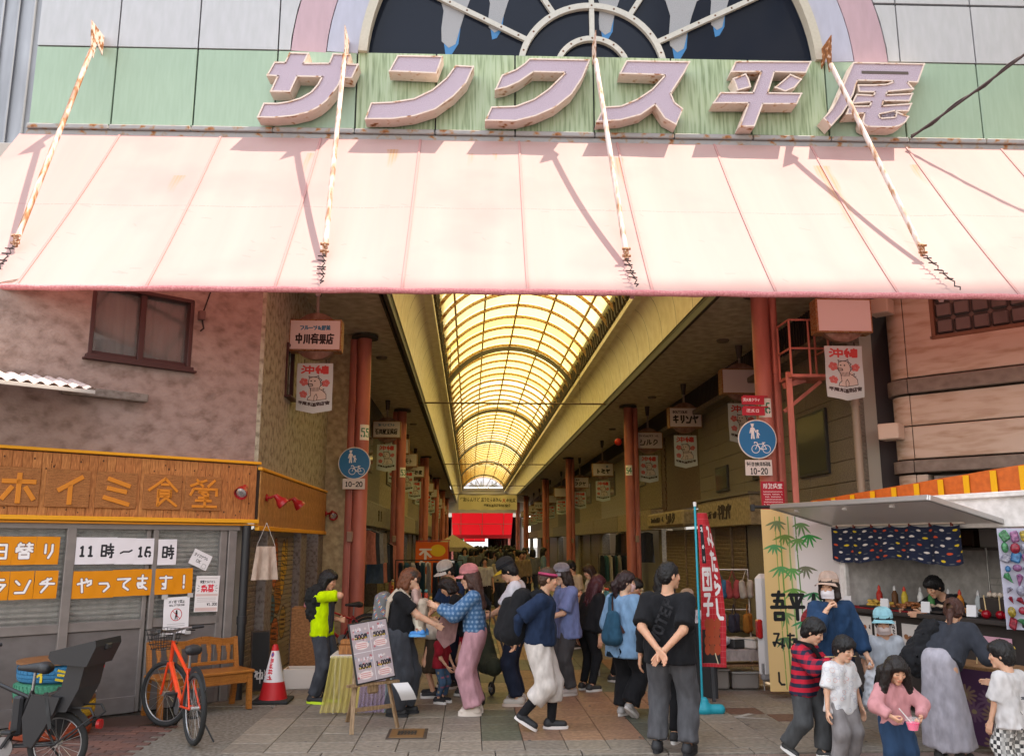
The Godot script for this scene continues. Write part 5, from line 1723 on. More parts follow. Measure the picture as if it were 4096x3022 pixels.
	for y in [1.2, 2.6, 4.0]: g.cyl(v3(5.98, y, -13.12), v3(5.98, y + .05, -13.12), .07, 12)
	tag(put(g, "down_pipe", mt("beige pipe", lin(.30, .24, .18), .5)), "beige down pipe between the siding wall and the rounded house", "pipe")
	# maintenance ladder and platform by pillar 56
	var red := mt("pillar paint", lin(.66, .225, .17), .45)
	var ld := thing("access_platform", "salmon red steel access platform with railing beside pillar 56", "platform", v3(5.2, 0, -13.1))
	put(boxg(v3(.0, 4.42, .0), v3(.62, .05, .55), .008), "deck", red, ld)
	for p in [[-.3, .25], [.3, .25], [-.3, -.25], [.3, -.25], [.0, .25]]:
		g = G.new(); g.cyl(v3(p[0], 4.42, p[1]), v3(p[0], 5.3, p[1]), .018, 8); put(g, "rail_post", red, ld)
	for y in [4.85, 5.3]:
		g = G.new(); g.tube([v3(-.3, y, -.25), v3(-.3, y, .25), v3(.3, y, .25), v3(.3, y, -.25)], .018, 8); put(g, "rail", red, ld)
	g = G.new(); g.bar(v3(-.35, 4.3, 0), v3(.0, 4.4, 0), .06, .08); g.bar(v3(-.36, 3.9, 0), v3(.25, 4.38, 0), .05, .05); put(g, "bracket", red, ld)
	g = G.new(); g.box(v3(-.3, 2.3, .12), v3(.09, 4.4, .05), .008); put(g, "ladder_rail", red, ld)
	# block added out of view to shade the pavement; pale wall bounces light
	var tb := thing("added_shade_block", "added tall block outside the view, put in to shade the pavement", "building", v3(13.0, 0, 2.4))
	put(boxg(v3(0, 17, 0), v3(10, 34, 23.0)), "wall", mt("added shade block wall", lin(.72, .68, .6), .8), tb)
	for r in 9:
		for q in 6: put(boxg(v3(-5.02, 3.5 + r * 3.2, -9 + q * 3.6), v3(.1, 1.5, 1.8)), "window", mt("far window", lin(.10, .12, .14), .3), tb)

# hanging shop signs and flags
func flag_image() -> Image:
	var im := canvas(256, 384, lin(.50, .56, .56))
	var red := lin(.52, .06, .06); var pk := lin(.50, .14, .13); var ink := lin(.05, .04, .04)
	write(im, "沖縄", 30, 20, 92, 62, red, 6.5, 1.1)
	for f in [[52, 150, 26], [206, 158, 24], [50, 248, 24]]:
		for k in 5:
			var a: float = TAU * k / 5.0 + f[0]
			disc(im, V(f[0] + cos(a) * f[2] * .7, f[1] + sin(a) * f[2] * .7), V(f[2] * .55, f[2] * .55), pk)
		seg(im, V(f[0], f[1]), V(f[0] + 22, f[1] - 22), 2, red)
	# seated guardian lion in line
	var tan := lin(.56, .50, .44)
	disc(im, V(124, 150), V(44, 42), tan); disc(im, V(140, 225), V(52, 62), tan); disc(im, V(180, 255), V(34, 34), tan)
	im.fill_rect(Rect2i(84, 270, 130, 18), tan)
	polyline(im, [V(84, 150), V(90, 118), V(118, 106), V(150, 110), V(168, 138), V(172, 170), V(160, 196), V(188, 216), V(212, 246), V(214, 286), V(80, 288), V(86, 268), V(104, 250), V(100, 200), V(86, 176), V(84, 150)], 2, ink)
	polyline(im, [V(82, 162), V(112, 160), V(116, 172), V(92, 176), V(82, 168)], 3, ink)
	polyline(im, [V(90, 116), V(86, 102), V(100, 108), V(140, 104), V(156, 96), V(158, 114), V(178, 130), V(168, 146), V(184, 160), V(170, 178)], 2.4, ink)
	disc(im, V(104, 138), V(6, 5), ink); disc(im, V(130, 136), V(6, 5), ink)
	for k in 7: seg(im, V(100 + k * 10, 186), V(106 + k * 9, 214), 1.6, ink)
	polyline(im, [V(128, 284), V(130, 250), V(142, 236), V(152, 262), V(148, 284)], 2, ink)
	polyline(im, [V(176, 210), V(196, 200), V(190, 222), V(206, 224)], 2, ink)
	write(im, "平尾本通商店街", 14, 302, 31, 30, ink, 3.0, 1.04)
	return im

func hang_sign(x: float, y: float, z: float, w: float, lines: Array, label: String, flag_label: String, tone: Color) -> void:
	var o := thing("hanging_sign", label, "shop sign", v3(x, y, z), .0, "lightbox signs hung from the side ceilings")
	var h := w * .62
	var rim := rusty("sign casing", lin(.30, .19, .10), .5, v3(2, 2, 2), 61)
	var disc_m := mt("sign disc", Color(1, 1, 1), .5, .0, ntex(.012, lin(.12, .05, .03), lin(.36, .25, .19), 0, 256, 5, null, 63), v3(1.5, 1.5, 1.5))
	var g := G.new(); g.cyl(v3(0, h * .7, 0), v3(0, 5.85 - y, 0), .028, 10); put(g, "rod", mt("sign rod", lin(.30, .24, .20), .5), o)
	g = G.new(); g.lathe([V(.0, 5.68 - y), V(.05, 5.68 - y), V(.075, 5.96 - y), V(.0, 5.96 - y)], 14); put(g, "ceiling_cup", mt("ceiling cup", lin(.09, .07, .06), .6), o)
	g = G.new()
	g.xf = X3(Basis(Vector3.RIGHT, PI / 2), v3(0, 0, 0))
	var r := w * .46
	g.lathe([V(.0, -.10), V(r * .75, -.095), V(r, -.06), V(r, .06), V(r * .75, .095), V(.0, .10)], 28)
	put(g, "round_body", disc_m, o)
	put(boxg(Vector3.ZERO, v3(w, h, .26), .012), "casing", rim, o)
	var key := "sign %s" % str(lines)
	if not M.has(key):
		var im := canvas(256, 160, tone)
		for l in lines: write(im, l[0], l[1], l[2], l[3], l[4], l[5], l[6], l[7] if l.size() > 7 else 1.06)
		printed(key, im, .35)
	g = quadg(w * .94, h * .90)
	var f := put(g, "face", M[key], o)
	f.position = v3(0, 0, .1325)
	if flag_label:
		var fl := thing("hanging_flag", flag_label, "flag", v3(x, y - r - .05, z), .0, "Okinawa flags under the hanging signs")
		if not M.has("flag print"):
			var fm := printed("flag print", flag_image(), .9)
			fm.backlight_enabled = true; fm.backlight = Color(.5, .5, .5)
		var fw := w * .68; var fh := w * .98
		g = G.new()
		var pts := []
		for i in 9:
			var row := []
			for j in 9:
				var u := j / 8.0; var t := i / 8.0
				var tip := (.5 - absf(u - .5)) * .22 * fw * t
				row.append(v3((u - .5) * fw, -t * (fh - .11 * fw) - tip, .03 * t * sin(u * 5.0 + z) + .012 * sin(t * 7 + u * 3 + z)))
			pts.append(row)
		g.grid(pts)
		put(g, "cloth", M["flag print"], fl)
		g = G.new()
		for s in [-.3, .3]: g.tube([v3(s * fw, .0, 0), v3(s * fw, .06, 0)], .008, 5)
		put(g, "clips", mt("black cord", lin(.03, .02, .02), .9), fl)

func round_sign(x: float, y: float, z: float, yp: float, text: Array, label: String, mirror: float) -> void:
	var o := thing("road_sign", label, "road sign", v3(x, y, z))
	var g := G.new(); g.xf = X3(Basis(Vector3.RIGHT, PI / 2), Vector3.ZERO)
	g.lathe([V(.0, -.006), V(.3, -.006), V(.305, .0), V(.3, .006), V(.0, .006)], 40)
	put(g, "disc_edge", mt("sign rim white", lin(.7, .68, .64), .5), o)
	if not M.has("walk cycle print"):
		var im := canvas(256, 256, lin(.015, .15, .36))
		var wh := lin(.72, .72, .72)
		disc(im, V(96, 32), V(10, 11), wh); im.fill_rect(Rect2i(82, 20, 28, 4), wh)
		seg(im, V(96, 54), V(96, 82), 11, wh); seg(im, V(92, 86), V(88, 122), 5.5, wh); seg(im, V(101, 86), V(104, 122), 5.5, wh); seg(im, V(86, 52), V(78, 84), 4, wh); seg(im, V(106, 52), V(120, 80), 4, wh)
		disc(im, V(130, 70), V(8, 8), wh); seg(im, V(130, 84), V(130, 98), 6, wh); seg(im, V(127, 98), V(125, 118), 3.5, wh); seg(im, V(134, 98), V(136, 118), 3.5, wh); seg(im, V(136, 84), V(144, 98), 3, wh)
		for cxx in [112, 188]:
			for k in 28: seg(im, V(cxx + cos(TAU * k / 28) * 27, 196 + sin(TAU * k / 28) * 27), V(cxx + cos(TAU * (k + 1) / 28) * 27, 196 + sin(TAU * (k + 1) / 28) * 27), 2.2, wh)
		polyline(im, [V(112, 196), V(126, 162), V(168, 160), V(148, 198), V(126, 162)], 2.4, wh)
		polyline(im, [V(168, 160), V(188, 196), V(148, 198)], 2.4, wh)
		polyline(im, [V(124, 152), V(108, 148), V(104, 156)], 3, wh); seg(im, V(126, 162), V(123, 152), 2.4, wh); seg(im, V(160, 152), V(178, 152), 3, wh); seg(im, V(168, 160), V(168, 152), 2.4, wh)
		printed("walk cycle print", im, .4)
	g = G.new()
	for k in 48:
		var a := TAU * k / 48; var b := TAU * (k + 1) / 48
		var pa := V(cos(a), sin(a)); var pb := V(cos(b), sin(b))
		g.tri(v3(0, 0, .008), v3(pa.x * .288, pa.y * .288, .008), v3(pb.x * .288, pb.y * .288, .008), V(.5, .5), V(.5 + pa.x * .5, .5 - pa.y * .5), V(.5 + pb.x * .5, .5 - pb.y * .5))
	put(g, "face", M["walk cycle print"], o)
	var im2 := canvas(256, 128, lin(.62, .58, .54))
	for l in text: write(im2, l[0], l[1], l[2], l[3], l[4], lin(.03, .03, .03), l[5], l[6])
	var ph := .2 if text.size() == 1 else .24
	g = boxg(v3(0, yp - y, -.004), v3(.42, ph, .008), .003)
	put(g, "hours_plate", mt("plate white", lin(.62, .58, .54), .5), o)
	g = quadg(.41, ph - .01)
	var f := put(g, "hours_print", printed("hours %d" % text.size(), im2, .5), o)
	f.position = v3(0, yp - y, .003)
	g = G.new(); g.bar(v3(0, 0, -.02), v3(mirror, 0, -.1), .04, .03); g.bar(v3(0, yp - y, -.02), v3(mirror, yp - y, -.1), .04, .03)
	put(g, "bracket", mt("pillar paint", lin(.66, .225, .17), .45), o)

func build_signs() -> void:
	var ink := lin(.015, .015, .017); var bl := lin(.02, .16, .30)
	var white := lin(.66, .60, .56)
	hang_sign(-2.4, 5.03, -13.2, .80, [["フルーツ&野菜", 48, 26, 22, 26, bl, 2.6, 1.02], ["中川青果店", 26, 72, 38, 58, ink, 4.2, 1.06]], "rusty lightbox sign for the fruit shop Nakagawa", "Okinawa lion flag under the fruit shop sign", white)
	hang_sign(-2.42, 5.1, -25.0, .80, [["おいしいとうふ", 44, 20, 22, 26, bl, 2.4, 1.04], ["石川屋豆腐店", 16, 72, 34, 56, ink, 4.0, 1.08]], "lightbox sign for the tofu shop Ishikawa", "Okinawa lion flag under the tofu shop sign", white)
	var more := [["やさん", -28.5], ["カモト", -33.0], ["央不動産", -38.0], ["青果", -43.0], ["店", -48.0], ["屋", -53.0], ["商店", -58.0], ["", -63.0], ["", -68.0], ["", -74.0], ["", -80.0]]
	for k in more.size():
		var t: String = more[k][0]
		var rom: String = ["yasan", "kamoto", "realty", "aoka", "ten", "ya", "shoten", "", "", "", ""][k]
		var lb := "lightbox sign with black characters %s along the restaurant side" % rom if t else "pale distant lightbox sign along the restaurant side"
		hang_sign(-2.42, 5.0 - .03 * k, more[k][1], .8, [[t, 128 - t.length() * 27, 60, 50, 60, ink, 5, 1.08]] if t else [["商店", 60, 56, 60, 60, ink, 5, 1.1]], lb, "Okinawa lion flag under the sign %s" % rom if t else "distant Okinawa lion flag along the restaurant side", white)
	hang_sign(5.62, 5.28, -12.6, .86, [], "big blank lightbox sign beside the access platform", "pale Okinawa lion flag below the access platform", lin(.64, .56, .55))
	hang_sign(5.58, 5.18, -17.5, .86, [], "blank lightbox sign hanging between the pillars 56 and 54", "Okinawa lion flag half hidden behind the road sign", lin(.55, .50, .46))
	hang_sign(5.5, 5.07, -22.0, .86, [["BOUTIQUE", 22, 22, 16, 22, ink, 2.0, .95], ["キリンヤ", 22, 56, 50, 72, ink, 6.5, 1.06]], "lightbox sign for the boutique kirinya", "Okinawa lion flag under the boutique sign", white)
	hang_sign(5.32, 4.92, -25.8, .84, [["ファッションリフォーム", 30, 22, 17, 22, ink, 1.8, 1.02], ["シルク", 36, 66, 56, 62, ink, 5, 1.1]], "lightbox sign for the reform shop silk", "Okinawa lion flag under the reform shop sign", white)
	hang_sign(5.28, 4.78, -34.7, .84, [["紳士婦人洋品", 40, 22, 24, 26, bl, 2.4, 1.06], ["トミヤ", 40, 66, 56, 62, ink, 7, 1.06]], "lightbox sign with heavy characters tomiya", "Okinawa lion flag under the sign tomiya", white)
	hang_sign(5.26, 4.76, -41.9, .84, [["組合衣料", 60, 22, 28, 26, ink, 2.0, 1.1], ["フクヤ", 40, 66, 56, 62, ink, 6, 1.06]], "lightbox sign with characters fukuya", "Okinawa lion flag under the sign fukuya", white)
	var r := [["", -50.0], ["", -57.0], ["にしむら", -66.0], ["まつ", -72.0], ["", -78.0], ["", -84.0]]
	for k in r.size():
		var t: String = r[k][0]
		var rom: String = ["", "", "nishimura", "matsu", "", ""][k]
		hang_sign(5.2, 4.75 - .03 * k, r[k][1], .84, [[t, 128 - t.length() * 27, 60, 50, 60, ink, 5, 1.08]] if t else [], "lightbox sign with characters %s on the boutique side" % rom if t else "blank distant lightbox sign on the boutique side", "Okinawa lion flag under the sign %s" % rom if t else "distant Okinawa lion flag on the boutique side", white)
	round_sign(-2.21, 3.39, -16.62, 3.0, [["10-20", 24, 30, 40, 70, 6.0, 1.05]], "round blue walkers and cyclists sign on the first pillar of the restaurant side", .1)
	round_sign(4.43, 3.48, -13.2, 3.04, [["歩行者自転車用道路", 8, 14, 25, 36, 2.4, 1.04], ["10-20", 40, 62, 32, 56, 5.0, 1.1]], "round blue walkers and cyclists sign beside pillar 56", .2)
	# red plates by pillar 56
	var rd := lin(.42, .012, .03); var wt := lin(.72, .66, .66)
	for q in [[4.1, "消火用クラップ", "red fire hose plate above the other red plate"], [3.93, "送水口", "red water inlet plate under the fire hose plate"]]:
		var o := thing("red_plate", q[2], "sign", v3(4.42, q[0], -13.28))
		var im := canvas(192, 72, rd)
		write(im, q[1], 10 if q[1].length() > 4 else 36, 14, 22 if q[1].length() > 4 else 34, 30, wt, 2.6, 1.1)
		put(boxg(v3(0, 0, -.006), v3(.36, .13, .01)), "plate", mt("plate red", rd, .4), o)
		put(quadg(.355, .126), "print", printed(q[1], im, .4), o)
		var g := G.new(); g.bar(v3(-.15, .075, -.02), v3(.25, .075, -.05), .025, .02); put(g, "bracket", mt("plate red", rd, .4), o)
	var im := canvas(192, 256, rd)
	write(im, "防犯装置", 16, 16, 38, 42, wt, 3.2, 1.08)
	for r2 in 7:
		for q in 13: if rng.randf() > .1: seg(im, V(18 + q * 12.5, 82 + r2 * 21), V(24 + q * 12.5, 88 + r2 * 21), 2.6, wt)
	var so := thing("security_plate", "red security device notice on pillar 56", "sign", v3(4.67, 2.6, -13.32))
	put(boxg(v3(0, 0, -.006), v3(.36, .48, .01)), "plate", mt("plate red", rd, .4), so)
	put(quadg(.355, .475), "print", printed("security print", im, .4), so)
	# red alarm lamp on pillar 54
	var g := G.new(); g.ball(Vector3.ZERO, v3(.11, .11, .11), 14, 10)
	var al := put(g, "alarm_lamp", mt("alarm red", lin(.5, .03, .02), .3)); al.position = v3(4.36, 4.85, -25.5)
	tag(al, "small round red alarm lamp on pillar 54", "lamp")

# food stall
func bamboo_image() -> Image:
	var im := canvas(400, 900, lin(.62, .55, .53))
	for x in 170:
		im.fill_rect(Rect2i(x, 0, 1, 900), lin(.60, .40, .17).lerp(lin(.60, .48, .36), clampf((x - 110) / 60.0, 0, 1)))
	for s in [[70, 2.5, .20, .28, .06], [95, 4, .14, .24, .05], [140, 4, .22, .32, .10], [180, 3, .10, .20, .05]]:
		for k in 9: seg(im, V(s[0] + k * 1.5, 40 + k * 95), V(s[0] + k * 1.5 + 2, 128 + k * 95), s[1], lin(s[2], s[3], s[4]))
	var r := RandomNumberGenerator.new(); r.seed = 4
	for c in [[80, 60], [210, 70], [60, 180], [120, 130], [190, 150], [250, 130], [90, 290], [150, 300], [220, 290], [150, 400], [250, 420], [100, 520], [190, 560], [90, 640]]:
		var gr := lin(.03 + r.randf() * .12, .13 + r.randf() * .15, .04 + r.randf() * .05)
		for k in 6:
			var a := .35 + k * .48
			var d := V(cos(a), sin(a)) * r.randf_range(45, 75)
			for q in 8: seg(im, V(c[0], c[1]) + d * q / 8.0, V(c[0], c[1]) + d * (q + 1) / 8.0, 5.5 * sin(PI * (q + .7) / 8.6), gr)
	# red paper umbrella
	for k in 41:
		var a := PI + PI * k / 40.0
		seg(im, V(290, 560), V(290 + cos(a) * 110, 560 + sin(a) * 78), 5, lin(.30, .03, .035) if k % 4 else lin(.18, .02, .02))
	write(im, "吾平もち", 26, 410, 84, 150, lin(.01, .01, .01), 9, 1.06)
	write(im, "みたらし", 26, 610, 62, 84, lin(.01, .01, .01), 5, 1.12)
	write(im, "し", 30, 800, 50, 70, lin(.01, .01, .01), 5)
	return im

func build_stall() -> void:
	var P := v3(4.73, 0, -11.2); var T := deg_to_rad(-70.0)
	var dirt := ntex(.02, Color(.8, .79, .78), Color(1, 1, 1), 0, 512, 5, null, 44)
	var white := mt("stall white", lin(.78, .74, .71), .5, .0, dirt, v3(.7, .7, .7))
	var alu := mt("stall aluminium", lin(.45, .43, .41), .35, .6)
	var dark := mt("stall dark wood", lin(.035, .028, .025), .5)
	var o := thing("food_stall", "food stall truck with raised hatch, dark counter and white inner walls", "food stall", P, T)
	put(boxg(v3(1.6, .58, -.05), v3(3.2, 1.0, .08), .01), "front_panel", dark, o)
	put(boxg(v3(1.6, 1.09, -.2), v3(3.24, .05, .62), .01), "counter", dark, o)
	put(boxg(v3(.6, 1.121, -.05), v3(1.2, .006, .3)), "red_cloth", cloth("counter red", lin(.32, .01, .015)), o)
	put(boxg(v3(1.6, 1.3, -1.6), v3(3.2, 2.5, .06)), "back_wall", white, o)
	put(boxg(v3(-.03, 1.25, -.8), v3(.06, 2.4, 1.6)), "end_wall", white, o)
	put(boxg(v3(3.2, 1.25, -.8), v3(.06, 2.4, 1.6)), "end_wall", white, o)
	put(boxg(v3(1.6, 2.4, -.8), v3(3.3, .06, 1.7), .01), "roof", white, o)
	put(boxg(v3(1.6, 2.22, -.03), v3(3.2, .32, .06), .01), "lintel", white, o)
	put(boxg(v3(.05, 1.6, -.03), v3(.12, 1.0, .07), .01), "jamb", white, o)
	# hatch flap
	var fl := Node3D.new(); fl.name = "hatch"; o.add_child(fl); fl.position = v3(1.2, 2.1, .0); fl.rotation.x = -.22
	put(boxg(v3(0, .02, .52), v3(2.36, .03, 1.02), .005), "hatch_skin", mt("hatch lining", lin(.72, .68, .65), .3, .1), fl)
	for b in [[v3(0, .02, 1.04), v3(2.42, .06, .05)], [v3(-1.2, .02, .52), v3(.05, .06, 1.06)], [v3(1.2, .02, .52), v3(.05, .06, 1.06)]]:
		put(boxg(b[0], b[1], .008), "hatch_edge", alu, fl)
	for x in [-.9, -.1, .6]: put(boxg(v3(x, -.01, .9), v3(.05, .03, .03)), "hook", white, fl)
	var g := G.new(); g.cyl(v3(-.1, 2.12, .07), v3(2.0, 2.12, .07), .014, 8); put(g, "curtain_rod", mt("rod cream", lin(.6, .5, .42), .5), o)
	# noren curtain with dots
	var im := canvas(256, 128, lin(.012, .016, .04))
	var r := RandomNumberGenerator.new(); r.seed = 8
	for y in 5:
		for x in 12:
			var p := V(11 + x * 21.3 + (y % 2) * 10, 14 + y * 25)
			disc(im, p, V(4.2, 3.8), [lin(.6, .42, .02), lin(.62, .55, .5), lin(.5, .06, .02), lin(.62, .55, .5)][r.randi() % 4])
			seg(im, p + V(10, 8), p + V(13, 8), 1.5, lin(.12, .12, .12))
	var no := thing("noren_curtain", "navy half curtain with yellow, white and red dots under the hatch", "curtain", P, T)
	g = G.new()
	var pts := []
	for i in 8:
		var row := []
		for j in 49:
			var u := j / 48.0; var t := i / 7.0
			row.append(v3(.0 + u * 1.95, 2.10 - .02 * absf(sin(u * PI * 6)) - t * (.40 + .03 * sin(u * 9)), .08 + .022 * sin(u * 31) * (.4 + t) + .01 * sin(u * 70 + t)))
		pts.append(row)
	g.grid(pts); put(g, "cloth", printed("noren print", im, .9), no)
	g = G.new()
	for k in 7: g.box(v3(.1 + k * .29, 2.115, .075), v3(.02, .06, .03))
	put(g, "loops", cloth("loop red", lin(.2, .05, .04)), no)
	# posters on the front panel
	var pk := 0
	for it in [[.30, .30, "ごま", 0], [.66, .34, "みたらし団子", 1], [1.08, .34, "みたらし", 2], [1.5, .34, "", 3], [2.15, .36, "いちご", 4]]:
		im = canvas(160, 210, [lin(.55, .5, .46), lin(.55, .5, .46), lin(.5, .46, .42), lin(.55, .52, .5), lin(.55, .30, .36)][pk])
		for k in 26:
			var p := V(20 + r.randf() * 110, 60 + r.randf() * 90)
			disc(im, p, V(15, 12), [lin(.25, .06, .015), lin(.30, .08, .02), lin(.16, .06, .03), lin(.4, .25, .2), lin(.55, .1, .08)][pk].lerp(lin(.5, .25, .08), r.randf() * .4))
		write(im, it[2], 130, 20, 20, 24, lin(.02, .01, .01), 2, 1.1, true)
		write(im, "500", 90, 180, 18, 22, lin(.2, .02, .02), 2.2)
		var po := thing("food_poster", ["small brown snack poster beside the dango poster on the stall front", "dango poster with vertical brush writing on the stall front", "mitarashi poster beside the dango poster on the stall front", "pale poster half hidden by the bending woman on the stall front", "pink dessert poster at the near end of the stall front"][pk], "poster", P, T, "posters on the stall front")
		paper(po, "sheet", printed("stall poster %d" % pk, im, .4), v3(it[0] + .05, .80 - .02 * pk, .01), it[1], .44, .0, .002)
		pk += 1
	# back shelf with boxes and tins, hanging rack
	var sh := thing("stall_shelf", "shelf along the stall back wall with wire rack", "shelf", P, T)
	put(boxg(v3(1.5, 1.83, -1.38), v3(2.6, .03, .36), .004), "board", mt("shelf grey", lin(.12, .1, .09), .6), sh)
	g = G.new()
	for k in 14: g.bar(v3(1.3 + k * .06, 1.42, -1.2), v3(1.33 + k * .06, 1.48, -1.2), .006, .006)
	g.bar(v3(1.2, 1.49, -1.2), v3(2.1, 1.49, -1.2), .012, .012); g.bar(v3(1.2, 1.41, -1.2), v3(2.1, 1.41, -1.2), .012, .012)
	for x in [1.2, 2.1]: g.cyl(v3(x, 1.12, -1.2), v3(x, 1.85, -1.2), .014, 8)
	put(g, "wire_rack", alu, sh)
	var bc := [lin(.5, .47, .44), lin(.07, .035, .02), lin(.45, .42, .4), lin(.04, .04, .045), lin(.35, .3, .26), lin(.06, .12, .3)]
	for k in 6:
		var bx := thing("storage_box", "%s storage box on the stall shelf" % ["white", "brown lattice", "grey", "black", "tan", "blue lidded"][k], "box", P + Basis(Vector3.UP, T) * v3(.4 + k * .42, 1.85, -1.38), T, "boxes on the stall shelf")
		put(boxg(v3(0, .11, 0), v3(.34, .2 + .02 * (k % 3), .26), .015), "body", mt("storage %d" % k, bc[k], .6), bx)
		put(boxg(v3(0, .235, 0), v3(.36, .02, .28), .006), "lid", mt("storage lid %d" % (k % 2), [lin(.3, .28, .26), lin(.05, .05, .05)][k % 2], .6), bx)
	# food on the counter
	for k in 4:
		var tr := thing("food_tray", ["tray of yellow fried cakes", "tray of brown grilled dumplings", "tray heaped with pale fritters", "tray of small orange snacks"][k] + " on the stall counter", "tray", P + Basis(Vector3.UP, T) * v3(.5 + k * .42, 1.125, -.12), T, "food trays on the counter")
		put(boxg(v3(0, .012, 0), v3(.38, .02, .26), .006), "tray", dark, tr)
		g = G.new()
		for q in 16: g.ball(v3(r.randf_range(-.15, .15), .035 + .02 * (q % 3), r.randf_range(-.09, .09)), v3(.035, .02, .03), 8, 5)
		var fm := put(g, "food", mt("counter food %d" % k, [lin(.5, .3, .05), lin(.25, .09, .03), lin(.5, .38, .27), lin(.45, .18, .04)][k], .5), tr)
		fm.set_meta("kind", "stuff")
	for k in 3:
		var ap := thing("candy_apple", "glossy red candy apple on a stick standing at the end of the stall counter", "candy apple", P + Basis(Vector3.UP, T) * v3(2.12 + k * .13, 1.12, .02 - .05 * (k % 2)), T, "candy apples on the counter")
		g = G.new(); g.ball(v3(0, .045, 0), v3(.05, .046, .05), 16, 10)
		var am := mt("candy red", lin(.22, .004, .01), .08); put(g, "apple", am, ap)
		g = G.new(); g.cyl(v3(0, .08, 0), v3(.012 * (k - 1), .24, 0), .007, 6); put(g, "stick", mt("bamboo stick", lin(.5, .36, .18), .7), ap)
	var dg := thing("dango_rack", "row of pale rice balls on a grill behind the candy apples", "rack", P + Basis(Vector3.UP, T) * v3(2.2, 1.12, -.28), T)
	put(boxg(v3(0, .1, 0), v3(.6, .2, .25), .01), "grill", mt("grill dark", lin(.06, .05, .045), .4, .5), dg)
	for k in 9:
		g = G.new(); g.ball(v3(-.26 + k * .065, .23, .0), v3(.032, .03, .032), 10, 7); put(g, "rice_ball", mt("rice ball", lin(.52, .42, .33), .5), dg)
	for k in 9:
		var it := thing("sauce_bottle", "%s sauce bottle at the back of the stall counter" % ["red", "brown", "yellow", "white", "green", "dark", "orange", "clear", "tan"][k], "bottle", P + Basis(Vector3.UP, T) * v3(.25 + k * .2, 1.12, -.4 - .05 * (k % 2)), T, "sauce bottles on the counter")
		var bc2 := [lin(.4, .03, .02), lin(.12, .05, .02), lin(.5, .36, .04), lin(.6, .58, .55), lin(.06, .2, .06), lin(.03, .02, .02), lin(.5, .18, .02), lin(.4, .42, .42), lin(.4, .27, .14)]
		g = G.new(); g.lathe([V(0, 0), V(.04, 0), V(.04, .15), V(.018, .2), V(.0, .2)], 12); put(g, "bottle", mt("sauce %d" % k, bc2[k], .25), it)
		g = G.new(); g.lathe([V(.02, .2), V(.02, .225), V(.005, .26), V(0, .26)], 10); put(g, "bottle_cap", mt("sauce cap %d" % (k % 2), [lin(.5, .05, .03), lin(.55, .52, .5)][k % 2], .4), it)
	for k in 4:
		var mc := thing("menu_card", "small white menu card standing on the stall counter, %s" % ["by the end wall", "by the fried cakes", "by the fritters", "by the candy apples"][k], "card", P + Basis(Vector3.UP, T) * v3(.16 + k * .6, 1.13, .04), T + .3)
		g = G.new(); g.quad(v3(-.05, 0, .02), v3(.05, 0, .02), v3(.05, .12, 0), v3(-.05, .12, 0)); g.quad(v3(.05, 0, -.03), v3(-.05, 0, -.03), v3(-.05, .12, 0), v3(.05, .12, 0)); put(g, "card", mt("leaflet white", lin(.56, .54, .54), .5), mc)
	# toy pouches hanging on a panel at the near end
	var tp := thing("toy_panel", "clear panel hung with many small colourful toy pouches at the stall end", "display", P + Basis(Vector3.UP, T) * v3(2.55, 0, .16), deg_to_rad(-32))
	put(boxg(v3(.3, 1.55, -.02), v3(.75, 1.0, .01)), "backing", mt("toy backing", lin(.35, .34, .42), .3), tp)
	var tcs := [lin(.5, .04, .06), lin(.08, .28, .5), lin(.58, .42, .05), lin(.12, .4, .15), lin(.5, .48, .5), lin(.5, .2, .35)]
	var po2 := []
	for c in tcs:
		var tm := mt("toy %s" % c, c, .25, .0, ntex(.03, Color(.35, .35, .45), Color(1, 1, 1), 1, 256, 2), v3(4, 4, 4))
		po2.append(boxg(Vector3.ZERO, v3(.085, .095, .03), .014).mesh(tm))
		g = G.new(); g.ball(Vector3.ZERO, v3(.042, .045, .03), 12, 8); po2.append(g.mesh(tm))
		g = G.new(); g.lathe([V(.0, -.06), V(.03, .02), V(.036, .04), V(.0, .06)], 10); po2.append(g.mesh(tm))
	for y in 9:
		for x in 8: at_mesh(po2[r.randi() % 18], "toy_pouch", X3(Basis(v3(0, 0, 1), r.randf_range(-.7, .7)).scaled(v3(r.randf_range(.6, 1.1), r.randf_range(.6, 1.25), 1)), v3(-.02 + x * .088 + r.randf() * .02, 1.11 + y * .105 + r.randf() * .025, .02 + r.randf() * .03)), tp)
	# orange tarpaulin with yellow stripes above the hatch
	var ta := thing("orange_tarp", "orange tarpaulin valance with yellow stripes above the stall hatch", "tarpaulin", P, T)
	var om := mt("tarp orange", lin(.58, .12, .015), .6, .0, dirt, v3(1, 1, 1))
	var ym := mt("tarp yellow", lin(.62, .30, .0), .6)
	g = G.new()
	pts = []
	for i in 4:
		var row := []
		for j in 33:
			var x := -.5 + j * .135
			var low := 2.40 if x < 2.45 else 1.98
			row.append(v3(x, lerpf(2.50 + x * .075, low, i / 3.0), -.06 + .01 * sin(j * 1.3 + i)))
		pts.append(row)
	g.grid(pts); put(g, "sheet", om, ta)
	for k in 12:
		var x := -.4 + k * .34
		var low := 2.40 if x < 2.45 else 1.98
		put(boxg(v3(x, (2.49 + x * .075 + low) / 2, -.04), v3(.075, 2.48 + x * .075 - low, .004)), "stripe", ym, ta)
	# bamboo banner across the end
	var bn := thing("bamboo_banner", "tall banner with painted bamboo, red umbrella and black brush lettering", "banner", v3(4.24, 0, -11.18))
	g = G.new()
	pts = []
	for i in 13:
		var row := []
		for j in 9: row.append(v3((j / 8.0 - .5) * .99, 2.33 - i / 12.0 * 2.24, .012 * sin(j * .9 + i * .5) + .02 * (i / 12.0)))
		pts.append(row)
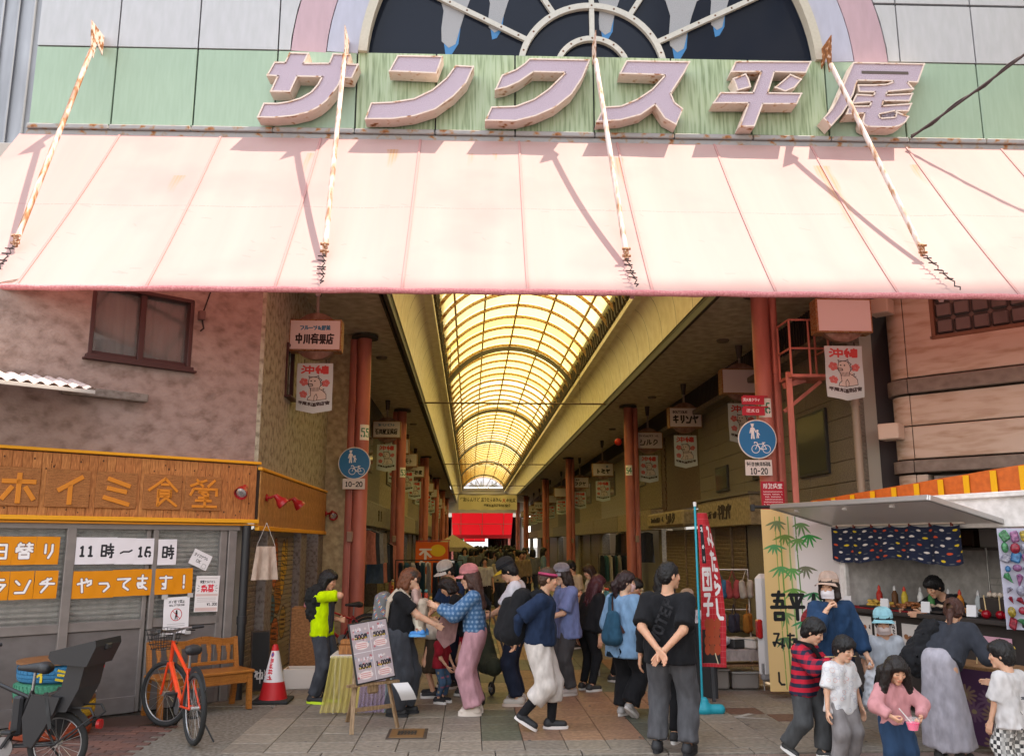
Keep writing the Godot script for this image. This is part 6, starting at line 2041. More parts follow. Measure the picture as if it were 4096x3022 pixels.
	g.grid(pts); put(g, "cloth", printed("bamboo print", bamboo_image(), .8), bn)
	g = G.new(); g.cyl(v3(-.6, 2.36, 0), v3(.9, 2.36, 0), .022, 10); g.box(v3(-.6, 2.35, 0), v3(.05, .09, .06), .008); put(g, "rod", mt("rod black", lin(.02, .02, .02), .5), bn)
	# open rear door of the truck behind the banner
	var dr := Node3D.new(); dr.name = "rear_door"; o.add_child(dr); dr.global_position = v3(4.27, 0, -11.42); dr.global_rotation = Vector3.ZERO
	put(boxg(v3(0, .86, 0), v3(1.14, 1.3, .14), .06), "door_panel", mt("van white", lin(.5, .48, .47), .25), dr)
	put(boxg(v3(-.55, .82, .02), v3(.07, .24, .12), .02), "tail_lamp", mt("tail lamp red", lin(.3, .01, .01), .2), dr)
	put(boxg(v3(0, .3, 0), v3(1.1, .25, .12), .03), "bumper", mt("van grey", lin(.2, .19, .19), .5), dr)
	# low table with flowered kimono cloth in front
	var lt := thing("low_table", "low table with purple flowered kimono cloth in front of the stall", "table", v3(5.0, 0, -8.35), deg_to_rad(-62))
	put(boxg(v3(0, .74, 0), v3(1.0, .04, .45), .006), "table_top", wood("low table wood", lin(.3, .17, .08), v3(.6, 4, 4)), lt)
	for x in [-.45, .45]:
		for z in [-.18, .15]: put(boxg(v3(x, .36, z), v3(.05, .72, .05)), "leg", dark, lt)
	im = canvas(192, 160, lin(.05, .018, .05))
	for k in 14:
		var p := V(r.randf() * 192, r.randf() * 160); var c := lin(.16, .1, .07) if k % 2 else lin(.10, .05, .09)
		for q in 12: seg(im, p, p + V(cos(q * .524), sin(q * .524)) * 20, 2.6, c)
		disc(im, p, V(5, 5), lin(.2, .15, .08))
	g = G.new(); g.quad(v3(-.5, .06, .24), v3(.5, .06, .24), v3(.5, .73, .235), v3(-.5, .73, .235)); put(g, "cloth", printed("kimono print", im, .9), lt)
	for k in 3:
		var bs := thing("snack_stick", "small yellow snack on a stick on the low table", "snack", v3(4.88 + k * .07, .76, -8.5 + k * .16), .0, "snacks on the low table")
		g = G.new(); g.cyl(v3(0, 0, 0), v3(.02, .16, 0), .005, 6); put(g, "stick", mt("bamboo stick", lin(.5, .36, .18), .7), bs)
		g = G.new(); g.ball(v3(.02, .18, 0), v3(.035, .025, .03), 10, 6); put(g, "snack", mt("snack yellow", lin(.6, .42, .06), .5), bs)

# things standing about
func wheel(o: Node3D, at: Vector3, r: float, turn: float, tyre_w: float, called := "wheel") -> void:
	var w := Node3D.new(); w.name = called; o.add_child(w, true); w.position = at; w.rotation.y = turn
	var g := G.new(); var path := []
	for k in 33: path.append(v3(cos(TAU * k / 32), sin(TAU * k / 32), 0) * (r - tyre_w))
	g.tube(path, tyre_w, 8, false); put(g, "tyre", mt("rubber", lin(.02, .02, .02), .8), w)
	g = G.new(); path = []
	for k in 33: path.append(v3(cos(TAU * k / 32), sin(TAU * k / 32), 0) * (r - tyre_w * 2.1))
	g.tube(path, .009, 6, false); put(g, "rim", mt("alloy", lin(.3, .3, .31), .3, .8), w)
	g = G.new(); g.cyl(v3(0, 0, -.04), v3(0, 0, .04), .022, 10)
	for k in 18: g.bar(v3(0, 0, .02 if k % 2 else -.02), v3(cos(TAU * k / 18), sin(TAU * k / 18), 0) * (r - tyre_w * 2.1), .003, .003)
	put(g, "spokes", mt("spoke steel", lin(.4, .4, .4), .3, .8), w)

# bicycle: rear axle above the origin, pointing +x
func bicycle(at: Vector3, turn: float, label: String, col: Color, r: float, steer: float, basket: bool) -> Node3D:
	var o := thing("bicycle", label, "bicycle", at, turn)
	var paint := mt("bike paint %s" % col, col, .3); var blk := mt("bike black", lin(.02, .02, .022), .5); var st := mt("alloy", lin(.3, .3, .31), .3, .8)
	wheel(o, v3(0, r, 0), r, .0, .026); wheel(o, v3(1.06, r, 0), r, steer, .026)
	var bb := v3(.44, r * .9, 0); var seat := v3(.26, .78, 0); var hd := v3(.90, .86, 0); var hl := v3(.95, .66, 0)
	for s in [[seat - v3(0, .1, 0), bb, .017], [seat - v3(-.02, .16, 0), hd, .018], [hl, bb, .026], [hd + v3(0, .03, 0), hl, .02]]:
		var g := G.new(); g.tube([s[0], s[1]], s[2], 10); put(g, "frame_tube", paint, o)
	for z in [-.05, .05]:
		var g := G.new(); g.tube([bb + v3(0, 0, z * .6), v3(0, r, z)], .011, 8); put(g, "chain_stay", paint, o)
		g = G.new(); g.tube([seat - v3(0, .12, -z * .3), v3(0, r, z)], .010, 8); put(g, "seat_stay", paint, o)
		g = G.new(); g.tube([hl + v3(0, 0, z * .5), v3(1.06, r, z)], .013, 8); put(g, "fork_blade", paint, o)
	var g := G.new(); g.tube([seat - v3(0, .1, 0), seat + v3(-.01, .06, 0)], .013, 8); put(g, "seat_post", st, o)
	blob(o, "saddle", blk, [[seat + v3(-.12, .08, -.04), seat + v3(-.1, .08, .04), .045, .045], [seat + v3(-.08, .085, 0), seat + v3(.13, .08, 0), .05, .022]], .0, .01)
	var S := X3(Basis(Vector3.UP, steer), hd + v3(-.02, .12, 0))
	g = G.new(); g.tube([hd, S.origin], .014, 8); put(g, "stem", st, o)
	g = G.new(); g.xf = S; g.tube([v3(-.06, .03, -.28), v3(.02, .02, -.15), v3(.02, .0, 0), v3(.02, .02, .15), v3(-.06, .03, .28)], .012, 8); put(g, "handlebar", st, o)
	for z in [-1.0, 1.0]:
		g = G.new(); g.xf = S; g.tube([v3(-.1, .035, z * .32), v3(-.03, .026, z * .22)], .018, 8); g.tube([v3(.03, .0, z * .2), v3(.0, -.01, z * .3)], .007, 6); put(g, "grip", blk, o)
	g = G.new(); g.cyl(bb + v3(0, 0, -.045), bb + v3(0, 0, -.055), .085, 20); put(g, "chain_ring", st, o)
	for z in [-1.0, 1.0]:
		g = G.new(); var e := bb + v3(.09 * z, -.14 * z, .08 * z); g.bar(bb + v3(0, 0, .08 * z), e, .018, .02); g.box(e + v3(0, 0, .06 * z), v3(.09, .025, .08), .006); put(g, "pedal_crank", blk, o)
	g = G.new(); g.tube([v3(.1, r * .9, .06), v3(-.02, .01, .2)], .009, 6); put(g, "side_stand", blk, o)
	g = G.new(); var path := []
	for k in 12: path.append(v3(cos(.7 + k * .17) * (r + .03), r + sin(.7 + k * .17) * (r + .03), 0))
	for k in 11: g.bar(path[k], path[k + 1], .05, .006, v3(0, 0, 1))
	put(g, "mudguard", blk, o)
	if basket:
		g = G.new(); g.xf = S * X3(Basis(), v3(.14, -.18, 0))
		for k in 5:
			var t := k / 4.0; var w := .10 + .05 * t; var d := .08 + .05 * t; var y := .2 * t
			g.tube([v3(d, y, w), v3(-d, y, w), v3(-d, y, -w), v3(d, y, -w), v3(d, y, w)], .004, 5)
		for k in 20:
			var a := TAU * k / 20; var q := V(clampf(cos(a) * 1.4, -1, 1), clampf(sin(a) * 1.4, -1, 1))
			g.tube([v3(q.x * .08, 0, q.y * .10), v3(q.x * .13, .2, q.y * .15)], .003, 4)
		put(g, "wire_basket", blk, o)
	return o

func table(at: Vector3, turn: float, w: float, d: float, h: float, top: Material, label: String) -> Node3D:
	var o := thing("table", label, "table", at, turn)
	put(boxg(v3(0, h, 0), v3(w, .03, d), .006), "table_top", top, o)
	for x in [-1.0, 1.0]:
		for z in [-1.0, 1.0]:
			var g := G.new(); g.cyl(v3(x * (w / 2 - .05), 0, z * (d / 2 - .04)), v3(x * (w / 2 - .06), h, z * (d / 2 - .05)), .012, 8); put(g, "leg", mt("stall aluminium", lin(.45, .43, .41), .35, .6), o)
	return o

func build_objects() -> void:
	var r := RandomNumberGenerator.new(); r.seed = 15
	var blk := mt("bike black", lin(.02, .02, .022), .5)
	# tyre stack
	var cols := [[lin(.34, .06, .02), "red-orange"], [lin(.50, .30, .02), "yellow"], [lin(.05, .22, .13), "green"], [lin(.03, .17, .33), "blue"]]
	for k in 4:
		var y := .0 + k * .172 + (.02 if k > 1 else .0)
		var o := thing("painted_tyre", "%s painted tyre, %s of the stack by the restaurant wall" % [cols[k][1], ["lowest", "second from the bottom", "third from the bottom", "topmost"][k]], "tyre", v3(-4.22 + .02 * (k % 2), y, -9.5), .3 * k, "painted tyres in the stack")
		var g := G.new()
		g.lathe([V(.2, .015), V(.33, .0), V(.365, .02), V(.372, .045), V(.366, .05), V(.374, .056), V(.375, .083), V(.368, .087), V(.374, .092), V(.372, .125), V(.365, .15), V(.33, .17), V(.2, .155)], 40)
		put(g, "tread", mt("tyre paint %d" % k, cols[k][0], .75, .0, ntex(.04, Color(.75, .75, .75), Color(1, 1, 1), 0, 256, 4), v3(3, 3, 3)), o)
		g = G.new()
		for q in 44:
			var a := TAU * q / 44
			g.bar(v3(cos(a) * .371, .095, sin(a) * .371), v3(cos(a + .07) * .369, .15, sin(a + .07) * .369), .012, .012)
		put(g, "tread_blocks", M["tyre paint %d" % k], o)
		if k == 3 or k == 1:
			g = G.new()
			var ch := "イミ" if k == 3 else "ホ"
			var n := 0
			for c in ch:
				for s in strokes_of(c):
					for i in s.size() - 1:
						var pa := []
						for q in [s[i], s[i + 1]]:
							var a: float = 1.75 - (n * .5 + q.x / 9.0 * .36)
							if k == 1: a -= .9
							pa.append(v3(cos(a) * .377, .02 + (1 - q.y / 9.0) * .125, sin(a) * .377))
						g.bar(pa[0], pa[1], .022, .006, v3((pa[0] as Vector3).x, 0, (pa[0] as Vector3).z).normalized())
				n += 1
			var ly := put(g, "painted_letters", mt("letter yellow paint", lin(.55, .4, .02), .7) if k == 3 else mt("letter blue paint", lin(.2, .4, .5), .7), o)
			ly.rotation.y = -.3 * k
	for y in [.70, .345]:
		var g := G.new(); g.lathe([V(0, 0), V(.38, 0), V(.38, .02), V(0, .02)], 30)
		var o := put(g, "wooden_disc", wood("disc wood", lin(.28, .13, .05), v3(.7, 4, 4))); o.position = v3(-4.21, y + (.015 if y > .5 else .0), -9.5)
		tag(o, "round wooden board %s" % ("on top of the tyre stack" if y > .5 else "between the green and yellow tyres"), "board")
	# bench
	var bo := thing("bench", "varnished orange wooden bench with slatted back under the restaurant door", "bench", v3(-2.97, 0, -10.5), deg_to_rad(40))
	var bw := wood("bench wood", lin(.42, .165, .035), v3(.5, 4, 4), 91); bw.roughness = .3
	put(boxg(v3(0, .42, -.2), v3(1.15, .035, .42), .01), "seat", bw, bo)
	put(boxg(v3(0, .35, -.02), v3(1.05, .11, .025), .005), "apron", bw, bo)
	for x in [-.52, .52]:
		var g := G.new(); g.bar(v3(x, .0, .0), v3(x, .41, -.03), .055, .05); put(g, "leg", bw, bo)
		g = G.new(); g.bar(v3(x, .0, -.45), v3(x, .42, -.38), .055, .05); g.bar(v3(x, .42, -.38), v3(x, .78, -.46), .05, .04); put(g, "leg", bw, bo)
	var cr := G.new()
	for k in 12:
		var x := -.54 + k * .09
		cr.bar(v3(x, .745 + .02 * sin(k * 1.05), -.45), v3(x + .09, .745 + .02 * sin((k + 1) * 1.05), -.45), .03, .085)
	put(cr, "crest_rail", bw, bo)
	put(boxg(v3(0, .5, -.40), v3(1.0, .04, .025), .004), "back_rail", bw, bo)
	for k in 8:
		var x := -.42 + k * .12
		var g := G.new(); g.bar(v3(x, .5, -.40), v3(x + .012, .61, -.425), .034, .014, v3(0, 0, 1)); g.bar(v3(x + .012, .61, -.425), v3(x, .72, -.445), .052, .014, v3(0, 0, 1)); put(g, "back_slat", bw, bo)
	# bicycles
	bicycle(v3(-2.64, 0, -8.95), atan2(.84, -.54), "orange bicycle with wire basket in front of the bench", lin(.62, .05, .012), .335, .55, true)
	var eb := bicycle(v3(-3.42, 0, -7.85), deg_to_rad(174), "black electric bicycle with large child seat on its rear rack", lin(.02, .02, .022), .26, .0, false)
	var pl := mt("child seat plastic", lin(.022, .022, .024), .4)
	var sg := G.new(); sg.prism(PackedVector2Array([V(-.14, .54), V(.1, .54), V(.13, .66), V(.0, .67), V(-.08, .72), V(-.12, .92), V(-.27, .93), V(-.23, .72)]), -.17, .17); put(sg, "child_seat", pl, eb)
	sg = G.new(); sg.prism(PackedVector2Array([V(-.30, .90), V(-.02, .92), V(.03, .97), V(.02, 1.02), V(-.36, 1.11), V(-.37, 1.06)]), -.21, .21); put(sg, "head_guard", pl, eb)
	put(boxg(v3(-.335, 1.045, .0), v3(.09, .05, .10), .01), "guard_slot", blk, eb)
	for z in [-.19, .19]:
		sg = G.new(); sg.prism(PackedVector2Array([V(-.1, .66), V(.14, .68), V(.2, .5), V(.17, .3), V(.1, .27), V(.02, .4), V(-.06, .54)]), z - .025, z + .025); put(sg, "leg_guard", pl, eb)
		sg = G.new(); sg.bar(v3(.02, .7, z * 1.1), v3(-.05, .42, z * 1.18), .03, .008, v3(0, 0, 1)); put(sg, "strap", cloth("strap grey", lin(.05, .05, .05)), eb)
	put(boxg(v3(-.2, .86, .165), v3(.12, .02, .01)), "red_buckle", mt("buckle red", lin(.5, .01, .01), .4), eb)
	put(boxg(v3(-.13, .66, .225), v3(.09, .04, .004)), "label", mt("label white", lin(.6, .58, .56), .5), eb)
	var rk := G.new(); rk.tube([v3(.22, .56, .09), v3(-.3, .56, .09), v3(-.34, .5, .09), v3(-.02, .27, .09)], .01, 6); rk.tube([v3(.22, .56, -.09), v3(-.3, .56, -.09), v3(-.34, .5, -.09), v3(-.02, .27, -.09)], .01, 6); put(rk, "rear_rack", blk, eb)
	var tl := G.new(); tl.cyl(v3(-.33, .42, 0), v3(-.36, .42, 0), .04, 14); put(tl, "tail_lamp", mt("tail lamp red", lin(.3, .01, .01), .2), eb)
	put(boxg(v3(.36, .48, 0), v3(.09, .32, .1), .02), "battery", blk, eb)
	blob(eb, "front_child_seat", pl, [[v3(.98, .82, -.09), v3(.98, .82, .09), .11, .11], [v3(1.06, .86, 0), v3(1.1, 1.12, 0), .12, .1]], .0, .016)
	# traffic cone
	var co := thing("traffic_cone", "red and white no parking cone with red characters beside the bench", "traffic cone", v3(-2.39, 0, -11.28))
	put(boxg(v3(0, .02, 0), v3(.44, .04, .4), .012), "weight_base", mt("rubber", lin(.02, .02, .02), .8), co)
	var rc := mt("cone red", lin(.42, .012, .015), .5); var g := G.new(); g.lathe([V(.17, .04), V(.165, .06), V(.125, .24)], 28); put(g, "lower_cone", rc, co)
	g = G.new(); g.lathe([V(.046, .6), V(.03, .67), V(.0, .675)], 24); put(g, "cone_tip", rc, co)
	var im := canvas(384, 220, lin(.58, .54, .54)); write(im, "駐車禁止", 84, 52, 36, 34, lin(.42, .01, .02), 3, 1.12, true)
	disc(im, V(104, 26), V(22, 20), lin(.42, .01, .02)); disc(im, V(104, 26), V(14, 13), lin(.03, .06, .25)); disc(im, V(180, 90), V(16, 15), lin(.42, .01, .02)); seg(im, V(160, 165), V(196, 160), 14, lin(.42, .01, .02)); disc(im, V(300, 80), V(20, 20), lin(.42, .01, .02))
	g = G.new(); g.lathe([V(.046, .6), V(.125, .24)], 28); var sl := put(g, "printed_sleeve", printed("cone print", im, .5), co); sl.rotation.y = -.2
	# box, board, chalkboard, towel
	var fb := thing("foam_box", "white foam box on the tiles behind the cone", "box", v3(-2.25, 0, -12.35), .03)
	for b in [[v3(0, .02, 0), v3(.44, .04, .34)], [v3(0, .13, .16), v3(.44, .25, .025)], [v3(0, .13, -.16), v3(.44, .25, .025)], [v3(-.21, .13, 0), v3(.025, .25, .3)], [v3(.21, .13, 0), v3(.025, .25, .3)]]: put(boxg(b[0], b[1], .006), "side", mt("foam white", lin(.58, .52, .46), .8), fb)
	var osb := thing("chipboard_counter", "tall counter of coarse chipboard beside the painted shutter", "counter", v3(-2.30, 0, -13.0), .1)
	put(boxg(v3(0, .5, 0), v3(.46, 1.0, .4), .006), "box", mt("chipboard", Color(1, 1, 1), .7, .0, ntex(.06, lin(.16, .065, .02), lin(.42, .2, .075), 1, 256, 3), v3(1.6, 2.5, 1.6)), osb)
	var pkb := thing("pink_box", "flat pink boxes stacked on the chipboard counter", "box", v3(-2.26, 1.0, -12.98)); put(boxg(v3(0, .035, 0), v3(.2, .06, .2), .004), "box", mt("pink card", lin(.48, .2, .22), .7), pkb); put(boxg(v3(.01, .08, 0), v3(.19, .03, .19), .004), "lid", mt("pink card", lin(.48, .2, .22), .7), pkb)
	im = canvas(96, 200, lin(.015, .015, .015)); write(im, "営業中", 20, 20, 50, 50, lin(.5, .48, .46), 2.4, 1.1, true); write(im, "あんど", 12, 130, 24, 30, lin(.5, .48, .46), 2, 1.1)
	var cb := thing("chalkboard", "narrow black chalkboard leaning behind the cone", "chalkboard", v3(-2.66, 0, -11.75), .5); cb.rotation.x = -.12
	put(boxg(v3(0, .42, -.01), v3(.24, .74, .02), .004), "frame", wood("chalk frame", lin(.06, .04, .03)), cb); var cq := put(quadg(.21, .70), "chalk_face", printed("chalk print", im, .8), cb); cq.position = v3(0, .42, .003)
	var tw := thing("towel", "cream towel hung by two strings from the corner trim", "towel", v3(-2.62, 1.86, -11.5), .5)
	g = G.new(); var pts := []
	for i in 7:
		var row := []
		for j in 13: row.append(v3((j / 12.0 - .5) * (.24 + .10 * i / 6.0), -i / 6.0 * .42, .025 * sin(j * 1.1) * (.3 + i / 6.0)))
		pts.append(row)
	g.grid(pts); put(g, "cloth", cloth("towel cream", lin(.52, .40, .32)), tw)
	g = G.new(); g.tube([v3(-.12, 0, 0), v3(.0, .3, -.02)], .003, 4); g.tube([v3(.12, 0, 0), v3(.0, .3, -.02)], .003, 4); put(g, "string", mt("string", lin(.5, .48, .45), .8), tw)
	# craft table with tulle skirt
	var ct := table(v3(-1.2, 0, -10.7), .0, .78, .5, .62, mt("table white", lin(.5, .47, .44), .5), "small white folding table with yellow and lilac tulle in front")
	for q in [[-.38, -.02, lin(.50, .40, .10), "yellow"], [-.02, .24, lin(.32, .24, .38), "lilac"], [.24, .42, lin(.25, .38, .45), "blue"]]:
		g = G.new(); pts = []
		for i in 9:
			var row := []
			for j in 25:
				var u := j / 24.0; var t := i / 8.0
				row.append(v3(lerpf(q[0], q[1], u) * (1.0 + .16 * t) - .03 * t * t, .635 - .6 * t, .26 + .10 * t + .02 * sin(u * 40) * (.4 + t)))
			pts.append(row)
		g.grid(pts)
		var tm := mt("tulle %s" % q[3], Color(q[2].r, q[2].g, q[2].b, .5), .9); tm.transparency = BaseMaterial3D.TRANSPARENCY_ALPHA; put(g, "tulle_%s" % q[3], tm, ct)
	var wb := thing("wooden_box", "small orange wooden box on the craft table", "box", v3(-1.42, .635, -10.65)); put(boxg(v3(0, .05, 0), v3(.18, .1, .2), .006), "drawer", wood("small box wood", lin(.4, .17, .05)), wb); put(boxg(v3(0, .13, -.02), v3(.16, .05, .16), .006), "lid", wood("small box wood", lin(.4, .17, .05)), wb)
	var bt := thing("water_bottle", "clear plastic water bottle on the craft table", "bottle", v3(-1.05, .635, -10.8)); g = G.new(); g.lathe([V(0, 0), V(.034, .005), V(.034, .15), V(.014, .2), V(.014, .21)], 14); var bm := mt("bottle plastic", Color(.7, .8, .85, .3), .08); bm.transparency = BaseMaterial3D.TRANSPARENCY_ALPHA; put(g, "bottle", bm, bt); g = G.new(); g.cyl(v3(0, .21, 0), v3(0, .235, 0), .016, 10); put(g, "bottle_cap", mt("cap teal", lin(.2, .5, .48), .5), bt)
	# easel with price poster
	var ez := thing("wooden_easel", "weathered wooden easel standing on the tiles", "easel", v3(-1.02, 0, -9.6), .62)
	var ew := wood("easel wood", lin(.32, .22, .13), v3(4, .5, 4), 95)
	for s in [-1.0, 1.0]:
		g = G.new(); g.bar(v3(s * .27, .0, .1), v3(s * .12, 1.0, -.12), .045, .025); put(g, "leg", ew, ez)
	g = G.new(); g.bar(v3(0, .0, -.5), v3(0, .9, -.13), .045, .025); put(g, "leg", ew, ez)
	g = G.new(); g.bar(v3(-.3, .46, .04), v3(.3, .46, .04), .06, .025); put(g, "tray", ew, ez)
	g = G.new(); g.bar(v3(-.22, .22, .05), v3(.22, .22, .05), .02, .04); put(g, "cross_bar", ew, ez)
	put(boxg(v3(0, .41, .03), v3(.13, .1, .04), .02), "block", ew, ez)
	im = canvas(300, 400, lin(.36, .30, .31)); var ink := lin(.015, .012, .02)
	im.fill_rect(Rect2i(148, 0, 4, 400), lin(.6, .57, .58)); im.fill_rect(Rect2i(0, 198, 300, 4), lin(.6, .57, .58))
	for q in [[0, 0, "立体シール", "500円"], [152, 0, "オリジナルカラー", "500円"], [0, 202, "オリジナルヘアピン", "500円"], [152, 202, "デコミラー", "1,000円"]]:
		for k in 22: disc(im, V(q[0] + 8 + r.randf() * 130, q[1] + 20 + r.randf() * 160), V(9, 8), [lin(.5, .42, .40), lin(.36, .1, .12), lin(.25, .27, .32), lin(.5, .35, .36)][k % 4])
		write(im, q[2], q[0] + 10, q[1] + 30, 15, 22, lin(.62, .58, .6), 2.6, .98)
		im.fill_rect(Rect2i(q[0] + 22, q[1] + 96, 104, 12), lin(.58, .4, .02)); write(im, q[3], q[0] + (24 if q[3].length() < 5 else 12), q[1] + 72, 26 if q[3].length() < 5 else 21, 34, ink, 4, .98)
		disc(im, V(q[0] + 74, q[1] + 152), V(56, 28), lin(.6, .52, .5))
		for k in 3:
			for z in 9: seg(im, V(q[0] + 32 + z * 9.4, q[1] + 138 + k * 13), V(q[0] + 37 + z * 9.4, q[1] + 142 + k * 13), 1.8, lin(.42, .05, .05))
	var ps := thing("price_poster", "black framed price poster with four photos standing on the easel", "poster", v3(-1.02, .79, -9.58), .62); ps.rotation.x = -.2; ps.rotation.z = .10
	put(boxg(v3(0, 0, -.012), v3(.47, .62, .02), .005), "frame", mt("poster frame", lin(.015, .015, .015), .4), ps); put(quadg(.44, .59), "print", printed("price print", im, .3), ps)
	var cl := thing("curled_leaflet", "curled white leaflet clipped to the easel tray", "leaflet", v3(-.82, .46, -9.62), .4)
	g = G.new(); pts = []
	for i in 7:
		var row := []
		for j in 4: row.append(v3((j / 3.0) * .17 + i * .018, -i * .03, .05 + .03 * sin(i * .6)))
		pts.append(row)
	g.grid(pts); put(g, "sheet", mt("leaflet white", lin(.56, .54, .54), .5), cl)
	# stroller
	var sr := thing("stroller", "black folding stroller behind the pink trousers", "stroller", v3(.34, 0, -11.35), .4)
	g = G.new(); g.tube([v3(.0, .95, -.3), v3(.05, .98, -.2), v3(.05, .6, .1), v3(.05, .12, .35)], .014, 8); put(g, "frame_tube", blk, sr)
	g = G.new(); g.tube([v3(-.4, .95, -.3), v3(-.35, .98, -.2), v3(-.35, .6, .1), v3(-.35, .12, .35)], .014, 8); g.tube([v3(.05, .5, .05), v3(.05, .1, -.25)], .014, 8); g.tube([v3(.0, .95, -.3), v3(-.4, .95, -.3)], .016, 8); put(g, "frame_tube", blk, sr)
	blob(sr, "seat", cloth("stroller cloth", lin(.04, .045, .03)), [[v3(-.15, .45, .05), v3(-.15, .82, -.15), .14, .12], [v3(-.15, .45, .05), v3(-.15, .42, .25), .13, .11]])
	for x in [.05, -.35]:
		for z in [.35, -.25]: wheel(sr, v3(x, .085, z), .085, PI / 2, .018)
	# red dumpling banner on a pole in a turquoise base
	var nb := thing("vertical_banner", "red vertical banner with white brush lettering and dumpling photo on turquoise pole", "banner", v3(2.66, 0, -10.3))
	var tq := mt("turquoise plastic", lin(.02, .28, .36), .4)
	g = G.new(); g.cyl(v3(0, .05, 0), v3(0, 2.33, 0), .014, 8); put(g, "pole", tq, nb); g = G.new(); g.cyl(v3(0, 2.33, 0), v3(0, 2.38, 0), .02, 8); put(g, "pole_tip", mt("label white", lin(.6, .58, .56), .5), nb)
	blob(nb, "water_base", tq, [[v3(-.05, .04, 0), v3(.2, .04, 0), .06, .06], [v3(.02, .05, 0), v3(.02, .13, 0), .08, .05]], .0, .012)
	im = canvas(160, 512, lin(.34, .012, .018))
	for k in 26: im.fill_rect(Rect2i(0, k * 20, 160, 1), lin(.48, .12, .12))
	for k in 8: im.fill_rect(Rect2i(k * 20, 0, 1, 512), lin(.48, .12, .12))
	im.fill_rect(Rect2i(20, 40, 34, 130), lin(.012, .012, .014)); write(im, "お醤油の香り", 24, 46, 24, 18, lin(.6, .56, .55), 1.8, 1.1, true)
	write(im, "団子", 10, 178, 76, 82, lin(.62, .58, .57), 7, 1.04, true); write(im, "みたらし", 92, 40, 62, 76, lin(.62, .58, .57), 6.5, 1.06, true)
	im.fill_rect(Rect2i(6, 390, 120, 110), lin(.015, .012, .012))
	for k in 12: disc(im, V(40 + (k % 3) * 32 + r.randf() * 8, 372 + (k / 3) * 28), V(20, 18), lin(.20 + r.randf() * .1, .045, .015))
	seg(im, V(96, 470), V(110, 500), 3, lin(.5, .4, .25))
	g = G.new(); pts = []
	for i in 13:
		var row := []
		for j in 7:
			var u := j / 6.0; var t := i / 12.0
			var w := .10 + .20 * sin(PI * minf(t * 1.05 + .05, 1.0) * .62) - .06 * maxf(0, t - .7)
			row.append(v3(.02 + u * w, 2.25 - t * 1.75, .05 * sin(u * 3 + t * 4)))
		pts.append(row)
	g.grid(pts); put(g, "cloth", printed("dumpling banner", im, .85), nb)
	# black A-board, market table, goods
	var ab := thing("black_board_stand", "black wooden board stand behind the red banner", "sign stand", v3(2.95, 0, -11.3), -.4); put(boxg(v3(0, .45, 0), v3(.34, .9, .03), .005), "panel", blk, ab); g = G.new(); g.bar(v3(.15, 0, .25), v3(.1, .9, .02), .04, .03); g.bar(v3(-.15, 0, .25), v3(-.1, .9, .02), .04, .03); put(g, "leg", blk, ab)
	var t2 := table(v3(3.45, 0, -12.0), .06, .95, .5, .5, cloth("lace cloth", lin(.36, .30, .28)), "low folding table with white lace cloth and plastic tubs")
	g = G.new(); g.quad(v3(-.48, .38, .26), v3(.48, .38, .26), v3(.48, .515, .255), v3(-.48, .515, .255)); put(g, "cloth_edge", cloth("lace cloth", lin(.36, .30, .28)), t2); put(boxg(v3(0, .32, .15), v3(1.0, .03, .25), .006), "front_board", wood("plank wood", lin(.25, .15, .08)), t2)
	for k in 4:
		var tb := thing("plastic_tub", ["clear tub with pale lid", "white plastic bag bundle", "black handled tub", "flat tray of white pieces"][k] + " on the lace table", "tub", v3(3.1 + k * .23, .52, -11.95 + .06 * (k % 2)), .2 * k, "tubs on the lace table")
		if k == 1: blob(tb, "bundle", cloth("white plastic", lin(.55, .55, .58), .4), [[v3(-.06, .08, 0), v3(.08, .1, 0), .08, .07], [v3(0, .14, 0), v3(.02, .2, 0), .05, .02]], .02, .014)
		else: put(boxg(v3(0, .06, 0), v3(.2, .12, .2), .02), "tub", mt("tub %d" % k, [lin(.4, .36, .32), lin(0, 0, 0), lin(.03, .03, .03), lin(.5, .46, .42)][k], .3), tb); put(boxg(v3(0, .13, 0), v3(.21, .02, .21), .006), "lid", mt("tub lid", lin(.4, .38, .36), .4), tb)
	for k in 2:
		var cr2 := thing("storage_crate", "translucent plastic crate under the lace table, %s" % ["taller", "flatter"][k], "crate", v3(3.25 + k * .4, 0, -12.0)); put(boxg(v3(0, .13 - k * .02, 0), v3(.36, .24 - .04 * k, .34), .02), "crate", mt("crate plastic", lin(.22, .19, .17), .3), cr2); put(boxg(v3(0, .26 - k * .04, 0), v3(.38, .025, .36), .008), "lid", mt("tub lid", lin(.4, .38, .36), .4), cr2)
	# rack with bags
	var rk2 := thing("bag_rack", "white wire rack by the brown shutter", "rack", v3(4.05, 0, -13.6)); g = G.new(); g.tube([v3(-.25, 0, 0), v3(-.25, 1.5, 0), v3(.25, 1.5, 0), v3(.25, 0, 0)], .012, 6); g.tube([v3(-.25, .9, 0), v3(.25, .9, 0)], .008, 6); put(g, "frame", mt("label white", lin(.6, .58, .56), .5), rk2)
	var bcs := [lin(.04, .12, .2), lin(.3, .06, .06), lin(.40, .36, .30), lin(.25, .24, .24), lin(.05, .05, .07), lin(.35, .15, .03)]
	for k in 6:
		var hb := thing("hanging_bag", "%s handbag hanging on the white wire rack" % ["blue", "flowered red", "woven cream", "grey knitted", "black", "mustard"][k], "bag", v3(3.82 + (k % 3) * .21, 1.12 - .5 * (k / 3), -13.52), .2 * k, "bags on the wire rack")
		blob(hb, "bag", cloth("bag %d" % k, bcs[k]), [[v3(-.06, .0, 0), v3(-.08, .18, 0), .06, .05], [v3(.06, .0, 0), v3(.08, .18, 0), .06, .05]], .01, .018); g = G.new(); g.tube([v3(-.07, .2, 0), v3(0, .36, 0), v3(.07, .2, 0)], .008, 5); put(g, "handle", cloth("bag %d" % k, bcs[k]), hb)
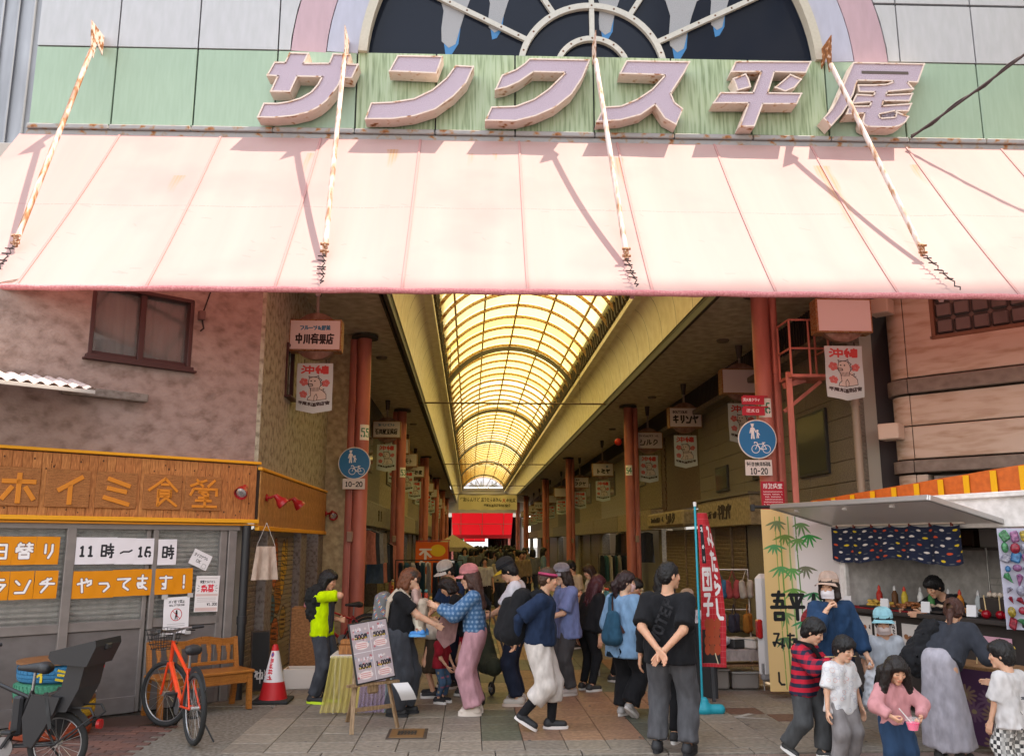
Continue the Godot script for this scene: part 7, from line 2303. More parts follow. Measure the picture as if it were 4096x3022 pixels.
	# trinket tables down the arcade
	for q in [[2.6, -13.5, 1.5], [2.9, -17.0, 1.8], [-.6, -15.5, 1.2], [-1.0, -19.5, 1.6]]:
		table(v3(q[0], 0, q[1]), .0, q[2], .7, .78, cloth("market cloth", lin(.3, .2, .13)), "market table covered with trinkets %s" % {2.6: "behind the blue shirt woman", 2.9: "below pillar 54", -.6: "behind the bending person", -1.0: "below the clothes rack"}[q[0]])
		for k in 12:
			var tk := thing("trinket", "small colourful trinket on a market table", "trinket", v3(q[0] + r.randf_range(-.5, .5) * q[2] * .9, .795, q[1] + r.randf_range(-.28, .28)), r.randf() * 3.0, "trinkets on the market tables")
			var c: Color = [lin(.5, .08, .05), lin(.5, .45, .35), lin(.1, .3, .35), lin(.5, .35, .08), lin(.08, .08, .09), lin(.45, .2, .3)][k % 6]
			g = G.new(); g.lathe([V(0, 0), V(.05, 0), V(.055, .05), V(.03, .1), V(.036, .14 + .06 * (k % 3)), V(0, .15 + .06 * (k % 3))], 10); put(g, "body", mt("trinket %d" % (k % 6), c, .4), tk)
			g = G.new(); g.ball(v3(0, .18 + .06 * (k % 3), 0), v3(.03, .03, .03), 8, 6); put(g, "top", mt("trinket %d" % ((k + 2) % 6), c, .4), tk)
	# clothes rack, orange banner, tent
	for q in [[-.85, -18.6, 0], [5.0, -29.5, 1]]:
		var cr3 := thing("clothes_rack", "black clothes rack %s" % ["near the orange banner" if q[2] == 0 else "in front of the striped brick shop"][0], "clothes rack", v3(q[0], 0, q[1])); g = G.new(); g.tube([v3(-.7, 0, 0), v3(-.7, 1.55, 0), v3(.7, 1.55, 0), v3(.7, 0, 0)], .016, 8); put(g, "frame", blk, cr3)
		for k in 11:
			var h := thing("hanging_garment", "%s garment on the black clothes rack %s" % [["dark", "teal", "cream"][k % 3], ["near the orange banner", "before the striped brick shop"][q[2]]], "garment", v3(q[0] - .6 + k * .12, 1.5, q[1]), PI / 2 + .3, "garments on the clothes racks")
			g = G.new(); pts = []
			for i in 4:
				var row := []
				for j in 6: row.append(v3((j / 5.0 - .5) * [.1, .4, .42, .46][i], -[.0, .07, .4, .85][i], .04 * sin(j * 1.7 + k)))
				pts.append(row)
			g.grid(pts); put(g, "cloth", cloth("rack garment %d" % (k % 3), [lin(.03, .035, .045), lin(.05, .12, .13), lin(.4, .36, .3)][k % 3]), h)
	im = canvas(128, 256, lin(.55, .10, .015)); disc(im, V(88, 44), V(30, 30), lin(.6, .4, .02)); write(im, "不動産", 12, 30, 50, 60, lin(.6, .56, .52), 5, 1.1, true); write(im, "売買", 72, 100, 36, 50, lin(.6, .56, .52), 4, 1.1, true)
	var ob := thing("orange_banner", "orange real estate banner with yellow disc on a red pole", "banner", v3(-.95, 0, -22.0)); g = G.new(); g.cyl(v3(.42, 0, 0), v3(.42, 1.95, 0), .015, 8); g.cyl(v3(-.4, 1.95, 0), v3(.45, 1.97, 0), .012, 8); put(g, "pole", mt("pole red", lin(.3, .03, .03), .5), ob)
	g = G.new(); g.quad(v3(-.4, .7, 0), v3(.4, .7, .04), v3(.4, 1.93, 0), v3(-.4, 1.93, 0)); put(g, "cloth", printed("estate banner", im, .85), ob)
	var tn := thing("canopy_tent", "cream pop-up canopy tent in the crowd", "tent", v3(-.9, 0, -46.0)); tn.scale = Vector3.ONE * .85; g = G.new()
	for k in 4:
		var a := v3([-1.3, 1.3, 1.3, -1.3][k], 2.0, [1.3, 1.3, -1.3, -1.3][k]); var b := v3([1.3, 1.3, -1.3, -1.3][k], 2.0, [1.3, -1.3, -1.3, 1.3][k]); g.tri(a, b, v3(0, 2.75, 0)); g.quad(a - v3(0, .25, 0), b - v3(0, .25, 0), b, a)
	put(g, "canopy", cloth("tent cream", lin(.48, .40, .29)), tn)
	for k in 4: g = G.new(); g.cyl(v3([-1.28, 1.28, 1.28, -1.28][k], 0, [1.28, 1.28, -1.28, -1.28][k]), v3([-1.28, 1.28, 1.28, -1.28][k], 2.0, [1.28, 1.28, -1.28, -1.28][k]), .02, 6); put(g, "leg", mt("stall aluminium", lin(.45, .43, .41), .35, .6), tn)
	bicycle(v3(-1.75, 0, -15.6), deg_to_rad(200), "red town bicycle parked by the first pillar", lin(.3, .015, .02), .33, .2, true)

# smooth bodies: distance field on a grid, meshed as surface nets
class Field:
	var o: Vector3
	var h: float
	var nx: int
	var ny: int
	var nz: int
	var d := PackedFloat32Array()

	func _init(lo: Vector3, hi: Vector3, cell: float) -> void:
		o = lo; h = cell
		nx = int((hi.x - lo.x) / h) + 2; ny = int((hi.y - lo.y) / h) + 2; nz = int((hi.z - lo.z) / h) + 2
		d.resize(nx * ny * nz)
		d.fill(9.0)

	func rng3(lo: Vector3, hi: Vector3) -> Array:
		var a := (lo - o) / h; var b := (hi - o) / h
		return [maxi(0, int(a.x)), mini(nx - 1, int(b.x) + 1), maxi(0, int(a.y)), mini(ny - 1, int(b.y) + 1), maxi(0, int(a.z)), mini(nz - 1, int(b.z) + 1)]

	# tapered capsule; fa / fb cut the ends flat
	func cap(a: Vector3, b: Vector3, ra: float, rb: float, k := 0.03, fa := false, fb := false) -> void:
		var m := maxf(ra, rb) + 0.5 * k + 1.6 * h
		var r := rng3(a.min(b) - Vector3(m, m, m), a.max(b) + Vector3(m, m, m))
		var ba := b - a
		var l := maxf(ba.length(), 1e-5)
		var inv := 1.0 / (l * l)
		for z in range(r[4], r[5] + 1):
			for y in range(r[2], r[3] + 1):
				var i: int = (z * ny + y) * nx + r[0]
				var pa := o + Vector3(r[0] * h, y * h, z * h) - a
				for x in range(r[0], r[1] + 1):
					var t := pa.dot(ba) * inv
					var c := clampf(t, 0.0, 1.0)
					var e := (pa - ba * c).length() - ra - (rb - ra) * c
					if fb and t > 1.0: e = maxf(e, (t - 1.0) * l)
					if fa and t < 0.0: e = maxf(e, -t * l)
					var q := d[i]
					var g := k - absf(q - e)
					d[i] = minf(q, e) - (g * g / k * 0.25 if g > 0.0 else 0.0)
					i += 1
					pa.x += h

	func ell(c: Vector3, rad: Vector3, k := 0.02, cutter := false) -> void:
		var mr := minf(rad.x, minf(rad.y, rad.z))
		var m := Vector3.ONE * (k + 2.5 * h)
		var r := rng3(c - rad - m, c + rad + m)
		for z in range(r[4], r[5] + 1):
			for y in range(r[2], r[3] + 1):
				var i: int = (z * ny + y) * nx + r[0]
				for x in range(r[0], r[1] + 1):
					var p := (o + Vector3(x * h, y * h, z * h) - c) / rad
					var e := (p.length() - 1.0) * mr
					if cutter:
						d[i] = maxf(d[i], -e)
					else:
						var q := d[i]
						var g := k - absf(q - e)
						d[i] = minf(q, e) - (g * g / k * 0.25 if g > 0.0 else 0.0)
					i += 1

	func below(y0: float) -> void:      # remove what lies below a height
		for z in nz:
			for y in ny:
				var e := y0 - (o.y + y * h)
				var i := (z * ny + y) * nx
				for x in nx:
					d[i] = maxf(d[i], e); i += 1

	func keep(p0: Vector3, n: Vector3) -> void:      # cut off what lies beyond a plane
		for z in nz:
			for y in ny:
				var i := (z * ny + y) * nx
				var e := (o + Vector3(0, y * h, z * h) - p0).dot(n)
				for x in nx:
					d[i] = maxf(d[i], e + x * h * n.x); i += 1

	func rough(amp: float, f: Vector3, sd := 1) -> void:
		var nse := FastNoiseLite.new(); nse.seed = sd; nse.frequency = 1.0; nse.fractal_octaves = 2
		var lim := h * 3.5
		for i in d.size():
			if absf(d[i]) < lim:
				var x := i % nx; var y := (i / nx) % ny; var z := i / (nx * ny)
				var p := (o + Vector3(x, y, z) * h) * f
				d[i] += nse.get_noise_3dv(p) * amp

	func into(g: G, face := false) -> void:
		var id := PackedInt32Array(); id.resize(d.size()); id.fill(-1)
		var vs := PackedVector3Array()
		var off := [0, 1, nx, nx + 1, nx * ny, nx * ny + 1, nx * ny + nx, nx * ny + nx + 1]
		var cor := [Vector3(0, 0, 0), Vector3(1, 0, 0), Vector3(0, 1, 0), Vector3(1, 1, 0), Vector3(0, 0, 1), Vector3(1, 0, 1), Vector3(0, 1, 1), Vector3(1, 1, 1)]
		var ed := [[0, 1], [2, 3], [4, 5], [6, 7], [0, 2], [1, 3], [4, 6], [5, 7], [0, 4], [1, 5], [2, 6], [3, 7]]
		var lim := h * 2.6
		for z in nz - 1:
			for y in ny - 1:
				var i := (z * ny + y) * nx
				for x in nx - 1:
					if absf(d[i]) < lim:
						var m := 0
						for c in 8:
							if d[i + off[c]] < 0.0: m |= 1 << c
						if m != 0 and m != 255:
							var s := Vector3.ZERO
							var n := 0
							for e in ed:
								var a := d[i + off[e[0]]]; var b := d[i + off[e[1]]]
								if (a < 0.0) != (b < 0.0):
									s += cor[e[0]].lerp(cor[e[1]], a / (a - b)); n += 1
							id[i] = vs.size()
							vs.append(o + (Vector3(x, y, z) + s / n) * h)
					i += 1
		var nn := PackedVector3Array(); nn.resize(vs.size())
		var tris := PackedInt32Array()
		var st := [1, nx, nx * ny]
		for z in range(1, nz - 1):
			for y in range(1, ny - 1):
				var i := (z * ny + y) * nx + 1
				for x in range(1, nx - 1):
					if absf(d[i]) < lim:
						for ax in 3:
							var a := d[i]; var b := d[i + st[ax]]
							if (a < 0.0) != (b < 0.0):
								var u: int = st[(ax + 1) % 3]; var w: int = st[(ax + 2) % 3]
								var q := [id[i], id[i - u], id[i - u - w], id[i - w]]
								if q[0] >= 0 and q[1] >= 0 and q[2] >= 0 and q[3] >= 0:
									var t := [q[0], q[1], q[2], q[0], q[2], q[3]] if a < 0.0 else [q[0], q[2], q[1], q[0], q[3], q[2]]
									for k in [0, 3]:
										var fn := (vs[t[k + 1]] - vs[t[k]]).cross(vs[t[k + 2]] - vs[t[k]])
										nn[t[k]] += fn; nn[t[k + 1]] += fn; nn[t[k + 2]] += fn
										tris.append(t[k]); tris.append(t[k + 1]); tris.append(t[k + 2])
					i += 1
		for k in nn.size(): nn[k] = nn[k].normalized()
		for k in range(0, tris.size(), 3):
			for j in [0, 2, 1]:
				var v: int = tris[k + j]
				if face: g.tint = face_tint(vs[v])
				g._p(vs[v], nn[v], Vector2(vs[v].x, vs[v].y))
		g.tint = Color(1, 1, 1)

	func face_tint(p: Vector3) -> Color:
		var ax := absf(p.x)
		if p.z > 0.05:
			if ax > 0.018 and ax < 0.045 and absf(p.y - 0.005) < 0.0042: return Color(0.10, 0.07, 0.05)
			if ax > 0.014 and ax < 0.05 and absf(p.y - 0.027 + (ax - 0.03) * 0.1) < 0.005: return Color(0.36, 0.27, 0.21)
			if ax < 0.024 and absf(p.y + 0.063) < 0.006: return Color(0.85, 0.45, 0.42)
			if ax > 0.02 and p.y < -0.01 and p.y > -0.045: return Color(1.0, 0.90, 0.87)
		return Color(1, 1, 1)

# heads, hair, hands (made once, used by all)
var lib := {}
var last := {}      # joints of the person made last

func from_lib(g: G, key: String, xf: Transform3D) -> void:
	var s: G = lib[key]
	for i in s.v.size():
		g.v.append(xf * s.v[i]); g.n.append((xf.basis * s.n[i]).normalized()); g.uv.append(s.uv[i]); g.col.append(s.col[i])

func make_lib() -> void:
	var f := Field.new(v3(-.11, -.16, -.13), v3(.11, .14, .13), .0062)
	f.ell(v3(0, .03, -.014), v3(.073, .088, .092), .02)
	f.ell(v3(0, -.035, .02), v3(.056, .08, .068), .03)
	f.cap(v3(0, .004, .085), v3(0, -.03, .095), .008, .013, .012)
	f.ell(v3(0, -.063, .082), v3(.024, .012, .012), .012)
	f.ell(v3(0, -.1, .065), v3(.025, .018, .018), .02)
	for s in [-1.0, 1.0]:
		f.ell(v3(s * .074, -.006, -.012), v3(.011, .03, .019), .008)
		f.ell(v3(s * .034, -.02, .066), v3(.024, .022, .018), .015)
		f.ell(v3(s * .031, .006, .105), v3(.019, .012, .022), .0, true)
		f.ell(v3(s * .031, .004, .073), v3(.014, .010, .012), .004)
	f.cap(v3(0, -.06, -.02), v3(0, -.155, -.035), .05, .05, .03)
	var hd := G.new()
	f.into(hd, true)
	lib.head = hd
	# hair styles
	for st in ["short", "bob", "long", "pony", "crop", "girl"]:
		var lo := -.16
		if st in ["long", "girl"]: lo = -.46
		if st == "pony": lo = -.34
		f = Field.new(v3(-.17, lo, -.2), v3(.17, .16, .14), .0105)
		if st == "crop":
			f.ell(v3(0, .038, -.018), v3(.082, .094, .1), .02)
			f.ell(v3(0, -.01, -.05), v3(.077, .075, .066), .02)
		else:
			f.ell(v3(0, .04, -.016), v3(.093, .1, .108), .02)
			f.ell(v3(0, .06, .05), v3(.075, .05, .05), .03)
			f.ell(v3(0, -.02, -.05), v3(.086, .09, .072), .03)
		if st in ["bob", "long", "girl"]:
			for s in [-1.0, 1.0]:
				f.cap(v3(s * .075, .03, -.01), v3(s * .085, -.10, -.005), .032, .035, .03)
			f.cap(v3(0, 0, -.06), v3(0, -.1, -.06), .08, .075, .03)
		if st == "long":
			for x in [-.06, .0, .06]: f.cap(v3(x, -.05, -.07), v3(x * 1.2, -.36, -.09), .06, .035, .03)
		if st == "girl":
			for x in [-.1, -.05, .0, .05, .1]: f.cap(v3(x, -.04, -.06), v3(x * 1.35, -.33, -.07 + .02 * sin(x * 40)), .058, .03, .03)
			for s in [-1.0, 1.0]:
				f.cap(v3(s * .09, .0, .01), v3(s * .13, -.2, .04), .045, .045, .02)
				f.cap(v3(s * .13, -.2, .04), v3(s * .11, -.38, .085), .042, .012, .02)
		if st == "pony":
			f.cap(v3(0, .02, -.11), v3(0, -.04, -.15), .035, .045, .02)
			f.cap(v3(0, -.04, -.15), v3(0, -.26, -.11), .042, .015, .03)
		# face window
		f.ell(v3(0, -.05, .1), v3(.07, .102, .096), .0, true)
		if st in ["short", "crop", "pony"]:
			f.ell(v3(0, -.11, .05), v3(.12, .10, .085), .0, true)
		f.rough(.012, v3(55, 14, 55) if st != "crop" else v3(60, 60, 60), 5)
		hd = G.new()
		f.into(hd)
		lib["hair " + st] = hd
	# hands: wrist at the origin, fingers down -y, palm towards +z, thumb on the side s
	for s in [-1.0, 1.0]:
		for curl in [.35, 1.05]:
			f = Field.new(v3(-.085, -.2, -.04), v3(.085, .03, .1), .0048)
			for x in [-.024, -.008, .008, .024]: f.cap(v3(x * .7, -.005, 0), v3(x, -.085, 0), .016, .012, .012)
			for k in 4:
				var x: float = (-.027 + k * .018) * -s
				var p := v3(x, -.088, 0)
				var a: float = .12
				var ln: float = [.036, .041, .038, .029][k]
				for j in 3:
					a += curl * [.6, 1.0, .7][j]
					var q: Vector3 = p + v3((x * .08) if j == 0 else .0, -cos(a), sin(a)) * ln * [1.0, .7, .6][j]
					f.cap(p, q, [.0098, .009, .0084][j], [.009, .0084, .0075][j], .004)
					p = q
			var t0 := v3(s * .018, -.025, .008); var t1 := v3(s * .046, -.058, .022); var t2 := v3(s * .052, -.088, .034 + curl * .01)
			f.cap(t0, t1, .015, .0115, .012); f.cap(t1, t2, .0105, .0085, .004)
			hd = G.new(); f.into(hd)
			lib["hand %d %d" % [int(s), 1 if curl > .7 else 0]] = hd

# two-bone reach: the middle joint, bent towards the pole
func bend(a: Vector3, b: Vector3, l1: float, l2: float, pole: Vector3) -> Vector3:
	var ab := b - a
	var l := clampf(ab.length(), .02, (l1 + l2) * .998)
	var dir := ab.normalized()
	var x := (l1 * l1 - l2 * l2 + l * l) / (2.0 * l)
	var hh := sqrt(maxf(l1 * l1 - x * x, .0))
	var pv := (pole - dir * pole.dot(dir)).normalized()
	return a + dir * x + pv * hh

# One person. Local axes: +z is the way the person faces, +x the person's left; lengths are shares of the height.
func person(c: Dictionary) -> Node3D:
	var H: float = c.h
	var o := thing("person", c.label, "person", v3(c.at[0], c.get("y", .0), c.at[1]), deg_to_rad(c.get("yaw", .0)), c.get("group", ""))
	var kid: bool = H < 1.3
	var fat: float = c.get("fat", 1.0)
	var hs: float = H / 1.66 if not kid else lerpf(.80, .93, clampf((H - .85) / .4, 0, 1))
	var drop: float = c.get("drop", .0)
	var hip := v3(0, (.525 if not kid else .49) - drop, c.get("hipz", .0)) * H
	var B := Basis(Vector3.UP, deg_to_rad(c.get("twist", .0))) * Basis(Vector3.RIGHT, deg_to_rad(c.get("lean", 3.0)))
	var U := X3(B.scaled(Vector3.ONE * H), hip)
	var tl: float = .295 if not kid else .28
	var neck: Vector3 = (U * v3(0, tl + .01, .0))
	var sw: float = (.105 if not kid else .10) * (.6 + .4 * fat)
	var J := {"hip": hip, "neck": neck}
	var hr: Array = c.get("head", [.0, .0])
	var HB := Basis(Vector3.UP, deg_to_rad(hr[1])) * Basis(Vector3.RIGHT, deg_to_rad(hr[0] + c.get("lean", 3.0) * .5))
	if c.get("twist", .0) != .0: HB = Basis(Vector3.UP, deg_to_rad(c.twist)) * HB
	var hc := neck + B * v3(0, .03, .0) * H * .5 + HB * v3(0, .145, .03) * hs
	var hx := X3(HB.scaled(Vector3.ONE * hs), hc)
	J.head = hx
	for s in [1.0, -1.0]:
		var k := "l" if s > 0 else "r"
		var sh: Vector3 = (U * v3(s * sw, tl - .022, -.004))
		var hd: Array = c.get(k + "h", [s * .16, .44, .03])
		var hand := v3(hd[0], hd[1], hd[2]) * H
		var ul := .178 * H; var fl := .155 * H
		var pole: Vector3 = v3(s * .6, -.5, -.8) if hd.size() < 6 else v3(hd[3], hd[4], hd[5])
		var el := bend(sh, hand, ul, fl, pole)
		if (hand - el).length() > fl * 1.02: hand = el + (hand - el).normalized() * fl
		J[k + "sh"] = sh; J[k + "el"] = el; J[k + "ha"] = hand
		var hj := hip + v3(s * .052 * fat, -.01, 0) * H
		var fd: Array = c.get(k + "f", [s * .06, .0, .0])
		var an := v3(fd[0], (fd[2] if fd.size() > 2 else .0) + .045, fd[1]) * H
		var ll := (.245 if not kid else .23) * H
		var kn := bend(hj, an, ll, ll, v3(s * .15, 0, 1))
		J[k + "hj"] = hj; J[k + "kn"] = kn; J[k + "an"] = an
	last = J
	var lo := hip - v3(.12, .1, .1) * H; var hi := hip + v3(.12, .1, .1) * H
	for k in J:
		if J[k] is Vector3: lo = lo.min(J[k] - Vector3.ONE * .13); hi = hi.max(J[k] + Vector3.ONE * .13)
	lo.y = -.03
	var cell: float = c.get("cell", .0195)
	# skin: one continuous body, with head and hands
	var f := Field.new(lo, hi, cell)
	f.cap(neck - B * v3(0, .03, 0) * H, hc - HB * v3(0, .05, .02) * hs, .034 * H, .031 * H if not kid else .034 * H, .02)
	var cr: float = .048 * H * fat
	for s in [1.0, -1.0]:
		var k := "l" if s > 0 else "r"
		f.cap((U * v3(s * .05 * fat, tl - .05, 0)), hip + B * v3(s * .03, .0, 0) * H, cr, cr, .03)
		f.cap((U * v3(0, tl - .02, 0)), J[k + "sh"], .035 * H, .033 * H, .03)
		f.cap(J[k + "sh"], J[k + "el"], .030 * H * fat, .024 * H, .02)
		f.cap(J[k + "el"], J[k + "ha"], .0245 * H, .0165 * H, .02)
		f.cap(J[k + "hj"], J[k + "kn"], .047 * H, .030 * H, .02)
		f.cap(J[k + "kn"], J[k + "an"], .031 * H, .02 * H, .02)
		f.cap(J[k + "an"], J[k + "an"] + v3(0, -.02, .03) * H, .02 * H, .018 * H, .02)
	var g := G.new()
	f.into(g)
	from_lib(g, "head", hx)
	var grip: Array = c.get("grip", [0, 0])
	for s in [1.0, -1.0]:
		var k := "l" if s > 0 else "r"
		var dir: Vector3 = (J[k + "ha"] - J[k + "el"]).normalized()
		var palm: Vector3 = c.get(k + "palm", v3(-s, 0, .3))
		palm = (palm - dir * palm.dot(dir)).normalized()
		var y := -dir
		var x := y.cross(palm)
		# the thumb side faces forward for an arm at rest
		var ts := 1 if x.dot(v3(0, .3, 1)) > 0 else -1
		var sc := H / 1.68 * (1.0 if not kid else 1.05)
		from_lib(g, "hand %d %d" % [ts, grip[0] if s > 0 else grip[1]], X3(Basis(x * sc, y * sc, palm * sc), J[k + "ha"] - dir * .01))
	put(g, "body", skin(c.get("skin", lin(.50, .27, .17))), o)
	# upper garment
	var t: Dictionary = c.top
	var m: float = .012 + t.get("loose", .0) * .7
	var hem: float = t.get("hem", -.03)
	f = Field.new(v3(lo.x, minf(hip.y + (hem - .05) * H - .1, minf(J.lel.y, J.rel.y) - .1), lo.z), hi, cell)
	for s in [1.0, -1.0]:
		var k := "l" if s > 0 else "r"
		f.cap((U * v3(s * .052 * fat, tl - .055, .006)), hip + B * v3(s * .045 * fat, hem - .05, .0) * H, cr + m, maxf(cr + m * 1.35, .064 * H * fat + .012 + m * .5 + maxf(.0, -hem) * .14 * H) if hem < .02 else cr + m * 1.35, .04)
		f.cap((U * v3(s * .01, tl - .035, 0)), J[k + "sh"], .037 * H + m * .6, .034 * H + m * .6, .03)
		if fat > 1.1: f.cap((U * v3(s * .03, .1, .03)), (U * v3(s * .03, .02, .04)), cr + m, cr + m, .04)
	f.rough(minf(.010 + t.get("loose", .0) * .15, cell * .9), v3(11, 6, 11), int(H * 1000))
	f.keep(hip + B * v3(0, hem, 0) * H, -B.y)
	for s in [1.0, -1.0]:
		var k := "l" if s > 0 else "r"
		var sl: float = t.get("sleeve", .55)
		if sl > .0:
			var e: Vector3 = J[k + "sh"].lerp(J[k + "el"], minf(sl * 1.45, 1.0))
			f.cap(J[k + "sh"], e, .031 * H * (.5 + .5 * fat) + m * .75, .028 * H * fat + m * 1.3, .025, false, sl < .69)
			if sl >= .69: f.cap(J[k + "el"], J[k + "el"].lerp(J[k + "ha"], minf((sl - .5) * 2.0, .95)), .0265 * H + m, .020 * H + m * .9, .02, false, true)
	f.rough(.005, v3(16, 16, 16), int(H * 500))
	g = G.new(); f.into(g)
	put(g, t.get("name", "shirt"), t.m, o)
	# lower garment
	var b: Dictionary = c.bot
	var kind: String = b.get("kind", "trousers")
	f = Field.new(v3(minf(lo.x, -.2 * H), lo.y, minf(J.lkn.z, minf(J.ran.z, minf(J.rkn.z, minf(J.lan.z, hip.z)))) - .22), v3(.2 * H, hip.y + .16 * H, maxf(J.lkn.z, maxf(J.ran.z, maxf(J.rkn.z, J.lan.z))) + .22), cell)
	var w: float = .011 + b.get("loose", .0) * .75
	if kind == "skirt":
		var hy: float = b.get("hem", .1)
		for s in [1.0, -1.0]:
			f.cap(hip + v3(s * .03, .03, 0) * H, v3((J.lkn.x + J.rkn.x) * .5 + s * .045 * H, hy * H, (J.lan.z + J.ran.z) * .5), .056 * H * fat + w, (.068 + b.get("flare", .02)) * H, .05, false, true)
	else:
		f.cap(hip + v3(-.03, .02, 0) * H, hip + v3(.03, .02, 0) * H, .058 * H * fat + w * .6, .058 * H * fat + w * .6, .03)
		for s in [1.0, -1.0]:
			var k := "l" if s > 0 else "r"
			var ft: float = b.get("cut", .93)
			f.cap(J[k + "hj"] + v3(0, .02, 0) * H, J[k + "kn"], .052 * H * (.5 + .5 * fat) + w, .034 * H + w * 1.25, .03)
			if ft > .5: f.cap(J[k + "kn"], J[k + "kn"].lerp(J[k + "an"], (ft - .5) * 2.0 + .06), .035 * H + w * 1.25, .026 * H + w * b.get("flare", 1.25), .03, false, true)
	f.rough(minf(.011 + b.get("loose", .0) * .15, cell * .9), v3(11, 3.5, 11), int(H * 777))
	f.below(.012)
	g = G.new(); f.into(g)
	put(g, b.get("name", "trousers" if kind != "skirt" else "skirt"), b.m, o)
	# shoes
	if not c.has("noshoes"):
		var sc: Color = c.get("shoe", lin(.03, .03, .03)); var so: Color = c.get("sole", lin(.5, .48, .45))
		for s in [1.0, -1.0]:
			var k := "l" if s > 0 else "r"
			var fd: Array = c.get(k + "f", [0, 0])
			var fy: float = deg_to_rad(fd[3]) if fd.size() > 3 else deg_to_rad(s * 8.0)
			var pt: float = deg_to_rad(fd[4]) if fd.size() > 4 else .0
			var X := X3(Basis(Vector3.UP, fy) * Basis(Vector3.RIGHT, pt), J[k + "an"] - v3(0, .045 * H, 0))
			var sh2 := Field.new(v3(-.08, .0, -.12), v3(.08, .16, .24), .010)
			var q := H / 1.65 if not kid else .72
			sh2.cap(v3(0, .05, -.04) * q, v3(0, .045, .13) * q, .045 * q, .038 * q, .02)
			sh2.cap(v3(0, .05, -.03) * q, v3(0, .10, -.02) * q, .042 * q, .04 * q, .02, false, true)
			sh2.below(.022)
			g = G.new(); sh2.into(g); for i in g.v.size(): g.v[i] = X * g.v[i]; g.n[i] = X.basis * g.n[i]
			var sp := put(g, "shoe", mt("shoe %s" % sc, sc, .6), o)
			g = G.new(); g.xf = X
			var pl := PackedVector2Array()
			for a in 20:
				var an := TAU * a / 20
				pl.append(V(cos(an) * (.046 if sin(an) > 0 else .044), .045 + sin(an) * .135) * q)
			g.xf = X * X3(Basis(v3(1, 0, 0), v3(0, 0, 1), v3(0, -1, 0)), v3(0, c.get("sole_h", .03), 0))
			g.prism(pl, .0, c.get("sole_h", .03))
			put(g, "sole", mt("sole %s" % so, so, .7), sp)
	# hair and hat
	if c.has("hair"):
		g = G.new(); from_lib(g, "hair " + c.hair[0], hx)
		var hm := mt("hair %s" % c.hair[1], c.hair[1], .45, .0, ntex(.08, Color(.55, .55, .55), Color(1.1, 1.1, 1.1), 0, 256, 3), v3(9, 1.5, 9))
		hm.uv1_world_triplanar = false
		hm.heightmap_enabled = true; hm.heightmap_texture = hm.albedo_texture; hm.heightmap_scale = .8
		put(g, "hair", hm, o)
	if c.has("cap"):
		g = G.new()
		g.xf = hx * X3(Basis(Vector3.RIGHT, -.12), v3(0, .056, -.012))
		g.xf.basis = g.xf.basis.scaled_local(v3(.103, 1.0, .117))
		g.lathe([V(1.0, .0), V(1.0, .035), V(.93, .07), V(.72, .1), V(.4, .116), V(.0, .121)], 24)
		var cm := cloth("cap %s" % c.cap, c.cap)
		var hat := put(g, "cap", cm, o)
		g = G.new()
		g.xf = hx * X3(Basis(Vector3.UP, c.get("cap_turn", .0)) * Basis(Vector3.RIGHT, .02), v3(0, .06, .0))
		var rows := []
		for i in 4:
			var row := []
			for j in 11:
				var a := -1.15 + 2.3 * j / 10.0
				var r := .098 + i / 3.0 * .075 * cos(a * .95)
				row.append(v3(sin(a) * r, -.012 * i / 3.0 - .03 * sin(a) * sin(a) * (.4 + i / 3.0), cos(a) * (r + .012)))
			rows.append(row)
		g.grid(rows)
		put(g, "brim", cloth("cap %s" % c.get("brim", c.cap), c.get("brim", c.cap)), hat)
	if c.has("mask"):
		g = G.new(); g.xf = hx
		var rows := []
		for i in 7:
			var row := []
			for j in 9:
				var a := -1.25 + 2.5 * j / 8.0
				var t2 := i / 6.0
				var r := .066 + .006 * sin(PI * t2)
				row.append(v3(sin(a) * r * 1.06, -.02 - .088 * t2 + .012 * sin(a) * sin(a) * (.5 - t2), .022 + cos(a) * (r + .02 * sin(PI * minf(t2 * 1.3, 1.0)))))
			rows.append(row)
		g.grid(rows)
		put(g, "mask", mt("mask %s" % c.mask, c.mask, .85), o)
		g = G.new(); g.xf = hx
		for s in [-1.0, 1.0]: g.tube([v3(s * .066, -.03, .045), v3(s * .08, -.005, .0), v3(s * .08, .01, -.02)], .0025, 5)
		put(g, "mask_loop", mt("mask %s" % c.mask, c.mask, .85), o)
	return o

# a strap or bag strip through points in a person's own axes
func strap(o: Node3D, called: String, pts: Array, w: float, m: Material) -> void:
	var g := G.new()
	for i in pts.size() - 1: g.bar(pts[i], pts[i + 1], w, .012, (pts[i] - v3(0, pts[i].y, 0)).normalized())
	put(g, called, m, o)

func blob(o: Node3D, called: String, m: Material, caps: Array, amp := .008, cell := .014, k := .03) -> MeshInstance3D:
	var lo := Vector3.ONE * 9; var hi := Vector3.ONE * -9
	for c in caps:
		var r := maxf(c[2], c[3]) + .06
		for p in [c[0], c[1]]: lo = lo.min(p - Vector3.ONE * r); hi = hi.max(p + Vector3.ONE * r)
	var f := Field.new(lo, hi, cell)
	for c in caps: f.cap(c[0], c[1], c[2], c[3], k, c.size() > 4 and c[4], c.size() > 5 and c[5])
	if amp > .0: f.rough(amp, v3(12, 12, 12), 3)
	var g := G.new(); f.into(g)
	return put(g, called, m, o)

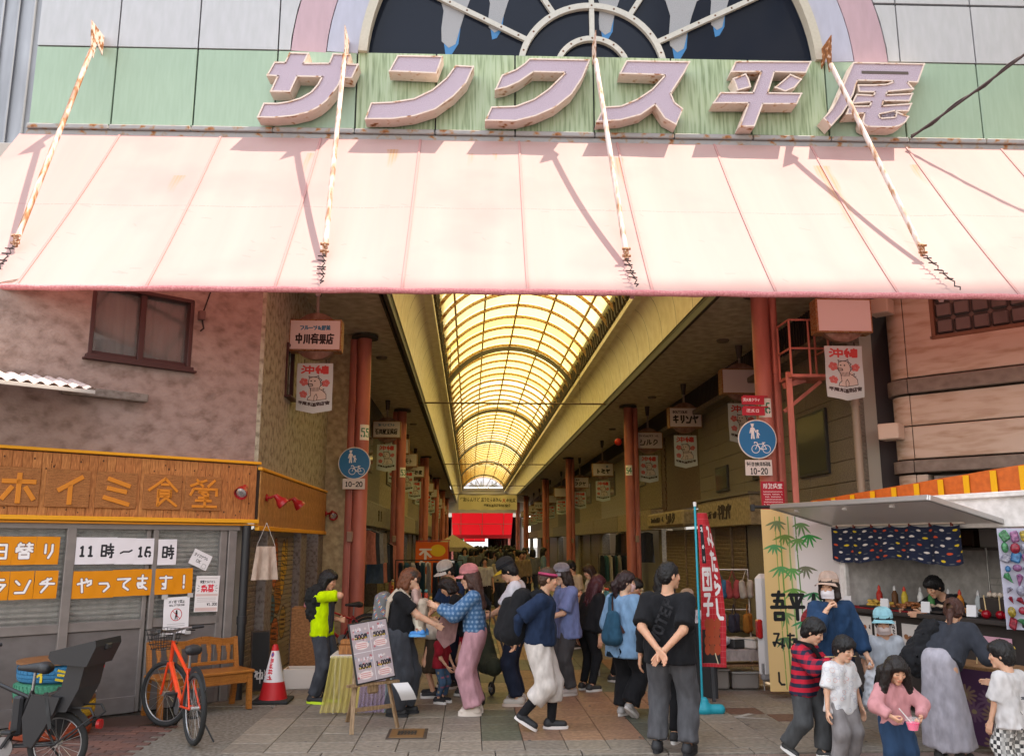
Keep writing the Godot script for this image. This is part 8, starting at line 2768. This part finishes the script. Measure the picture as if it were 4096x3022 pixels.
# the visitors
func build_people() -> void:
	make_lib()
	var black := lin(.018, .018, .02)
	var hairk := lin(.012, .010, .010)
	var navy := cloth("navy", lin(.018, .03, .065)); var dk := cloth("black cloth", lin(.016, .016, .018))
	var denim := cloth("dark denim", lin(.02, .025, .045)); var greyw := cloth("charcoal denim", lin(.055, .058, .068))
	# stripes, checks and small prints as dyed cloth
	var im := canvas(64, 256, lin(.40, .018, .035))
	for k in 4: im.fill_rect(Rect2i(0, k * 64 + 8, 64, 30), lin(.02, .025, .045))
	var stripes := pattern("red and navy stripes", im, v3(3.4, 3.4, 3.4))
	im = canvas(64, 64, lin(.62, .60, .57)); im.fill_rect(Rect2i(0, 0, 32, 32), black); im.fill_rect(Rect2i(32, 32, 32, 32), black)
	var checks := pattern("black and white checks", im, v3(16, 16, 16))
	im = canvas(256, 256, lin(.56, .55, .55))
	var r := RandomNumberGenerator.new(); r.seed = 21
	for k in 60:
		var p := V(r.randf() * 256, r.randf() * 256); var rad := r.randf_range(6, 14)
		var cl: Color = [lin(.3, .33, .42), lin(.5, .2, .16), lin(.35, .36, .4)][k % 3]
		for a in 10: seg(im, p + V(cos(a * .63), sin(a * .63)) * rad, p + V(cos(a * .63 + .63), sin(a * .63 + .63)) * rad, 1.0, cl)
	var doodle := pattern("pale doodle print", im, v3(2.4, 2.4, 2.4))
	im = canvas(256, 256, lin(.045, .10, .20))
	for k in 16:
		var p := V((k % 4) * 64 + 32 + (k / 4 % 2) * 20, (k / 4) * 64 + 32)
		for a in 9: seg(im, p + V(cos(a * .7), sin(a * .7)) * 6, p + V(cos(a * .7), sin(a * .7)) * 20, 2.4, lin(.25, .34, .46))
	var daisies := pattern("denim with daisies", im, v3(5, 5, 5))
	im = canvas(128, 128, lin(.12, .12, .12))
	for k in 24: seg(im, V((k * 37) % 128, (k * 53) % 128), V((k * 37) % 128 + 9, (k * 53) % 128 + 12), 3, [lin(.5, .1, .08), lin(.1, .2, .4), lin(.5, .45, .3)][k % 3])
	var comic := pattern("comic print cloth", im, v3(5, 5, 5))
	im = canvas(64, 64, lin(.12, .11, .10)); im.fill_rect(Rect2i(0, 10, 64, 4), lin(.4, .38, .34)); im.fill_rect(Rect2i(14, 0, 4, 64), lin(.4, .38, .34))
	var tweed := pattern("dark tweed", im, v3(12, 12, 12))
	var pale := lin(.54, .31, .205)

	# --- by the restaurant side
	var o := person({"h": 1.57, "at": [-1.82, -11.2], "yaw": 78, "label": "person in grey overalls and neon yellow tee with black fluffy vest, hand at neck", "head": [18, 0], "lean": 0, "rh": [-.05, .83, .02, -.3, -.2, .9], "lh": [.03, .62, .14], "top": {"m": cloth("neon", lin(.52, .72, .0)), "sleeve": .6, "loose": .012}, "bot": {"m": greyw, "loose": .02, "name": "overalls", "flare": 1.6}, "hair": ["bob", hairk], "shoe": black, "sole": lin(.45, .6, .02), "lf": [.05, .05], "rf": [-.05, -.03]})
	blob(o, "fluffy_vest", mt("black fur", lin(.012, .012, .012), 1.0), [[v3(-.11, 1.27, -.05), v3(-.09, 1.06, -.07), .125, .105], [v3(.11, 1.27, -.05), v3(.09, 1.06, -.07), .125, .105], [v3(-.08, 1.33, -.03), v3(.08, 1.33, -.03), .07, .07], [v3(.08, 1.25, .07), v3(.09, 1.08, .06), .06, .05]], .03)
	blob(o, "overall_bib", greyw, [[v3(-.05, .84, .05), v3(-.05, 1.14, .09), .075, .05], [v3(.05, .84, .05), v3(.05, 1.14, .09), .075, .05]])
	# woman with baby carrier
	o = person({"h": 1.62, "at": [-.80, -10.38], "yaw": 82, "fat": 1.18, "label": "woman with red-brown bob in black tee and wide grey jeans carrying a baby", "head": [20, 5], "lean": 4, "skin": pale, "rh": [-.03, .605, .27, -.5, -.8, -.2], "lh": [.08, .61, .27], "rpalm": v3(1, 0, 0), "grip": [1, 1], "top": {"m": dk, "sleeve": .5, "loose": .01, "hem": .03}, "bot": {"m": greyw, "loose": .035, "flare": 2.2}, "hair": ["bob", lin(.16, .05, .018)], "shoe": black, "sole": black, "lf": [.06, .03], "rf": [-.06, -.02]})
	var canvasm := cloth("cream canvas", lin(.45, .37, .29))
	strap(o, "carrier_strap", [v3(-.12, 1.02, -.14), v3(-.13, 1.25, -.11), v3(-.12, 1.37, .0), v3(-.11, 1.27, .12), v3(-.1, 1.08, .2)], .075, canvasm)
	strap(o, "carrier_strap", [v3(.12, 1.02, -.14), v3(.13, 1.25, -.11), v3(.12, 1.37, .0), v3(.11, 1.27, .12), v3(.1, 1.08, .2)], .075, canvasm)
	blob(o, "carrier_panel", canvasm, [[v3(-.07, 1.22, .27), v3(-.07, .92, .24), .06, .05], [v3(.07, 1.22, .27), v3(.07, .92, .24), .06, .05]])
	blob(o, "backpack", comic, [[v3(-.05, 1.26, -.2), v3(-.05, .96, -.22), .09, .1], [v3(.06, 1.26, -.2), v3(.06, .96, -.22), .09, .1]])
	var baby := person({"h": .66, "at": [-.61, -10.36], "y": .86, "yaw": -98, "label": "baby facing inward in the cream carrier on the black tee woman", "head": [10, 40], "skin": pale, "top": {"m": cloth("baby top", lin(.42, .28, .24)), "sleeve": .8}, "bot": {"m": pattern("baby print", print_cloth(canvas(64, 64, lin(.5, .45, .36)), [[Rect2i(8, 10, 20, 12), lin(.3, .1, .08)], [Rect2i(36, 38, 18, 14), lin(.12, .12, .14)]]), v3(9, 9, 9)), "loose": .01}, "hair": ["crop", lin(.05, .03, .02)], "shoe": lin(.05, .2, .5), "sole": lin(.1, .3, .6), "lf": [.16, -.10], "rf": [-.16, -.10], "cell": .012})
	var lf := thing("leaflet", "folded brown and pink leaflet held by the woman with the baby", "leaflet", v3(-.36, .90, -10.28), .3)
	var lg := G.new(); lg.quad(v3(-.02, -.05, 0), v3(.2, -.1, .02), v3(.24, .12, .02), v3(.03, .18, 0)); lg.quad(v3(-.02, -.05, .005), v3(.06, -.17, .06), v3(.2, -.1, .025), v3(.03, .1, .01)); put(lg, "sheets", cloth("leaflet", lin(.22, .12, .11)), lf)
	# bending woman, child and others at the craft table
	o = person({"h": 1.5, "at": [-.45, -11.55], "yaw": -86, "lean": 68, "label": "person bending over in cream top and long brown skirt behind the baby", "head": [-15, 0], "rh": [-.1, .5, .38], "lh": [.1, .5, .38], "top": {"m": cloth("cream knit", lin(.50, .43, .35)), "sleeve": .9, "loose": .02}, "bot": {"m": cloth("brown skirt", lin(.05, .034, .022)), "kind": "skirt", "hem": .2, "flare": .03}, "hair": ["pony", lin(.035, .018, .01)], "shoe": black, "sole": lin(.55, .52, .5)})
	person({"h": .92, "at": [-.35, -11.1], "yaw": 62, "label": "small child in red tee and patterned leggings beside the brown skirt", "head": [8, 20], "skin": pale, "rh": [-.08, .46, .16], "lh": [.1, .45, .15], "top": {"m": cloth("red tee", lin(.30, .018, .03)), "sleeve": .55, "loose": .012, "hem": -.05}, "bot": {"m": pattern("flower leggings", print_cloth(canvas(64, 64, lin(.05, .09, .15)), [[Rect2i(10, 8, 16, 12), lin(.34, .09, .12)], [Rect2i(38, 40, 14, 16), lin(.30, .22, .12)], [Rect2i(40, 12, 10, 10), lin(.1, .22, .2)]]), v3(9, 9, 9)), "cut": .85}, "hair": ["short", hairk], "shoe": black, "sole": lin(.6, .57, .55)})
	person({"h": 1.65, "at": [-.22, -12.3], "yaw": -50, "label": "man in grey baseball cap and dark navy tee looking down", "head": [28, -10], "top": {"m": navy, "sleeve": .55, "loose": .015}, "bot": {"m": denim, "loose": .015}, "hair": ["crop", hairk], "cap": lin(.42, .39, .35), "rh": [-.1, .55, .2], "lh": [.1, .55, .2], "cell": .02})
	o = person({"h": 1.52, "at": [-.02, -11.7], "yaw": -95, "lean": 22, "label": "dark-haired person in black vest and long red apron behind the denim jacket", "head": [25, 0], "top": {"m": dk, "sleeve": .9, "loose": .02}, "bot": {"m": cloth("red apron", lin(.32, .012, .02)), "kind": "skirt", "hem": .24}, "hair": ["bob", lin(.02, .012, .01)], "rh": [-.06, .6, .26], "lh": [.08, .6, .26], "cell": .02})
	o = person({"h": 1.62, "at": [.07, -10.38], "yaw": -98, "label": "woman in pink cap, flowered denim jacket and wide pink trousers reaching forward", "head": [12, 0], "skin": pale, "lean": 2, "lh": [.10, .735, .27, .4, -.8, -.2], "rh": [-.02, .72, .26], "top": {"m": daisies, "sleeve": .9, "loose": .035, "hem": .03, "name": "denim_jacket"}, "bot": {"m": cloth("pink trousers", lin(.46, .25, .28)), "loose": .035, "flare": 2.0}, "hair": ["long", lin(.07, .028, .018)], "cap": lin(.52, .20, .20), "shoe": lin(.5, .42, .36), "sole": lin(.56, .48, .42), "sole_h": .05})
	strap(o, "bag_strap", [v3(-.1, 1.33, .08), v3(-.08, 1.38, -.03), v3(-.02, 1.2, -.17), v3(.1, .9, -.17)], .04, dk)
	# --- in the middle
	person({"h": 1.72, "at": [.60, -10.95], "yaw": -100, "label": "man in white tee and backward-looking black cap with yellow brim, looking down", "head": [32, 0], "skin": pale, "rh": [-.08, .6, .2], "lh": [.06, .58, .24], "top": {"m": cloth("white tee", lin(.62, .60, .64)), "sleeve": .6, "loose": .03}, "bot": {"m": denim, "loose": .02}, "hair": ["short", hairk], "cap": black, "brim": lin(.4, .26, .02), "shoe": lin(.42, .38, .34), "sole": lin(.5, .4, .34)})
	o = person({"h": 1.64, "at": [.72, -9.5], "yaw": 80, "fat": 1.15, "lean": 8, "label": "walking man in navy baseball jersey, white knickerbockers and pink headband", "head": [4, 12], "rh": [-.08, .55, -.13, -.5, .2, -.5], "lh": [.05, .55, -.14], "rpalm": v3(.3, -.2, -1), "top": {"m": navy, "sleeve": .62, "loose": .03, "hem": .0, "name": "baseball_jersey"}, "bot": {"m": cloth("white knickerbockers", lin(.60, .54, .50)), "loose": .04, "cut": .72, "flare": 1.6}, "hair": ["crop", lin(.07, .035, .02)], "lf": [.05, .08, .0], "rf": [-.05, -.10, .05, 0, 30], "shoe": black, "sole": lin(.55, .5, .48)})
	var hat_at: Transform3D = last.head
	for k in ["l", "r"]: blob(o, "sock", dk, [[last[k + "kn"].lerp(last[k + "an"], .2), last[k + "an"], .06, .045]], .0)
	for k in ["l", "r"]: blob(o, "arm_sleeve", navy, [[last[k + "sh"].lerp(last[k + "el"], .5), last[k + "el"], .056, .05], [last[k + "el"], last[k + "el"].lerp(last[k + "ha"], .95), .05, .036]], .004)
	blob(o, "backpack", dk, [[v3(-.08, 1.32, -.16), v3(-.08, .98, -.26), .11, .14], [v3(.08, 1.32, -.16), v3(.08, .98, -.26), .11, .14], [v3(0, 1.25, -.3), v3(0, .98, -.36), .09, .11]])
	strap(o, "backpack_strap", [v3(-.11, 1.36, -.06), v3(-.13, 1.41, .03), v3(-.13, 1.3, .15), v3(-.14, 1.08, .14)], .06, dk)
	var hb := G.new(); hb.xf = hat_at * X3(Basis(), v3(0, .03, -.016)); hb.xf.basis = hb.xf.basis.scaled_local(v3(.089, 1, .104)); hb.lathe([V(1.0, .0), V(1.03, .018), V(1.0, .038)], 24)
	put(hb, "headband", cloth("pink headband", lin(.6, .06, .16)), o)
	var num := G.new(); num.xf = X3(Basis(Vector3.UP, PI * .86), v3(-.12, 1.12, -.155)); raised(num, "7", v3(-.06, 0, 0), .12, .2, .02, .01)
	put(num, "jersey_number", cloth("gold", lin(.4, .26, .06)), o)
	person({"h": 1.6, "at": [1.28, -11.65], "yaw": -72, "label": "woman in grey cap, loose blue-violet tee and dark grey trousers", "head": [10, 0], "skin": pale, "rh": [-.06, .60, .2], "lh": [.04, .59, .22], "top": {"m": cloth("violet tee", lin(.16, .19, .36)), "sleeve": .62, "loose": .04, "hem": -.09}, "bot": {"m": cloth("grey trousers", lin(.06, .056, .058)), "loose": .025}, "hair": ["long", lin(.03, .016, .012)], "cap": lin(.22, .21, .24), "shoe": lin(.3, .26, .24), "sole": lin(.4, .36, .33)})
	person({"h": 1.53, "at": [2.19, -15.6], "yaw": -75, "label": "woman in cream blouse, tweed skirt, black tights and high heels", "head": [22, 0], "skin": pale, "rh": [-.02, .64, .16], "lh": [.0, .66, .17], "top": {"m": cloth("cream blouse", lin(.56, .49, .40)), "sleeve": .75, "loose": .03, "hem": .02}, "bot": {"m": tweed, "kind": "skirt", "hem": .36, "flare": .02}, "hair": ["bob", lin(.04, .018, .012)], "cell": .022, "skin_leg": 1, "shoe": black, "sole": black})
	person({"h": 1.58, "at": [1.95, -16.6], "yaw": -60, "label": "man in cream shirt with short black hair behind the cream blouse", "head": [15, 0], "top": {"m": cloth("cream shirt", lin(.50, .40, .28)), "sleeve": .55, "loose": .02}, "bot": {"m": dk}, "hair": ["short", hairk], "cell": .024})
	person({"h": 1.5, "at": [1.55, -11.9], "yaw": 120, "lean": 18, "label": "person with long dark red hair behind the blue shirt woman", "head": [10, 0], "top": {"m": dk, "sleeve": .9, "loose": .02}, "bot": {"m": dk}, "hair": ["long", lin(.07, .014, .02)], "cell": .024})
	o = person({"h": 1.57, "at": [1.74, -10.12], "yaw": 128, "label": "woman in long light blue shirt with small navy backpack and pink mask", "head": [0, -40], "skin": pale, "rh": [-.12, .52, .14], "lh": [.12, .55, .14], "top": {"m": cloth("light blue shirt", lin(.20, .33, .50)), "sleeve": .85, "loose": .045, "hem": -.12}, "bot": {"m": dk, "loose": .035, "flare": 1.8}, "hair": ["pony", lin(.03, .012, .012)], "mask": lin(.56, .36, .34), "rf": [-.06, -.03, .045, 0, 38], "lf": [.06, .04], "shoe": lin(.3, .28, .27), "sole": lin(.45, .42, .4)})
	blob(o, "backpack", cloth("slate blue", lin(.03, .085, .14)), [[v3(-.03, 1.1, -.17), v3(-.05, .86, -.19), .055, .085], [v3(.03, 1.1, -.17), v3(.05, .86, -.19), .055, .085]])
	strap(o, "backpack_strap", [v3(.03, 1.12, -.19), v3(.09, 1.3, -.11), v3(.1, 1.36, .0), v3(.1, 1.22, .12)], .05, cloth("slate blue", lin(.03, .085, .14)))
	strap(o, "bag_strap", [v3(.12, 1.33, -.04), v3(.0, 1.12, -.17), v3(-.14, .92, -.14)], .03, cloth("brown strap", lin(.07, .035, .03)))
	o = person({"h": 1.71, "at": [1.88, -8.42], "yaw": 152, "fat": 1.14, "lean": -1, "label": "man seen from behind in black print tee and grey sweatpants, hands clasped behind", "head": [2, -42], "rh": [-.01, .545, -.15, -.8, .1, -.3], "lh": [.015, .55, -.16, .8, .1, -.3], "rpalm": v3(0, -.4, -1), "lpalm": v3(0, -.4, -1), "top": {"m": dk, "sleeve": .62, "loose": .03, "hem": -.06}, "bot": {"m": cloth("grey marl", lin(.085, .085, .092)), "loose": .03, "flare": 1.5, "name": "sweatpants"}, "hair": ["crop", hairk], "lf": [.085, .0], "rf": [-.085, .0], "shoe": black, "sole": black})
	var pr := cloth("tee print grey", lin(.03, .03, .033))
	var pg := G.new(); pg.xf = X3(Basis(Vector3.UP, PI) * Basis(v3(0, 0, 1), 1.15) , v3(.06, .98, -.182)); raised(pg, "VOTEP", v3(0, 0, 0), .075, .10, .022, .006, 1.15); put(pg, "tee_print", pr, o)
	pg = G.new(); pg.xf = X3(Basis(Vector3.UP, PI) * Basis(v3(0, 0, 1), .75), v3(-.08, 1.02, -.178)); raised(pg, "EXPRESS", Vector3.ZERO, .034, .045, .008, .006, 1.25); put(pg, "tee_print", pr, o)
	person({"h": 1.64, "at": [1.96, -8.95], "yaw": 165, "label": "person in black hidden behind the sweatpants man, black and white sneakers showing", "head": [0, -20], "top": {"m": dk, "sleeve": .9, "loose": .01}, "bot": {"m": dk}, "hair": ["bob", hairk], "shoe": black, "sole": lin(.6, .58, .56), "lf": [.03, .05], "rf": [-.04, -.06], "cell": .022})
	person({"h": 1.5, "at": [2.05, -12.7], "yaw": 60, "lean": 30, "label": "dark-haired visitor leaning over the trinket table, nearer the pillar", "head": [20, 0], "top": {"m": dk, "sleeve": .9}, "bot": {"m": dk}, "hair": ["short", hairk], "cell": .026, "rh": [-.1, .6, .3], "lh": [.1, .6, .3]})
	person({"h": 1.5, "at": [2.5, -12.9], "yaw": 100, "lean": 30, "label": "visitor with dark bob leaning over the trinket table beside the banner pole", "head": [20, 0], "top": {"m": cloth("brown top", lin(.1, .07, .05)), "sleeve": .9}, "bot": {"m": dk}, "hair": ["bob", hairk], "cell": .026, "rh": [-.1, .6, .3], "lh": [.1, .6, .3]})
	person({"h": 1.5, "at": [3.25, -13.0], "yaw": -60, "drop": .2, "label": "seated seller in orange visor behind the red banner", "head": [10, 0], "top": {"m": cloth("white tee", lin(.62, .60, .64)), "sleeve": .9}, "bot": {"m": dk}, "hair": ["bob", lin(.06, .03, .02)], "cap": lin(.45, .36, .3), "brim": lin(.5, .2, .03), "lf": [.06, .22], "rf": [-.06, .22], "cell": .024})
	# --- at the food stall
	o = person({"h": 1.25, "at": [3.08, -8.22], "yaw": 42, "lean": 4, "label": "boy in red and navy striped sweater eating from a skewer over a paper tray", "head": [24, 12], "skin": pale, "rh": [-.04, .69, .25, -.7, -.6, .0], "lh": [.06, .61, .27], "grip": [1, 1], "lpalm": v3(-.2, 1, .1), "top": {"m": stripes, "sleeve": .95, "loose": .022, "hem": -.06, "name": "sweater"}, "bot": {"m": cloth("grey jeans", lin(.07, .072, .075)), "loose": .022, "flare": 1.6}, "hair": ["short", hairk], "rf": [-.07, -.14, .03, 0, 25], "lf": [.06, .08], "sole": lin(.6, .58, .56)})
	strap(o, "bag_strap", [v3(-.13, 1.02, -.02), v3(-.05, .98, .12), v3(.06, .86, .14)], .035, dk)
	var tray := thing("food_tray", "tan paper tray held by the striped sweater boy", "tray", v3(3.27, .80, -7.92), .5)
	put(boxg(Vector3.ZERO, v3(.22, .10, .08), .008), "tray", cloth("kraft paper", lin(.40, .22, .10)), tray)
	var sk := thing("dango_skewer", "skewer with three grilled balls in the striped sweater boy's hand", "skewer", v3(3.28, .905, -7.9), -.2)
	var gk := G.new(); gk.cyl(v3(-.12, 0, 0), v3(.15, .012, 0), .004, 6); put(gk, "stick", mt("bamboo stick", lin(.5, .36, .18), .7), sk)
	for k in 3:
		gk = G.new(); gk.ball(v3(-.02 + k * .028, .004, 0), v3(.016, .017, .016), 10, 7); put(gk, "dumpling", mt("grilled dumpling", lin(.45, .22, .05), .4), sk)
	person({"h": 1.09, "at": [3.28, -7.92], "yaw": 18, "label": "boy with bowl-cut hair in pale doodle print tee and grey trousers", "head": [16, 10], "skin": pale, "lh": [.19, .40, .03], "rh": [-.17, .42, .04], "top": {"m": doodle, "sleeve": .6, "loose": .025, "hem": -.09}, "bot": {"m": cloth("light grey trousers", lin(.24, .22, .22)), "loose": .02, "flare": 1.6}, "hair": ["short", hairk], "cell": .015})
	o = person({"h": 1.57, "at": [3.62, -8.85], "yaw": 8, "label": "woman in beige cap, white mask and navy sweatshirt touching her neck", "head": [0, -52], "skin": pale, "rh": [-.08, .80, .10, -.7, -.9, .3], "lh": [.17, .50, .12], "grip": [1, 1], "top": {"m": cloth("navy sweatshirt", lin(.022, .05, .11)), "sleeve": .86, "loose": .045, "hem": -.02, "name": "sweatshirt"}, "bot": {"m": cloth("navy trousers", lin(.012, .016, .03)), "loose": .03, "flare": 1.8}, "hair": ["bob", lin(.025, .014, .01)], "cap": lin(.50, .35, .27), "mask": lin(.62, .58, .60), "sole": black})
	var bag := thing("carrier_bag", "translucent white plastic bag hanging from the navy sweatshirt woman's hand", "bag", v3(3.92, .3, -8.68), .2)
	blob(bag, "bag", cloth("white plastic", lin(.55, .55, .58), .4), [[v3(0, .34, 0), v3(0, .1, 0), .05, .1], [v3(0, .46, 0), v3(0, .34, 0), .02, .05]], .02, .012)
	o = person({"h": .99, "at": [3.46, -7.3], "yaw": 2, "label": "girl with long wavy dark hair in pink top holding a cup of pink ice", "head": [24, 0], "skin": lin(.55, .30, .19), "rh": [-.11, .55, .19, -.8, -.5, .2], "lh": [.12, .54, .19, .8, -.5, .2], "grip": [1, 1], "top": {"m": cloth("pink top", lin(.58, .27, .28)), "sleeve": .9, "loose": .02, "hem": -.02}, "bot": {"m": cloth("blue jeans", lin(.025, .05, .10)), "loose": .025, "flare": 1.7}, "hair": ["girl", lin(.018, .012, .010)], "cell": .014})
	var cup := thing("ice_cup", "clear cup of bright pink syrup ice with a spoon held by the girl", "cup", v3(3.49, .46, -7.06))
	var gc := G.new(); gc.lathe([V(.0, .0), V(.035, .0), V(.05, .055), V(.0, .055)], 16); put(gc, "pink_ice", mt("pink syrup", lin(.85, .01, .16), .3), cup)
	gc = G.new(); gc.lathe([V(.037, -.002), V(.058, .09)], 18)
	var clr := mt("clear cup", Color(.9, .9, .9, .2), .05); clr.transparency = BaseMaterial3D.TRANSPARENCY_ALPHA; put(gc, "cup_wall", clr, cup)
	gc = G.new(); gc.tube([v3(.0, .04, 0), v3(-.1, .16, .0)], .005, 6); put(gc, "spoon", mt("white plastic spoon", lin(.62, .6, .58), .4), cup)
	person({"h": 1.23, "at": [4.22, -9.0], "yaw": -12, "label": "boy in light cyan cap, pale mask and white tee with thin straps", "head": [8, -12], "skin": pale, "top": {"m": cloth("pale tee", lin(.50, .53, .58)), "sleeve": .6, "loose": .02}, "bot": {"m": cloth("grey trousers", lin(.06, .056, .058))}, "hair": ["short", hairk], "cap": lin(.30, .56, .62), "mask": lin(.55, .45, .43), "cell": .017})
	o = person({"h": 1.56, "at": [4.28, -8.0], "yaw": 128, "lean": 46, "hipz": -.06, "label": "woman bending over the low table in charcoal top and long pale grey skirt", "head": [10, 10], "rh": [-.18, .56, .24], "lh": [.1, .6, .36], "top": {"m": cloth("charcoal knit", lin(.035, .038, .048)), "sleeve": .9, "loose": .02, "hem": .02}, "bot": {"m": cloth("pale grey skirt", lin(.36, .34, .38)), "kind": "skirt", "hem": .08, "flare": .035, "loose": .0}, "hair": ["pony", lin(.07, .024, .016)], "fat": 1.1})
	blob(o, "shoulder_bag", dk, [[v3(.14, 1.12, .12), v3(.2, .85, -.05), .09, .15], [v3(.2, .85, -.05), v3(.22, .80, .12), .14, .11]], .03)
	o = person({"h": 1.1, "at": [4.40, -7.2], "yaw": -160, "label": "boy with short black hair in white tee and black and white checked trousers", "head": [4, 30], "skin": pale, "lh": [.14, .40, .1], "rh": [-.14, .66, .26], "top": {"m": cloth("white boy tee", lin(.60, .57, .56)), "sleeve": .62, "loose": .03, "hem": -.09}, "bot": {"m": checks, "loose": .025, "flare": 1.6}, "hair": ["short", hairk], "cell": .015})
	var bp := cloth("tee print dark", lin(.06, .06, .08)); pg = G.new(); pg.xf = X3(Basis(Vector3.UP, PI), v3(.06, .68, -.128)); raised(pg, "2002NAGOYA", Vector3.ZERO, .012, .02, .004, .003, 1.1); put(pg, "tee_print", bp, o)
	person({"h": 1.6, "at": [5.75, -10.3], "y": .12, "yaw": -75, "lean": 50, "hipz": -.1, "label": "stall cook in black top bending over the counter", "head": [5, 0], "rh": [-.1, .62, .4], "lh": [.1, .62, .42], "top": {"m": dk, "sleeve": .9, "loose": .02}, "bot": {"m": dk}, "hair": ["short", hairk]})
	build_crowd()

func print_cloth(im: Image, rects: Array) -> Image:
	for q in rects: im.fill_rect(q[0], q[1])
	return im

# the far crowd: a few figures repeated
func build_crowd() -> void:
	var hairk := lin(.012, .010, .010)
	var kinds := []
	var tops := [["white", lin(.5, .48, .46)], ["cream", lin(.45, .38, .28)], ["navy", lin(.03, .05, .10)], ["tan", lin(.28, .2, .12)], ["grey", lin(.16, .16, .17)], ["light blue", lin(.2, .3, .42)]]
	for k in 6:
		kinds.append(person({"h": 1.52 + .04 * k, "at": [.4 + .45 * k, -24.0 - 1.7 * k], "yaw": [0, 170, -80, 20, 200, 95][k], "label": "distant visitor in %s top walking in the arcade crowd" % tops[k][0], "group": "distant crowd in the arcade", "top": {"m": cloth("crowd %d" % k, tops[k][1]), "sleeve": [.55, .9][k % 2], "loose": .02}, "bot": {"m": cloth("crowd legs %d" % (k % 3), [lin(.02, .02, .025), lin(.05, .06, .09), lin(.12, .1, .08)][k % 3]), "loose": .02}, "hair": [["short", "bob", "long"][k % 3], hairk], "cell": .034, "lf": [.06, .08], "rf": [-.06, -.08]}))
	var r := RandomNumberGenerator.new(); r.seed = 99
	for k in 64:
		var src: Node3D = kinds[r.randi() % 6]
		var cp: Node3D = src.duplicate()
		cp.name = numbered("person")
		add_child(cp)
		var z := -26.0 - 58.0 * pow(r.randf(), .8)
		cp.position = v3(CX + r.randf_range(-1.0, 1.0) * (1.0 + 1.3 * minf(1.0, (-z - 24.0) / 20.0)), 0, z)
		cp.rotation.y = [.0, PI, PI / 2, -PI / 2][r.randi() % 4] + r.randf_range(-.5, .5)
